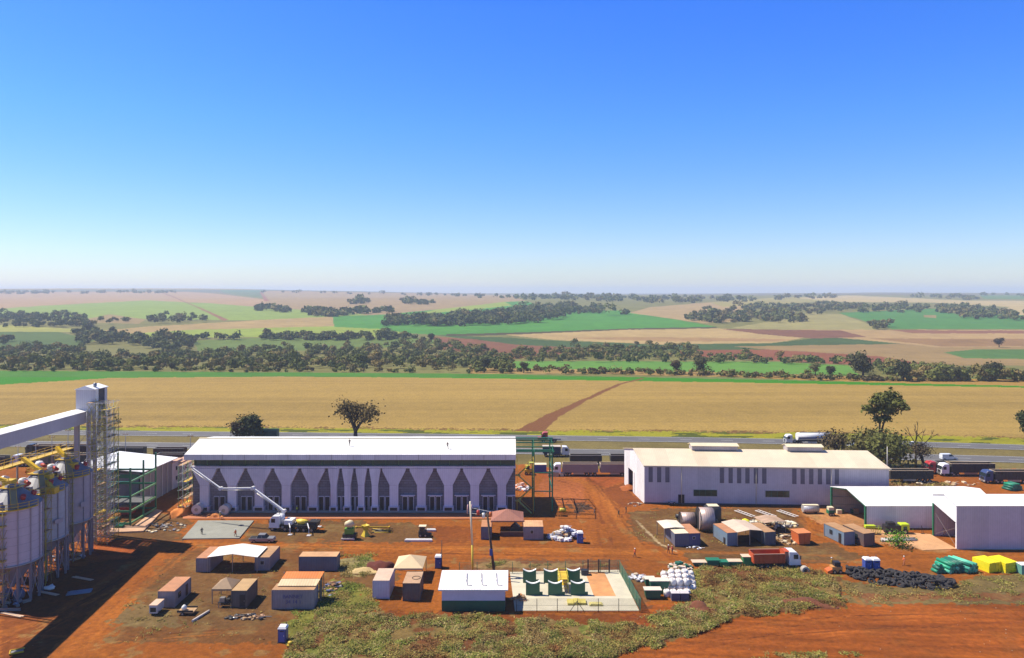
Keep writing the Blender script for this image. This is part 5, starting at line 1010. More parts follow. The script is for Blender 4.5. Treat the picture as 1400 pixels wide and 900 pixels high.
rig(152, 626, 0, 'black trailer with grey rim behind the white-roofed shed at left', None, [10.6], TD, RIMG); rig(212, 627, 0, 'black trailer in the rear row, left of the white-roofed warehouse', None, [9.5], TRD, RIMG); rig(216, 635, 0, 'dark trailer with grey rim in the front row beside the white cabins', None, [8.0], TD, RIMG); rig(106, 636, 0, 'dark green trailer behind the scaffold tower', None, [9.4], mat((.03, .05, .04), .6), RIM)
rig(756, 650, 0, 'truck with white cab and pale two-part trailer parked at centre, right of the steel frame', WC, [10.0, 9.0], TPL, RIM, H=3.4)
rig(779, 635, 0, 'black open trailer in the rear row above the white-cabbed truck', None, [9.6, 6.5], TD, RIMG, H=2.9, gap=2.6)
rig(1214, 659, 0, 'long black trailer just right of the long pale shed', None, [11.8], TD, RIM)
rig(1266, 647, 0, 'red-cabbed truck parked in the rear row at right', mat((.42, .03, .03), .4), [3.2], TD, RIMG)
rig(1284, 650, 0, 'truck with white striped cab and long black trailer at right', WC, [12.4], TD, RIM, H=3.5)
rig(1343, 660, 0, 'dark blue-cabbed truck with black trailer cut by the right edge of the photo', mat((.04, .06, .16), .35), [11.5], TD, RIM)
rig(349, 603, math.pi * 0, 'green trailer on the highway beside the dark rounded tree', None, [8.0], mat((.01, .07, .06), .5), mat((.02, .15, .12), .5), name='grain_trailer', H=4.0, group=None)
def tanker():
    t = thing('tanker_lorry', 'white tanker lorry heading left on the far carriageway', 'tanker', G(1073, 607)); cab(t, 0, WC, H=2.9)
    tk = MB(); tk.tube((4.1, 0, 2.55), (15.6, 0, 2.55), 1.3, 20); tk.build('tank', mat((.78, .78, .78), .3), t); MB().box(3.4, 15.4, -1.1, 1.1, 1.0, 1.4).build('chassis', DARK, t); MB().box(4.3, 15.2, -1.32, -1.27, 2.0, 2.5).build('stripe', mat((.03, .06, .25), .4), t)
    MB().tube((14.8, 0, 2.5), (16.0, 0, 2.2), 1.0, 14, .7).build('rear_cap', mat((.75, .75, .75), .3), t); MB().box(5, 14.5, -.25, .25, 3.8, 3.95).build('catwalk', STEEL, t)
    for x in (5.2, 12, 13.2, 14.4):
        for y in (-1.05, 1.05): wheel(t, x, y, .5)
    MB().box(7.5, 10.5, -1.15, -1.05, .4, 1.0).build('side_guard', mat((.5, .5, .5), .5), t)
tanker()
def tractor():
    t = thing('tractor_unit', 'red truck tractor without trailer heading left on the far carriageway', 'truck', G(738.5, 604.5)); cab(t, 0.4, mat((.4, .05, .03), .4), H=3.2); MB().box(-.9, .5, -1.1, 1.1, .8, 1.7).build('bonnet', mat((.4, .05, .03), .4), t, bevel=.1); MB().box(3.2, 7.2, -.5, .5, .85, 1.1).build('fifth_wheel', DARK, t)
    t = thing('box_truck', 'dark blue truck with white cab heading right on the near carriageway', 'truck', G(778, 624), math.pi); cab(t, 0, WC, H=2.9); b = MB(); b.box(2.7, 8.4, -1.25, 1.25, 1.1, 3.2); b.build('body', mat((.02, .035, .08), .4), t, bevel=.05); MB().box(2.65, 8.45, -1.3, 1.3, 3.2, 3.32).build('body_roof', mat((.5, .42, .35), .6), t)
    for y in (-1, 1): wheel(t, 7.4, y, .5)
tractor()
def car(lb, p, rz, m, kind='sedan', cat='car', name='parked_car'):
    t = thing(name, lb, cat, p, rz); W = .86
    if kind == 'pickup': pr = [(0, .35), (5.1, .35), (5.15, .95), (3.6, 1.02), (3.58, .98), (3.5, 1.02), (.1, .98)]; gl = [(1.35, 1.0), (3.45, 1.0), (3.2, 1.62), (1.95, 1.62)]
    elif kind == 'van': pr = [(0, .35), (4.7, .35), (4.75, 1.2), (4.65, 1.25), (.9, 1.2), (0, .9)]; gl = [(.9, 1.2), (4.65, 1.2), (4.55, 1.9), (1.9, 1.92)]
    else: pr = [(0, .35), (4.4, .35), (4.45, .9), (3.9, .98), (1.2, .95), (.05, .8)]; gl = [(1.1, .95), (3.95, .97), (3.3, 1.45), (1.9, 1.47)]
    MB().prism(pr, -W, W).build('body', m, t, bevel=.05)
    c = MB(); n = len(gl); sh = [(-W + .05, gl[:2]), ]
    lo = gl[:2]; hi = gl[2:]; V = [(lo[0][0], -W + .04, lo[0][1]), (lo[1][0], -W + .04, lo[1][1]), (hi[0][0], -W + .2, hi[0][1]), (hi[1][0], -W + .2, hi[1][1])]; V += [(x, -y, z) for x, y, z in V]
    c.add(V, [(0, 1, 2, 3), (4, 7, 6, 5), (0, 4, 5, 1), (1, 5, 6, 2), (2, 6, 7, 3), (3, 7, 4, 0)]); c.build('windows', GLASS, t)
    r = [(hi[1][0] - .08, hi[1][1]), (hi[0][0] + .08, hi[0][1])]; MB().box(r[0][0], r[1][0], -W + .18, W - .18, hi[0][1] - .02, hi[0][1] + .05).build('roof', m, t)
    if kind != 'van':
        for s in (-1, 1): MB().bar(((lo[0][0] + lo[1][0]) / 2, s * (W - .03), .98), ((hi[0][0] + hi[1][0]) / 2, s * (W - .17), 1.5), .05).build('door_pillar', m, t)
    else: MB().box(2.6, 4.68, -W - .01, W + .01, 1.15, 1.88).build('rear_panel', m, t)
    for x in (.85, 3.6 if kind == 'sedan' else 4.0):
        for y in (-W + .06, W - .06): wheel(t, x, y, .33, .2)
    for s in (-1, 1): MB().box(-.02, .05, s * .6 - .15, s * .6 + .15, .6, .75).build('headlight', WR, t)
    if kind == 'pickup': MB().box(3.65, 5.0, -W + .12, W - .12, 1.0, 1.04).build('load_bed', DARK, t)
car('silver-grey pickup parked between the concrete slab and the awning', G(375.5, 741), math.pi, mat((.28, .29, .32), .3, .3), 'pickup', 'pickup')
car('white car on the far carriageway behind the olive bushes at right', G(1158, 612), 0, mat((.7, .72, .75), .25), name='moving_car')
car('white van heading right on the near carriageway at far right', G(1307, 629), math.pi, mat((.7, .72, .75), .25), 'van', 'van', 'moving_van')
car('small white car half hidden by branches on the far carriageway', G(1238, 610), 0, mat((.7, .7, .7), .3), name='moving_car')
def dump():
    t = thing('dump_truck', 'dump truck with orange-red tipping body and white cab facing right', 'dump truck', G(1091, 775), math.pi + .04); cab(t, 0, WC, H=2.9); o = mat((.45, .07, .015), .6, var=.2, dirt=.1)
    b = MB(); P = [(3.0, 1.2), (8.9, 1.2), (9.1, 2.9), (2.9, 2.9)]; b.prism(P, -1.3, -1.2).prism(P, 1.2, 1.3); b.box(2.95, 3.05, -1.2, 1.2, 1.2, 3.25); b.box(8.9, 9.0, -1.2, 1.2, 1.2, 2.9); b.box(3, 8.9, -1.2, 1.2, 1.15, 1.25)
    b.build('tipping_body', o, t); MB().box(2.0, 3.0, -1.0, 1.0, 3.15, 3.25).build('cab_guard', o, t); r = MB()
    for k in range(7): r.box(3.2 + k * .93, 3.32 + k * .93, 1.3, 1.38, 1.2, 2.9)
    r.build('body_rib', o, t); MB().box(3.1, 8.9, 1.28, 1.42, 2.9, 3.0).box(3.1, 8.9, -1.42, -1.28, 2.9, 3.0).build('body_rail', mat((.5, .3, .2), .7), t)
    MB().box(2.5, 8.8, -.5, .5, .8, 1.1).build('frame', DARK, t)
    for x in (6.2, 7.4):
        for y in (-1.05, 1.05): wheel(t, x, y, .52)
dump()
def pump():
    p = G(368, 727); t = thing('concrete_pump_truck', 'white concrete pump truck with its long jointed boom raised over the hoppers', 'pump truck', (p.x, p.y + 1.5, 0), -.12)
    cab(t, 0, mat((.8, .8, .82), .35), H=3.0, L=2.3); MB().box(2.4, 10.5, -1.1, 1.1, 1.0, 1.5).build('deck', DARK, t); MB().box(3.4, 5.2, -1.15, 1.15, 1.5, 2.5).build('tank', mat((.8, .8, .8), .4), t, bevel=.08)
    MB().blob((7.0, 0, 2.0), (1.4, .8, .6), 3, 2, .15).build('pump_cover', mat((.75, .55, .05), .5), t); MB().prism([(9.0, 1.2), (10.6, 1.2), (11.0, 2.3), (8.8, 2.3)], -1.0, 1.0).build('hopper', DARK, t)
    MB().tube((2.6, 0, 1.5), (2.6, 0, 3.6), .5, 12).build('turret', WC, t)
    for x in (6.5, 7.8, 9.6):
        for y in (-1.05, 1.05): wheel(t, x, y, .52)
    for x, s in ((4.4, -1), (4.4, 1), (8.6, -1), (8.6, 1)): MB().bar((x, s * .9, 1.9), (x + 1.2, s * 3.0, 1.5), .18).bar((x + 1.2, s * 3, 1.5), (x + 1.2, s * 3, .1), .12).box(x + .8, x + 1.6, s * 3 - .4, s * 3 + .4, 0, .12).build('outrigger', WC, t)
    for k in range(6): MB().tube((5.3 + k * .9, -.8 + .2 * (k % 3), 1.6), (6.1 + k * .8, .8, 2.3 + .15 * (k % 2)), .07, 6).build('delivery_pipe', STEEL, t)
    Mi = Matrix.Translation((p.x, p.y + 1.5, 0)) @ Matrix.Rotation(-.12, 4, 'Z'); inv = Mi.inverted()
    J = [inv @ AT(388.5, 699, 160.6), inv @ AT(345.8, 667.5, 162), inv @ AT(302, 668, 164), inv @ AT(263.5, 640, 166.5)]
    for i, (a, b) in enumerate(zip(J, J[1:])):
        w = .30 - .06 * i; s = MB(); s.tube(a, b, w, 4, w * .8); s.build('boom_section', mat((.82, .82, .82), .4), t)
        up = Vector((0, -.35, .0)); MB().tube(a + up + Vector((0, 0, -.35)), b + up + Vector((0, 0, -.3)), .075, 6).build('boom_pipe', STEEL, t)
    for a in J[:3]: MB().tube(a + Vector((0, -.5, 0)), a + Vector((0, .5, 0)), .4, 10).build('boom_joint', mat((.7, .7, .7), .4), t)
    a, b = J[1], J[2]; MB().tube(J[3], J[3] + Vector((.1, 0, -4.2)), .09, 6).build('end_hose', DARK, t)
    MB().bar(J[0].lerp(J[1], .25) + Vector((0, 0, -.5)), J[0] + Vector((-.3, 0, -1.6)), .1).build('boom_cylinder', STEEL, t)
pump()
# ------------------------------------------------------------------ people
def person(lb, p, rz=0, shirt=(.5, .05, .03), legs=(.03, .035, .06), helmet=(.7, .7, .68), stride=.25, arm=.2, vest=None, pose='stand'):
    t = thing('person', lb, 'person', p, rz)
    J = {'pel': (0, 0, .95), 'ch': (0, 0, 1.28), 'nk': (0, 0, 1.47), 'hd': (0, .02, 1.62), 'ht': (0, .01, 1.74), 'sl': (-.19, 0, 1.41), 'sr': (.19, 0, 1.41), 'el': (-.27, .06 * arm, 1.13), 'er': (.27, .3 * arm, 1.13), 'wl': (-.27, .5 * arm, .9), 'wr': (.26, .9 * arm, .95),
         'hl': (-.1, 0, .9), 'hr': (.1, 0, .9), 'kl': (-.11, stride * .5, .5), 'kr': (.11, -stride * .35, .5), 'al': (-.11, stride * .9, .08), 'ar': (.11, -stride, .1), 'tl': (-.11, stride * .9 + .2, .04), 'tr': (.11, -stride + .18, .04)}
    E = [('pel', 'ch'), ('ch', 'nk'), ('nk', 'hd'), ('hd', 'ht'), ('ch', 'sl'), ('ch', 'sr'), ('sl', 'el'), ('sr', 'er'), ('el', 'wl'), ('er', 'wr'), ('pel', 'hl'), ('pel', 'hr'), ('hl', 'kl'), ('hr', 'kr'), ('kl', 'al'), ('kr', 'ar'), ('al', 'tl'), ('ar', 'tr')]
    rad = dict(pel=.14, ch=.15, nk=.06, hd=.095, ht=.07, sl=.07, sr=.07, el=.048, er=.048, wl=.035, wr=.035, hl=.1, hr=.1, kl=.062, kr=.062, al=.045, ar=.045, tl=.04, tr=.04)
    ks = list(J); me = bpy.data.meshes.new('body'); me.from_pydata([J[k] for k in ks], [(ks.index(a), ks.index(b)) for a, b in E], []); o = bpy.data.objects.new('body', me); COL.objects.link(o); o.parent = t
    sk = o.modifiers.new('s', 'SKIN'); 
    for i, k in enumerate(ks): me.skin_vertices[0].data[i].radius = (rad[k], rad[k] * (.75 if k in ('pel', 'ch') else 1)); me.skin_vertices[0].data[i].use_root = (k == 'pel')
    ss = o.modifiers.new('u', 'SUBSURF'); ss.levels = 1; ss.render_levels = 1
    m, tt, b = nodes('clothed_body'); g = tt.nodes.new('ShaderNodeTexCoord'); sx = tt.nodes.new('ShaderNodeSeparateXYZ'); tt.links.new(g.outputs['Object'], sx.inputs[0]); cr = tt.nodes.new('ShaderNodeValToRGB'); cr.color_ramp.interpolation = 'CONSTANT'
    mr = tt.nodes.new('ShaderNodeMath'); mr.operation = 'DIVIDE'; mr.inputs[1].default_value = 2; tt.links.new(sx.outputs['Z'], mr.inputs[0]); tt.links.new(mr.outputs[0], cr.inputs[0])
    e = cr.color_ramp.elements; e[0].color = (.03, .02, .015, 1); e[0].position = 0; e[1].position = .06; e[1].color = (*legs, 1)
    for ps, c in ((.475, shirt), (.745, (.3, .16, .1))): n = e.new(ps); n.color = (*c, 1)
    tt.links.new(cr.outputs[0], b.inputs['Base Color']); b.inputs['Roughness'].default_value = .9; me.materials.append(m)
    if helmet: MB().lathe([(.135, 1.66), (.13, 1.72), (.1, 1.79), (.02, 1.82)], 12, (0, .01)).build('helmet' , mat(helmet, .4), t)
    if vest: MB().lathe([(.185, 1.0), (.2, 1.2), (.205, 1.36), (.12, 1.46)], 12).build('vest', mat(vest, .7), t)
    return t
ORV = (.75, .16, .02); YLV = (.55, .65, .05)
person('person in red-orange top walking along the red dirt road right of centre', G(868, 762), 1.2, (.6, .1, .05), (.03, .03, .06), vest=ORV)
person('person in dark red clothes, left of the pair beside the cream awning', G(914, 757), .3, (.3, .04, .03), (.12, .03, .03)); person('person in red vest, right of the pair beside the cream awning', G(919, 758), 2.4, (.3, .04, .03), (.06, .02, .03), vest=(.5, .08, .03), helmet=(.6, .3, .2))
person('dark-clothed person standing on the left half of the long white roof', AT(478, 610, 176), 0, (.06, .03, .03), (.03, .03, .04), helmet=None); person('dark-clothed person standing on the right half of the long white roof', AT(612, 614, 174.6), .5, (.08, .03, .03), (.03, .03, .04), helmet=None)
person('dark-clothed person on the left of the wet concrete slab', G(276, 732), .5, (.02, .02, .03), (.02, .02, .03), helmet=None); person('person in orange vest crouched near the right corner of the concrete slab', G(322, 735), .9, (.5, .12, .05), (.3, .1, .05), vest=ORV, stride=.35, arm=.6)
person('person in bright yellow-green vest by the hoppers behind the pump truck', G(406, 702), 0, (.3, .35, .05), (.03, .03, .05), vest=YLV); person('person in dark clothes, left of the two workers by the dirt track bend', G(846, 707), .8, (.04, .05, .04), (.04, .04, .04), helmet=None); person('person in dark clothes, right of the two workers, below the shed corner', G(856, 702), 2, (.04, .05, .04), (.03, .03, .03), helmet=None)
person('person in orange vest standing alone on the dirt road before the white shed', G(1236, 773), 1.6, (.6, .2, .1), (.5, .2, .1), vest=ORV); person('person in yellow clothes walking right of the dump truck on the dirt', G(1137, 775), 1.0, (.5, .3, .03), (.3, .2, .04)); person('worker standing by the white drum at the left corner of the warehouse', G(301, 710), 1.0, (.4, .35, .1), (.05, .05, .1))
person('person in pale clothes inside the doorway of the taller white shed', G(1290, 733), 1.0, (.6, .55, .5), (.5, .48, .46), helmet=None)
# ------------------------------------------------------------------ poles
def lightpole(lb, px, py, h, m=STEEL, arm=1.2, r=.12, name='utility_pole', lean=0, group=None, cross=True):
    t = thing(name, lb, 'pole', G(px, py), 0, group); MB().tube((0, 0, 0), (lean * h, 0, h), r * 1.3, 8, r * .8).build('shaft', m, t)
    if cross: MB().box(lean * h - arm, lean * h + arm, -.07, .07, h - .6, h - .45).build('crossarm', WOOD, t); 
    if cross:
        for s in (-.9, 0, .9): MB().tube((lean * h + s * arm, 0, h - .45), (lean * h + s * arm, 0, h - .2), .06, 6).build('insulator', mat((.3, .2, .15), .3), t)
    return t
for px, py, h, lb in ((24.6, 655, 9.5, 'thin dark pole nearest the left edge, before the parked trucks'), (49, 655, 9.8, 'thin dark pole, second from the left edge, before the parked trucks'), (71, 655, 12.2, 'thin dark pole with braces in front of the cream-rimmed trailers'), (93, 650, 13.2, 'thin dark pole just left of the conveyor head column'), (171.7, 640, 10.5, 'thin pole behind the white-roofed shed at left'), (260.5, 640, 10, 'thin pole left of the long white roof'), (150, 636, 10, 'thin pole right of the scaffold tower')):
    lightpole(lb, px, py, h, group='thin poles along the truck park', arm=.8, r=.09)
lightpole('white bare pole rising behind the right end of the long pale shed', 1213, 652, 8.5, mat((.6, .58, .5), .7), cross=False); lightpole('thin dark pole left of the blue toilet behind the white control house', 604, 779, 5.5, DARK, .3, .07, cross=False)
def mast():
    p = G(646.5, 790); t = thing('concrete_pole', 'tall pole, pale above and yellow below, standing behind the white control house', 'pole', p); H = 13.9
    MB().tube((0, 0, 0), (-.12, 0, 6), .2, 10, .18).build('lower_shaft', mat((.62, .45, .04), .6, var=.2), t); MB().tube((-.12, 0, 6), (-.5, 0, H), .18, 10, .15).build('upper_shaft', mat((.7, .6, .42), .6), t)
    q = G(676, 786); t = thing('dark_pole', 'dark wooden pole leaning left behind the white control house, carrying the line equipment', 'pole', q)
    MB().tube((0, 0, 0), (-1.35, 0, 11.5), .26, 8, .17).build('shaft', BARK, t); MB().box(-3.5, -.6, -.1, .1, 11.0, 11.2).build('crossarm', WOOD, t); MB().bar((-4.2, 0, 12.3), (-.7, 0, 11.6), .07).bar((-4.4, .1, 11.3), (-.8, .1, 10.9), .07).build('line_arm', WR, t)
    for x, z, m in ((-.7, 11.2, ORG), (-2.0, 11.0, WR), (-3.0, 11.5, RED)): MB().lathe([(.02, z - .5), (.3, z - .45), (.3, z + .35), (.02, z + .4)], 10, (x, 0)).build('transformer', m, t)
    MB().box(-.9, -.35, -.3, -.05, 3.6, 4.8).build('meter_box', BLUE, t)
    for x in (-4.3, -5.0): MB().tube((x, 0, 11.3), (x + .1, 0, 12.9), .12, 6).build('insulator', mat((.5, .3, .3), .4), t)
    MB().bar((-5.1, 0, 11.3), (-4.2, 0, 11.3), .06).build('bracket', STEEL, t)
mast()
# ------------------------------------------------------------------ machinery and stores
def mixer():
    t = thing('telehandler', 'small green and cream site machine with black counterweight, left of the yellow hopper', 'site machine', G(468, 739))
    MB().box(0, 2.9, 0, 1.6, .4, 1.2).build('chassis', DARK, t); MB().box(.4, 2.3, .1, 1.5, 1.2, 2.4).build('body', mat((.12, .3, .04), .5), t, bevel=.08); MB().blob((1.3, .8, 3.2), (1.1, .7, .8), 5, 2, .2).build('drum', mat((.68, .55, .33), .6), t)
    for x in (.6, 2.3):
        for y in (0, 1.6): wheel(t, x, y, .42)
    MB().box(-.2, 2.6, -.3, 0, .2, .5).build('bumper', mat((.55, .5, .48), .6), t)
    p = G(492, 735); t = thing('hopper', 'bright yellow hourglass-shaped hopper lying left of the steel pipes', 'hopper', p); MB().lathe([(1.0, 0), (.45, 1.0), (.45, 1.3), (.95, 2.3), (.9, 2.32), (.02, 2.0)], 4, (1, 1), False).build('body', mat((.62, .45, .03), .5), t); MB().bar((1, 1, 2), (2.4, 1, .4), .12).build('chute', YEL, t)
    t = thing('pipe_pile', 'dark and yellow steel pipes lying in a row right of the yellow hopper', 'pipes', G(506, 729)); rs = random.Random(3)
    for k in range(14): a = rs.uniform(0, 1); MB().tube((a, rs.uniform(0, 1.8), .1 + .09 * (k % 4)), (3.5 + a * 1.5, rs.uniform(0, 1.8), .1 + .09 * (k % 4)), .09, 6).build('pipe', YEL if k % 3 == 0 else DARK, t)
    t = thing('yellow_rail', 'long thin yellow rail on the ground behind the pipe pile', 'rail', G(486, 722)); MB().box(0, 7.5, 0, .15, .02, .25).box(0, .2, -.3, .5, 0, .3).box(7.3, 7.5, -.3, .5, 0, .3).build('rail', YEL, t)
    t = thing('small_loader', 'small black loader with cream cab roof beside the white beams', 'loader', G(572, 735)); MB().box(0, 1.7, 0, 1.3, .3, 1.3).build('body', DARK, t, bevel=.06); MB().box(.2, 1.4, .15, 1.15, 1.3, 2.2).build('cab', GLASS, t); MB().box(.05, 1.6, 0, 1.3, 2.2, 2.32).build('cab_roof', CREAM, t); MB().box(1.7, 2.7, .1, 1.2, .1, .7).build('bucket', DARK, t)
    for x in (.4, 1.5):
        for y in (0, 1.3): wheel(t, x, y, .4)
    for a, b, lb in ((553, 591, 'long white beam lying in front of the small loader'), (582, 596, 'short white beam lying behind the small loader')):
        p = G(a, 741 if a == 553 else 727); t = thing('beam_stack', lb, 'beams', p); W = (b - a) * p.y / 1000
        for k in range(3): MB().box(k * .1, W - k * .1, .25 * k, .25 * k + .22, .05, .4 + .04 * k).build('beam', mat((.72, .7, .68), .5), t)
mixer()
def pile(name, lb, cat, p, rad, items, mats, seed, h=1.0, big=.5, single=False):
    """a heap: one mesh per kind of stuff in it"""
    rs = random.Random(seed); t = thing(name, lb, cat, p)
    for j, m in enumerate(mats):
        b = MB()
        for k in range(items):
            a = rs.uniform(0, 6.28); r = math.sqrt(rs.random()); x, y = r * math.cos(a) * rad[0], r * math.sin(a) * rad[1]; z = h * (1 - r) * rs.uniform(.4, 1)
            s = big * rs.uniform(.4, 1); k2 = rs.random()
            if k2 < .4: b.box(x - s, x + s, y - s * .6, y + s * .6, max(0, z - s * .3), z + s * .5, rz=rs.uniform(0, 3))
            elif k2 < .7: b.bar((x - s * 1.6, y, z + .1), (x + s * 1.6, y + rs.uniform(-1, 1) * s, z + rs.uniform(0, .6) * s), .08)
            else: b.blob((x, y, z + s * .2), (s, s * .8, s * .6), seed + k, 1, .3, False)
        b.build('debris', m, t, kind='stuff')
    return t
WP = mat((.72, .72, .76), .5, var=.25); PB = mat((.12, .14, .25), .5)
pile('rubbish_heap', 'big heap of white and blue-grey rubbish right of the orange-roofed container', 'rubbish', G(773, 736), (3.6, 2.2), 16, [WP, WP, PB, mat((.4, .28, .16), .8), mat((.6, .55, .5), .7)], 5, 3.0, .8)
pile('rubbish_heap', 'white rubbish bags at the back right corner of the concrete yard', 'rubbish', G(872, 792), (1.6, 1.4), 12, [WP, WP, mat((.5, .4, .28), .8)], 6, 1.0, .5)
pile('scrap_heap', 'cluttered wood and scrap beside the right of the lettered container', 'scrap', G(452, 806), (1.8, 3.2), 10, [WOOD, DARK, PB, mat((.4, .2, .1), .8)], 7, 1.0, .5)
pile('scrap_heap', 'brown drums and scrap lying before the tan-roofed dark container', 'scrap', G(338, 845), (3.4, .9), 12, [mat((.4, .22, .12), .7), STEEL, DARK, WOOD], 8, .6, .45)
pile('scrap_heap', 'pale scrap cluttering the yard behind the workshop roofs', 'scrap', G(1050, 718), (6.5, 2.4), 22, [CREAM, mat((.6, .5, .3), .8), STEEL, mat((.65, .6, .5), .7), WOOD], 9, 1.2, .8)
pile('scrap_heap', 'stone-coloured scrap under the shadow right of the workshop yard', 'scrap', G(1074, 738), (2.6, 3.2), 14, [CREAM, mat((.5, .35, .2), .8), WOOD, DARK], 10, 1.0, .5)
pile('crate_heap', 'jumbled wooden crates and boards behind the white bags', 'crates', G(930, 777), (2.0, 2.0), 12, [WOOD, mat((.6, .45, .32), .8), GREEND, mat((.65, .55, .45), .8)], 11, 1.8, .65)
pile('scrap_heap', 'pale offcuts lying beside the big drums near the long shed corner', 'scrap', G(869, 690), (2.2, 1.6), 7, [CREAM, STEEL], 12, .5, .35); pile('scrap_heap', 'white and blue scraps at the foot of the blue rust-roofed container', 'scrap', G(950, 750), (1.8, .5), 9, [WP], 13, .7, .35)
pile('scrap_heap', 'dark machinery parts around the feet of the frontmost silo', 'scrap', G(16, 826), (3, 1.6), 8, [STEEL, DARK, mat((.25, .27, .35), .5)], 14, .8, .6); pile('scrap_heap', 'white and orange parts between the rear silo legs', 'scrap', G(92, 762), (3, 2.4), 10, [WP, ORG, DARK, WOOD], 15, 1.2, .6)
pile('timber_heap', 'orange-brown broken timber beside the white control house in the yard', 'timber', G(712, 820, .12), (1.6, .9), 12, [mat((.6, .25, .08), .8), WOOD], 16, .9, .4); pile('scrap_heap', 'pale debris along the dirt behind the long pale shed, near the trailers', 'scrap', G(1300, 662), (9, 2), 16, [CREAM, mat((.5, .35, .2), .8)], 17, .5, .6)
pile('scrap_heap', 'pale and red debris under the zigzag stair at the warehouse end', 'scrap', G(712, 668), (2.4, 3), 10, [ORG, WP, mat((.65, .4, .3), .7)], 18, 1.4, .7); pile('scrap_heap', 'cream stones and boards right of the far right open shed trailers', 'scrap', G(1240, 668), (5, 1.6), 9, [CREAM, WOOD], 19, .5, .5)
pile('scrap_heap', 'dark boards and blocks between the left concrete slab and the silos', 'scrap', G(215, 722), (6.5, 3.5), 16, [STEEL, DARK, mat((.3, .22, .15), .8), CREAM], 20, .4, .45)
def heap(lb, p, r, m, seed, name='earth_heap', cat='heap'):
    b = MB(); b.blob((0, 0, -r[2] * .25), r, seed, 4, .22); o = b.build(name, m); o.location = p; setp(o, label=lb, category=cat); return o
heap('dark red earth heap behind the lilac container', G(524, 778), (2.9, 2.3, 2.0), mat((.11, .022, .012), .95, var=.3, bump=.6), 3); heap('pale straw-coloured sand heap left of the dark earth heap', G(497, 782), (3.2, 1.4, .7), mat((.5, .36, .16), .95, var=.3, bump=.6), 4)
heap('bright orange earth heap at the left end wall of the warehouse', G(251, 702), (2.3, 4.2, 2.6), mat((.62, .2, .04), .95, var=.2, bump=.4), 5); heap('low orange earth heap between the two white drums', G(296, 707), (2.6, 1.2, .9), mat((.62, .22, .06), .95, var=.2, bump=.4), 6)
heap('small dark red heap by the edge of the lower right grass', G(1098, 826), (5.5, 2.2, .8), mat((.15, .045, .016), .95, var=.3, bump=.5), 7); heap('dark red soil mound right of the fenced yard, in the weeds', G(955, 836), (3.2, 2.2, 1.3), mat((.15, .045, .016), .95, var=.35, bump=.5), 8); heap('small red heap at the corner of the long pale shed', G(862, 668), (3.0, 3.4, 1.1), mat((.3, .08, .014), .95, var=.25, bump=.5), 9)
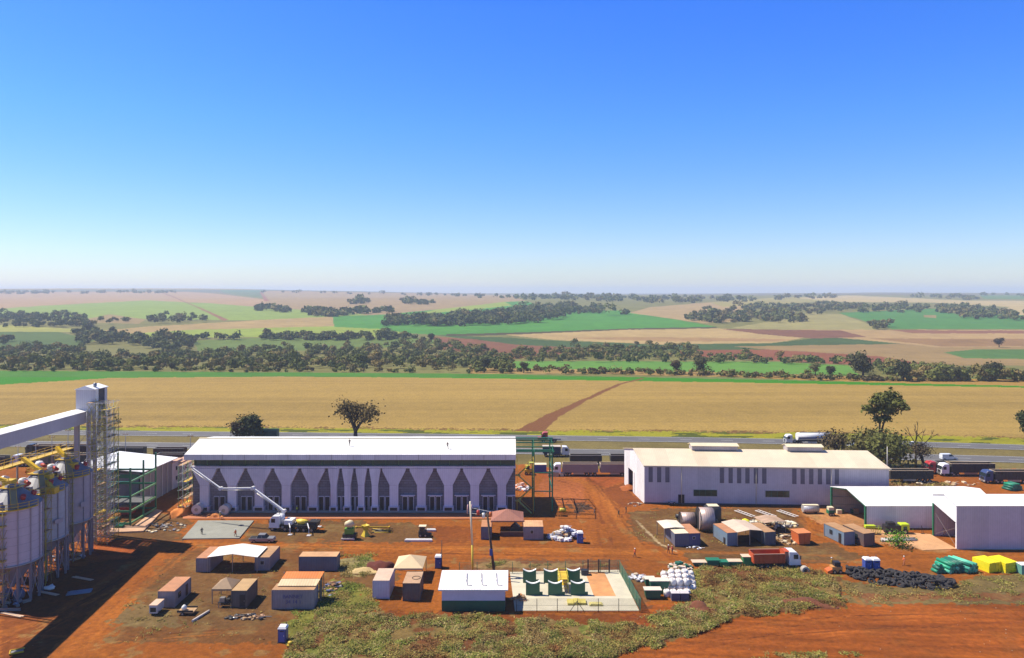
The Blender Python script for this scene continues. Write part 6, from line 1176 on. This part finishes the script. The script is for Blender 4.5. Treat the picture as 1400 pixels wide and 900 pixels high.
# big corrugated drums
for i, (px, py, L, r, lb) in enumerate([(932, 722, 3.2, 1.5, 'leftmost of the pinkish corrugated steel drums behind the blue rust-roofed container'), (946, 722, 3.0, 1.3, 'second pinkish corrugated steel drum, low between its larger neighbours'), (957, 727, 3.2, 2.4, 'largest pinkish corrugated steel drum, in the middle of the group')]):
    t = thing('corrugated_tank', lb, 'tank', G(px, py), 0, 'corrugated tank shells'); MB().tube((0, 1.5, r), (L, 1.3, r), r, 28).build('shell', mat((.52, .4, .35), .4, .2, kind='corrx', var=.15, dirt=.2), t)
    for x in (0, L): MB().tube((x - .06, 1.5, r), (x + .06, 1.5, r), r + .07, 28).build('rim', DARK, t)
    MB().box(.3, L - .3, .6, 2.4, 0, .3).build('cradle', WOOD, t)
def bits():
    t = thing('dark_tank', 'black open-topped tank with pale lid behind the pinkish drums', 'tank', G(968, 716)); MB().lathe([(2.0, 0), (2.0, 3.0), (1.7, 3.4), (.02, 3.5)], 20, (1.5, 2)).build('shell', DARK, t); MB().box(.4, 2.8, 1, 3, 3.5, 3.6).build('lid', CREAM, t)
    t = thing('olive_crate', 'olive crate standing between the black tank and the workshop', 'crate', G(970, 727)); MB().box(0, 1.9, 0, 1.6, 0, 2.2).build('body', mat((.18, .17, .08), .8), t); MB().box(-.05, 1.95, -.05, 1.65, 2.2, 2.3).build('lid', WOOD, t); 
    t = thing('small_pump', 'small black and white pump left of the pinkish drums', 'pump', G(924, 710)); MB().tube((0, 0, .7), (1.6, 0, .7), .5, 12).build('motor', DARK, t); MB().box(1.6, 2.0, -.5, .5, .1, 1.2).build('flange', WR, t); MB().box(.1, 1.9, -.4, .4, 0, .25).build('base', STEEL, t)
    t = thing('tarpaulin', 'bright lemon-yellow tarpaulin spread behind the pinkish awning', 'tarpaulin', G(1014, 717)); MB().blob((1, .6, .3), (1.2, .9, .7), 4, 2, .2).build('cover', mat((.75, .72, .03), .6), t); MB().box(.2, 1.8, .2, 1, 0, .3).build('pallet', WOOD, t)
    t = thing('sheet_pile', 'cream sheets spread on the ground right of the lemon tarpaulin', 'sheets', G(1024, 717)); 
    for k in range(5): MB().box(k * 1.1, k * 1.1 + 1.7, .3 * (k % 2), 1.6, .1 * k, .1 * k + .09, rz=.2 * k).build('sheet', mat((.68, .6, .38), .7), t)
    b = G(1099, 703); t = thing('silver_tank', 'silver ribbed horizontal tank standing before the long shed wall', 'tank', b); MB().tube((0, .8, 1.1), (3.7, .8, 1.1), .85, 18).build('shell', mat((.6, .58, .57), .35, .3, kind='corrx'), t)
    MB().box(0, 3.7, .3, 1.3, 1.85, 1.98).build('top_plate', CREAM, t)
    for x in (.5, 3.1): MB().box(x - .15, x + .15, .2, 1.4, 0, .5).build('saddle', DARK, t)
    for i, px in enumerate((1033, 1062, 1092)):
        t = thing('rebar_rack', ('left', 'middle', 'right')[i] + ' of the three white ladder-like racks lying before the long pale shed', 'rack', G(px, 708), 0, 'white racks on the ground'); t.rotation_euler = (0, 0, 2.05)
        MB().box(0, 5.5, 0, .12, .3, .45).box(0, 5.5, 1.1, 1.22, .3, .45).build('side_rail', mat((.65, .6, .56), .6), t)
        for k in range(7): MB().box(.1 + k * .85, .25 + k * .85, .12, 1.1, .32, .42).build('rung', mat((.65, .6, .56), .6), t)
    binbox('skip', 'bright orange-red skip container right of the workshop yard', 'skip', G(1098, 745) + Vector((0, 1.2, 0)), 2.9, 2.8, 2.4, mat((.6, .13, .03), .5), rz=.18, lid=mat((.6, .2, .06), .6))
    t = thing('orange_loader', 'small orange compact loader left of the black tyre heap', 'loader', G(1138, 785)); MB().box(0, 1.9, 0, 1.3, .3, 1.3).build('body', mat((.55, .27, .08), .5, dirt=.2), t, bevel=.06); MB().box(.5, 1.6, .1, 1.2, 1.3, 2.1).build('cab', DARK, t); MB().prism([(-.9, .05), (0, .2), (0, .9), (-.9, .5)], -.1, 1.4).build('bucket', ORG, t)
    for x in (.4, 1.5):
        for y in (0, 1.3): wheel(t, x, y, .38)
    # left yard things
    t = thing('small_trailer_box', 'small pinkish-roofed white box trailer left of the lone grey container', 'trailer', G(204, 842)); MB().box(0, 1.25, 0, 2.4, .35, 1.6).build('body', mat((.6, .58, .58), .5, dirt=.2), t); MB().box(-.05, 1.3, -.05, 2.45, 1.6, 1.7).build('roof', mat((.6, .4, .28), .6), t); MB().box(.15, 1.1, -.04, -.003, .6, 1.3).build('window', GLASS, t); wheel(t, .2, .6, .3); wheel(t, 1.05, .6, .3)
    t = thing('utility_trailer', 'flat dark trailer with a white round flask, right of the lone grey container', 'trailer', G(242, 842)); MB().box(0, 2.6, 0, 1.7, .4, .6).build('bed', WOOD, t); MB().box(0, 2.6, -.05, .02, .6, .85).box(0, 2.6, 1.68, 1.75, .6, .85).build('side', DARK, t); MB().lathe([(.02, .6), (.4, .7), (.42, 1.1), (.15, 1.4), (.02, 1.45)], 12, (.8, .8)).build('flask', WR, t); wheel(t, .9, 0, .3); wheel(t, .9, 1.7, .3)
    t = thing('log', 'long pale log lying slanted right of the flat dark trailer', 'log', G(263, 851)); MB().tube((0, 0, .2), (1.1, 3.7, .2), .2, 8).build('trunk_piece', mat((.55, .48, .42), .8), t); MB().box(.2, .6, .5, .9, 0, .05).build('chock', WOOD, t)
    t = thing('workbench', 'dark workbench with machines under the small brown pyramid tent', 'bench', G(296, 833)); MB().box(0, 2.3, .4, 1.4, .8, .9).build('top', DARK, t)
    for x in (.1, 2.1):
        for y in (.5, 1.3): MB().box(x, x + .1, y - .05, y + .05, 0, .8).build('leg', STEEL, t)
    MB().box(.3, 1.1, .5, 1.2, .9, 1.6).build('machine', STEEL, t); MB().box(1.3, 1.9, .5, 1.2, .9, 1.4).build('machine', DARK, t)
    t = thing('yellow_compactor', 'small yellow plate compactor beside the lone blue toilet', 'compactor', G(392, 886)); MB().box(0, .9, 0, .6, .1, .35).build('plate', mat((.6, .42, .03), .5), t); MB().blob((.45, .3, .6), (.4, .3, .3), 3, 2, .1).build('engine', mat((.6, .42, .03), .5), t); MB().bar((.1, .3, .5), (-.5, .3, 1.1), .04).build('handle', DARK, t)
    t = thing('yellow_barrel', 'yellow barrel lying by the dark pit between warehouse and shed', 'barrel', G(765, 700)); MB().tube((0, 0, .5), (1.5, 0, .5), .5, 14).build('shell', mat((.65, .55, .05), .5), t); MB().tube((.4, 0, .5), (.5, 0, .5), .53, 14).tube((1.0, 0, .5), (1.1, 0, .5), .53, 14).build('hoop', YEL, t)
    t = thing('hose', 'thin dark hose curving over the red dirt right of the dark pit', 'hose', (0, 0, 0)); MB().path([G(795, 693, .05), G(806, 693, .05), G(813, 697, .05), G(812, 702, .05)], .09, 5).build('tube', DARK, t)
    for j, (px, py, lb) in enumerate(((112, 792, 'long pale plank on the shadowed soil right of the silos'), (64, 812, 'shorter pale plank beside the pipe stack in the gallery shadow'), (14, 841, 'pale plank on the soil below the frontmost silo'))):
        t = thing('plank', lb, 'plank', G(px - 14, py - 2), -.35); MB().box(0, 4.6, 0, .35, .04, .14).box(.4, 4.9, .2, .5, .14, .2).build('board', mat((.6, .42, .28), .8), t)
    t = thing('pipe_stack', 'grey steel pipes lying in the gallery shadow right of the silos', 'pipes', G(90, 815), .35)
    for k in range(8): MB().tube((.3 * (k % 3), .22 * k, .12), (3.6 + .2 * (k % 2), .22 * k, .12), .11, 8).build('pipe', mat((.2, .24, .3), .4), t)
    t = thing('white_tarpaulin', 'crumpled white sheet by the legs of the middle silo', 'tarpaulin', G(68, 806)); MB().blob((0, 0, .3), (.9, .6, .45), 8, 2, .3).build('sheet', WR, t); MB().box(-.6, .6, -.3, .3, 0, .1).build('pallet', WOOD, t)
    t = thing('steel_beam', 'long grey beam lying under the frontmost silo at the left edge', 'beam', G(-8, 836)); MB().box(0, 4.2, 0, .3, .05, .1).box(0, 4.2, .12, .18, .1, .4).box(0, 4.2, 0, .3, .4, .45).build('flange', STEEL, t)
    t = thing('round_tank', 'left of the two dark blue round tanks under the frontmost silo', 'tank', G(9, 818), 0, 'round tanks under the silo'); MB().lathe([(.02, 0), (.8, .1), (.9, .9), (.6, 1.5), (.02, 1.6)], 16).build('shell', mat((.14, .16, .25), .35), t); MB().tube((0, 0, 1.6), (0, 0, 1.9), .15, 8).build('neck', STEEL, t)
    dup(t, G(26, 818), label='right of the two dark blue round tanks under the frontmost silo')
    t = thing('sand_pile_edge', 'bright orange sheet of sand with a crumpled net right of the rear silo', 'net', G(84, 748)); MB().bar((0, 0, .2), (3.4, 2.2, .8), .08).bar((.6, 1.4, .1), (4, 2.6, .2), .06).bar((1.4, 0, .1), (3.9, 3.4, .9), .05).build('strap', mat((.6, .35, .2), .8), t); MB().box(-3.2, -1.2, 1, 1.5, .05, .35).build('white_beam', WR, t)
    t = thing('broken_panel', 'broken yellow-edged panel lying at the lower left corner', 'panel', G(12, 897), .5); MB().box(0, 1.8, 0, .12, .1, .3).box(0, 1.8, 1.2, 1.3, .1, .3).box(0, .12, .12, 1.2, .1, .3).build('edge', YEL, t); MB().box(.12, 1.7, .13, 1.19, .12, .18).build('sheet', STEEL, t)
    # flexible pipe and blue drum near tank roll
    t = thing('wire_roll', 'pale coil of hose at the right end of the crates by the weeds', 'coil', G(1102, 786)); MB().tube((0, 0, .7), (0, 1.0, .7), .7, 16).build('coil', mat((.4, .35, .3), .8), t); MB().tube((0, -.05, .7), (0, 1.05, .7), .35, 12).build('core', DARK, t)
    t = thing('wooden_crate', 'open grey-pink wooden crate in front of the dump truck wheels', 'crate', G(1061, 775)); 
    MB().box(0, 2.3, 0, .08, 0, 1.4).box(0, 2.3, 1.2, 1.28, 0, 1.4).box(0, .08, .08, 1.2, 0, 1.4).box(2.22, 2.3, .08, 1.2, 0, 1.4).build('side', mat((.3, .2, .16), .8, kind='plank'), t); MB().box(-.06, .1, -.06, 1.34, 0, 1.5).box(-.06, 2.36, -.06, .1, 1.4, 1.52).build('corner_board', mat((.6, .48, .38), .8), t)
    t = thing('wooden_crate', 'small low wooden crate left of the open grey-pink crate', 'crate', G(1047, 775)); MB().box(0, 1.5, 0, 1, 0, .75).build('side', WOOD, t); MB().box(-.04, 1.54, -.04, 1.04, .75, .82).build('lid', mat((.58, .42, .25), .8), t)
    b = G(1221, 748)
bits()
tree('bush', 'bright green bush before the low white-roofed shed', G(1227, 747), 1.7, 1.0, 61, (.1, .2, .02), 60, .06, 1.0, 2, .55, q=.16, cat='bush')
# green-lidded bins / crates along the weeds, left of the dump truck
for i, (px, py, w, h, lb) in enumerate([(909, 812, 3.3, 2.1, 'largest dark green skip with white rim beside the white bags'), (902, 803, 1.8, 1.3, 'small dark green box at the left end of the largest green skip'), (902, 820, 2.8, 1.5, 'dark green skip with pale timber on its rim, in front of the largest green skip')]):
    px -= 12; binbox('green_skip', lb, 'skip', G(px, py) + Vector((w / 2 - 1, .8, 0)), w, 1.5, h, mat((.01, .12, .06), .5), group='green skips near the white bags', lid=mat((.66, .56, .45), .7))
for i, (px, py, w, h, lb) in enumerate([(957, 775, 2.6, .7, 'low pale-topped green panel at the left end of the row above the weeds'), (976, 775, 2.4, 1.1, 'crumpled dark green bundle second in the row above the weeds'), (993, 776, 2.3, .9, 'dark green bundle in the middle of the row above the weeds'), (1006, 776, 2.5, 1.0, 'pale-topped green box fourth in the row above the weeds'), (1028, 776, 3.3, 1.9, 'tallest green box with cream lid, near the dump truck')]):
    binbox('green_box', lb, 'box', G(px, py) + Vector((0, .8, 0)), w, 1.5, h, mat((.01, .12 + .02 * i, .07), .5), group='green boxes above the weeds', lid=mat((.6, .45, .32), .8) if i in (0, 3, 4) else GREENM)
# white bulk bags, rows front to back
def bulkbag():
    t = thing('bulk_bag', '-', 'bulk bag', (0, 0, 0), 0, 'white bulk bags stacked beside the green skips'); w = mat((.8, .76, .72), .7, var=.12)
    b = MB(); n = 12; pr = [(.3, 0), (.46, .03), (.5, .3), (.52, .6), (.49, .95), (.4, 1.06), (.15, 1.12), (.02, 1.13)]
    sq = lambda a: 1 / max(abs(math.cos(a)), abs(math.sin(a))) ** .75
    b.add([(r * math.cos(2 * math.pi * j / n) * sq(2 * math.pi * j / n), r * math.sin(2 * math.pi * j / n) * sq(2 * math.pi * j / n), z) for r, z in pr for j in range(n)], [(i * n + j, i * n + (j + 1) % n, (i + 1) * n + (j + 1) % n, (i + 1) * n + j) for i in range(len(pr) - 1) for j in range(n)], True); b.build('sack', w, t)
    for a in (.8, 2.4, 3.9, 5.5): MB().path([(math.cos(a) * .5, math.sin(a) * .5, .85), (math.cos(a) * .4, math.sin(a) * .4, 1.35), (math.cos(a + .5) * .42, math.sin(a + .5) * .42, .95)], .025, 4).build('lifting_loop', mat((.6, .45, .4), .8), t)
    return t
BB = bulkbag(); first = True; names = []
rows = ['front', 'second', 'third', 'fourth', 'rearmost']; 
for r in range(5):
    for c in range(5 if r else 4):
        p = G(912 + c * 9.2 - r * 1.2, 815 - r * 6.4) + Vector((random.uniform(-.08, .08), random.uniform(-.08, .08), 0)); lv = 1.12 if (r in (1, 2, 3) and c in (1, 2, 3)) else 0; 
        col = ['leftmost', 'second from left', 'third from left', 'fourth from left', 'rightmost'][c]
        for z in ([0, 1.15] if lv else [0]):
            lb = f'white bulk bag, {col} in the {rows[r]} row' + (', upper of two' if z else (', lower of two' if lv else ''))
            q = (p.x, p.y, z); s = random.uniform(.92, 1.08)
            if first: BB.location = q; BB['label'] = lb; BB.scale = (1.1, 1.1, s); first = False
            else: dup(BB, q, random.uniform(0, 3), lb, (1.1, 1.1, s))
for i, (px, lb) in enumerate(((924, 'left of the two dark slate crates under the front white bags'), (936.5, 'right of the two dark slate crates under the front white bags'))):
    t = thing('slate_crate', lb, 'crate', G(px, 822), 0, 'slate crates in front of the bags'); W = 1.42; MB().box(-W / 2, W / 2, 0, 1.1, .08, 1.25).build('body', mat((.07, .07, .13), .6), t); MB().box(-W / 2 - .03, W / 2 + .03, -.03, 1.13, 1.25, 1.32).build('lid', mat((.55, .5, .5), .6), t); MB().box(-W / 2, W / 2, 0, 1.1, 0, .08).build('pallet', WOOD, t)
# green pipes and yellow block stacks at the right edge
def rollstack(lb, px, py, n, L, m, seed, rz):
    t = thing('net_bundle', lb, 'bundles', G(px, py), rz, 'green bundles at the edge of the weeds'); rs = random.Random(seed); r = .32
    for row in range(3):
        for k in range(n - row): MB().tube((k * .7 + row * .35, rs.uniform(-.2, .2), r + row * .56), (k * .7 + row * .35, L + rs.uniform(-.3, .3), r + row * .56), r, 9).build('roll', m[rs.randrange(len(m))], t)
GN = [mat((.02, .35, .2), .5), mat((.01, .22, .12), .5), mat((.1, .5, .33), .5), mat((.01, .12, .08), .5)]
rollstack('light and dark green rolled bundles stacked left, near the pale plank end', 1299, 785, 6, 3.6, GN, 3, .25); rollstack('slanting green rolls stacked just left of the yellow blocks', 1324, 785, 5, 4.4, GN, 4, .45); rollstack('small dark green roll stack at the left end of the green bundles', 1283, 785, 3, 1.4, GN[1::2], 5, .2); rollstack('green rolled bundles beyond the white shed at the right edge', 1384, 672, 6, 2.6, GN[1::2], 6, .3)
def blockstack(lb, px, py, w, d, h):
    t = thing('yellow_blocks', lb, 'block stack', G(px, py), .3, 'bright yellow block stacks'); ym = mat((.8, .68, .01), .5, var=.15)
    nx = int(w / .75); nz = int(h / .6)
    for i in range(nx):
        for k in range(nz): MB().box(i * .76, i * .76 + .73, random.uniform(0, .15), d, k * .61, k * .61 + .58).build('block', ym, t)
blockstack('bright yellow stack of blocks left of its twin by the white shed', 1353, 784, 3.0, 3.6, 2.1); blockstack('bright yellow stack of blocks nearest the right edge of the photo', 1375, 784, 3.6, 3.8, 2.1)
t = thing('pale_box', 'pale green box cut by the right edge beside the yellow stacks', 'box', G(1397, 786)); MB().box(0, 2, 0, 1.6, 0, 1.7).build('body', mat((.12, .3, .25), .5), t); MB().box(-.05, 2.05, -.05, 1.65, 1.7, 1.78).build('lid', WR, t)
t = thing('pale_plank_end', 'pale upright board end at the left of the green bundles', 'board', G(1280, 782)); MB().box(0, .5, 0, .2, 0, 1.2).build('board', mat((.6, .42, .28), .8), t); MB().box(.1, 1.8, .2, 1.0, 0, .3).build('base_board', WOOD, t)
# tyre heap: individual tyres
def tyres():
    rs = random.Random(8); t0 = None; k = 0
    def tyre(p, s, rx):
        nonlocal t0
        if t0 is None:
            t0 = thing('old_tyre', 'black worn tyre in the long heap by the blue toilets', 'tyre', p, 0, 'black tyres heaped along the weeds'); b = MB()
            b.lathe([(.3, -.12), (.42, -.16), (.54, -.12), (.57, 0), (.54, .12), (.42, .16), (.3, .12), (.27, 0), (.3, -.12)], 14); b.build('rubber', mat((.028, .025, .026), .9, var=.4, scale=4), t0); c = t0
        else: c = dup(t0, p)
        c.location = p; c.scale = (s, s, s); c.rotation_euler = (rx, rs.uniform(-.5, .5), rs.uniform(0, 3)); return c
    for i in range(170):
        u = rs.random(); px = 1160 + 142 * u; v0 = np.interp(px, [1160, 1200, 1260, 1302], [782, 790, 796, 800]); sp = np.interp(px, [1160, 1190, 1280, 1302], [6, 9, 9, 5]); py = v0 + rs.uniform(-sp, sp)
        e = 1 - abs(py - v0) / sp; p = G(px, py); tyre((p.x, p.y, .2 + e * rs.uniform(0, 1.0)), rs.uniform(.9, 1.45), rs.uniform(-.6, .6))
tyres()
# pipes, machines before the open shed
def field_machines():
    lg = mat((.5, .62, .02), .45)
    t = thing('sprayer', 'lime-green and black sprayer parked along the low shed wall', 'machine', G(1211, 731)); MB().box(0, 3.4, 0, 1.6, .5, 1.9).build('frame', DARK, t, bevel=.15); MB().box(3.3, 5.2, 0, 1.7, .7, 2.2).build('tank', lg, t, bevel=.2); MB().box(.6, 2.2, .2, 1.4, 1.9, 2.5).build('engine', DARK, t, bevel=.1)
    MB().box(3.8, 4.6, -.03, .0, 1.1, 1.7).build('panel', GREEND, t)
    for x in (.8, 4.2):
        for y in (0, 1.6): wheel(t, x, y, .6)
    t = thing('boom_frame', 'lime-green folded frame behind the dark brown-roofed container', 'frame', G(1190, 731)); b = MB()
    for k in range(5): b.bar((k * .5, 0, .2), (k * .5 + .5, .3, 1.5 + .3 * (k % 2)), .07).bar((0, .2 * k, .4 + .3 * k), (2.6, .2 * k, .4 + .3 * k), .07)
    b.build('lattice', lg, t); MB().box(-1, 1.2, 0, .9, 1.3, 1.9).build('cover', lg, t, bevel=.1)
    t = thing('steel_pipes', 'long grey pipes lying before the low shed beside the green bush', 'pipes', G(1205, 741), .05)
    for k in range(4): MB().tube((k * .2, k * .42, .22), (7.6 + .4 * (k % 2), k * .42, .22), .2, 8).build('pipe', mat((.38, .35, .36), .5), t)
    t = thing('hand_pump', 'small black stand against the low shed wall', 'stand', G(1260, 731)); MB().box(0, .8, 0, .5, 0, .12).build('base', DARK, t); MB().bar((.2, .2, .1), (.05, .2, 1.9), .05).bar((.6, .2, .1), (.1, .2, 1.8), .05).build('leg', DARK, t)
    t = thing('green_crates', 'jumble of cream and green crates inside the mouth of the open shed', 'crates', G(1143, 705)); rs = random.Random(4)
    for k in range(9): x = rs.uniform(0, 5.5); y = rs.uniform(1, 4); MB().box(x, x + 1.1, y, y + .9, 0, rs.uniform(.6, 1.4)).build('crate', [GREEND, CREAM, WOOD][k % 3], t)
    t = thing('hay_trailer', 'low green wagon with cream load in the mouth of the open shed', 'wagon', G(1133, 706)); MB().box(0, 1.4, 0, 1.4, .5, 1.3).build('bed', GREENM, t); MB().box(.1, 1.3, .1, 1.3, 1.3, 2.0).build('load', CREAM, t); wheel(t, .4, 0, .4); wheel(t, 1.0, 0, .4)
    t = thing('bench_frame', 'black metal frame standing against the long shed wall', 'frame', G(1092, 691)); b = MB(); b.box(0, 2.2, 0, .1, 1.3, 1.4); b.box(0, .1, 0, .1, 0, 1.3); b.box(2.1, 2.2, 0, .1, 0, 1.3); b.box(0, 2.2, .8, .9, 1.3, 1.4); b.build('frame', DARK, t); MB().box(.2, 1.0, .1, .8, 0, .7).build('box', DARK, t)
    t = thing('low_cart', 'low dark cart left of the black metal frame by the long shed', 'cart', G(1076, 691)); MB().box(0, 1.8, 0, .9, .3, .6).build('bed', DARK, t); wheel(t, .3, 0, .3); wheel(t, 1.5, 0, .3); MB().bar((1.8, .4, .5), (2.3, .4, 1.1), .04).build('handle', STEEL, t)
    t = thing('low_cart', 'pale low cart against the long shed wall left of its dark door', 'cart', G(913, 690)); MB().box(0, 2.0, 0, .9, .3, .7).build('bed', mat((.4, .36, .38), .6), t); wheel(t, .3, 0, .3); wheel(t, 1.6, 0, .3); MB().bar((2.0, .4, .5), (2.4, .4, 1.0), .04).build('handle', STEEL, t)
    # items behind the yellow stair: white car-like covers and blue crate
    t = thing('blue_tank_crate', 'blue box container behind the steel frame bay', 'container', G(731, 647)); MB().box(0, 3.4, 0, 2.2, .2, 2.3).build('body', mat((.05, .09, .3), .5), t, bevel=.05); MB().box(-.05, 3.45, -.05, 2.25, 2.3, 2.45).build('lid', CREAM, t)
    t = thing('yellow_machine', 'yellow site machine behind the zigzag stair', 'machine', G(717, 650)); MB().box(0, 2.4, 0, 1.6, .5, 1.6).build('body', YEL, t, bevel=.1); MB().box(.4, 1.5, .2, 1.4, 1.6, 2.6).build('cab', GLASS, t); MB().box(.3, 1.6, .1, 1.5, 2.6, 2.7).build('cab_roof', YEL, t); wheel(t, .5, 0, .45); wheel(t, 1.9, 0, .45)
    t = thing('pallet_pile', 'tan boxes and boards at the foot of the white-cabbed truck', 'boards', G(752, 652)); rs = random.Random(14)
    for k in range(8): x = rs.uniform(-1, 3); MB().box(x, x + rs.uniform(.6, 1.6), rs.uniform(0, .5), 1.2, 0, rs.uniform(.4, 1.6)).build('board', [WOOD, CREAM, STEEL][k % 3], t)
field_machines()
# ------------------------------------------------------------------ weeds (uncountable)
def weeds(name, label, P, n, hs, cols, seed, thr=.0, size=.16):
    rs = np.random.default_rng(seed); xs = [p[0] for p in P]; ys = [p[1] for p in P]
    A, B = G(min(xs), min(ys)), G(max(xs), max(ys)); 
    X = rs.uniform(min(G(min(xs), max(ys)).x, A.x), max(G(max(xs), min(ys)).x, B.x), n * 4); Y = rs.uniform(B.y, A.y, n * 4)
    U = CX + X * FPX / Y; V = HY + CH * FPX / Y; j = fbm(X / 2.6, Y / 2.6, seed + 5, 3) - .5
    k = inpoly(U + j * 34, V + j * 16, P); X, Y = X[k], Y[k]; d = fbm(X / 2.2, Y / 2.2, seed + 2, 3); k = rs.random(len(X)) < sst(d, .30 + thr, .58 + thr); X, Y, d = X[k][:n], Y[k][:n], d[k][:n]; N = len(X)
    if N == 0: return
    z = fbm(X / 1.9, Y / 1.9, 75, 3) * .75 - .1; ci = (fbm(X / 3.2, Y / 3.2, seed + 9, 3) * 2.0 - .5 + rs.normal(size=N) * .13).clip(0, .999); cols = np.array(cols); c = cols[(ci * len(cols)).astype(int)] * (.55 + .9 * fbm(X / 1.7, Y / 1.7, seed + 21, 2))[:, None]
    big = rs.random(N) < .04; q = 6; idx = np.repeat(np.arange(N), q); M = len(idx); le = hs * rs.random(M) * (.4 + 1.2 * d[idx]) * np.where(big[idx], 2.4, 1)
    inside = np.zeros(N, bool); U2 = CX + X * FPX / Y; V2 = HY + CH * FPX / Y
    for Pg in GRASSPOLYS: inside |= inpoly(U2, V2, Pg)
    z = np.where(inside, z, 0.02)
    Pc = np.stack([X[idx] + rs.normal(size=M) * .24, Y[idx] + rs.normal(size=M) * .24, z[idx] + le + .03], 1)
    nr = np.stack([rs.normal(size=M) * .55, rs.normal(size=M) * .55 - .25, np.ones(M)], 1); nr /= np.linalg.norm(nr, axis=1)[:, None]
    tt = np.cross(nr, rs.normal(size=(M, 3))); tt /= np.linalg.norm(tt, axis=1)[:, None] + 1e-9; bt = np.cross(nr, tt); w = (size * (.35 + .9 * rs.random((M, 1)))); w2 = w * rs.uniform(.25, .7, (M, 1))
    Vv = np.stack([Pc - tt * w, Pc - bt * w2, Pc + tt * w, Pc + bt * w2], 1).reshape(-1, 3); F = np.arange(M * 4).reshape(-1, 4); cc = c[idx] * (.75 + .5 * rs.random((M, 1)))
    o_ = npmesh(name, Vv, F, LEAF, np.repeat(cc, 4, 0)); setp(o_, kind='stuff', label=label, category='weeds')
WCOL = [(.15, .07, .024), (.20, .14, .04), (.26, .20, .06), (.18, .165, .035), (.13, .155, .026), (.30, .24, .09), (.17, .11, .038)]
NP = [n[0] for n in NEARP]
def byv(u, v):
    for P in NP:
        if abs(P[0][0] - u) < 1 and abs(P[0][1] - v) < 1: return P
weeds('tall_weeds', 'tangle of yellow-green weeds along the bottom edge below the white control house', byv(440, 835), 24000, .3, WCOL, 3, .02)
weeds('tall_weeds', 'strip of weeds curving along the bare red field at bottom centre', byv(895, 862), 4000, .22, WCOL, 4, .02)
weeds('tall_weeds', 'yellow-green weed patch between the green boxes and the red field at right', byv(905, 782), 14000, .3, WCOL, 5, .02)
weeds('dry_grass', 'sparse dry grass along the tyre heap and green bundles at right', byv(1130, 795), 3200, .2, WCOL[1:4], 6, .12)
weeds('dry_grass', 'green grass behind and right of the orange-roofed workshop', byv(455, 790), 1400, .18, WCOL[1:5], 7, .12); weeds('dry_grass', 'grass tongue leading from the workshop to the lower weeds', byv(440, 800), 1400, .18, WCOL[1:5], 8, .12)
weeds('dry_grass', 'sparse dry weeds around the containers at lower left', byv(262, 752), 700, .14, WCOL[1:4], 9, .24); weeds('dry_grass', 'thin dry weeds left of the lone grey container', byv(180, 820), 150, .15, WCOL[1:3], 10, .16)
weeds('dry_grass', 'thin weeds on the grey ground before the long pale shed', byv(860, 700), 500, .16, WCOL[1:4], 11, .24); weeds('dry_grass', 'dry strip of grass behind the concrete yard', byv(660, 770), 400, .15, WCOL[1:4], 12, .15); weeds('dry_grass', 'weeds around the pale sand heap', byv(448, 765), 400, .3, WCOL[1:5], 13, .05)
weeds('dry_grass', 'dry grass tufts at the bottom edge of the bare red field', [(1030, 893), (1180, 893), (1200, 905), (1020, 905)], 300, .18, WCOL[2:4], 14, .1)
weeds('dry_grass', 'dry scrubby grass between the pale shed and the parked trailers', byv(1216, 652), 700, .35, WCOL[:4], 15, .05, .35)
def stones():
    rs = random.Random(5); b = MB()
    for k in range(230):
        px = rs.uniform(0, 1400); py = rs.uniform(700, 898); p = G(px, py); s = rs.uniform(.04, .12); b.blob((p.x, p.y, .04), (s, s, s * .6), k, 1, .3, False)
    o = b.build('loose_stones', mat((.3, .2, .12), .9, var=.3)); setp(o, kind="stuff", label='small pale stones and litter scattered over the red soil', category='stones')
stones()
# ------------------------------------------------------------------ air
def haze(dens, col):
    m = bpy.data.materials.new('air'); m.use_nodes = True; t = m.node_tree; t.nodes.clear()
    o = t.nodes.new('ShaderNodeOutputMaterial'); v = t.nodes.new('ShaderNodeVolumePrincipled')
    v.inputs['Density'].default_value = dens; v.inputs['Color'].default_value = (*col, 1); v.inputs['Anisotropy'].default_value = .1
    t.links.new(v.outputs[0], o.inputs['Volume'])
    b = MB(); b.box(-17000, 17000, -120, 13400, -22, 130); h = b.build('haze', m); setp(h, kind='stuff', label='pale blue air haze over the far fields', category='haze')
haze(.00014, (.68, .80, 1.0))
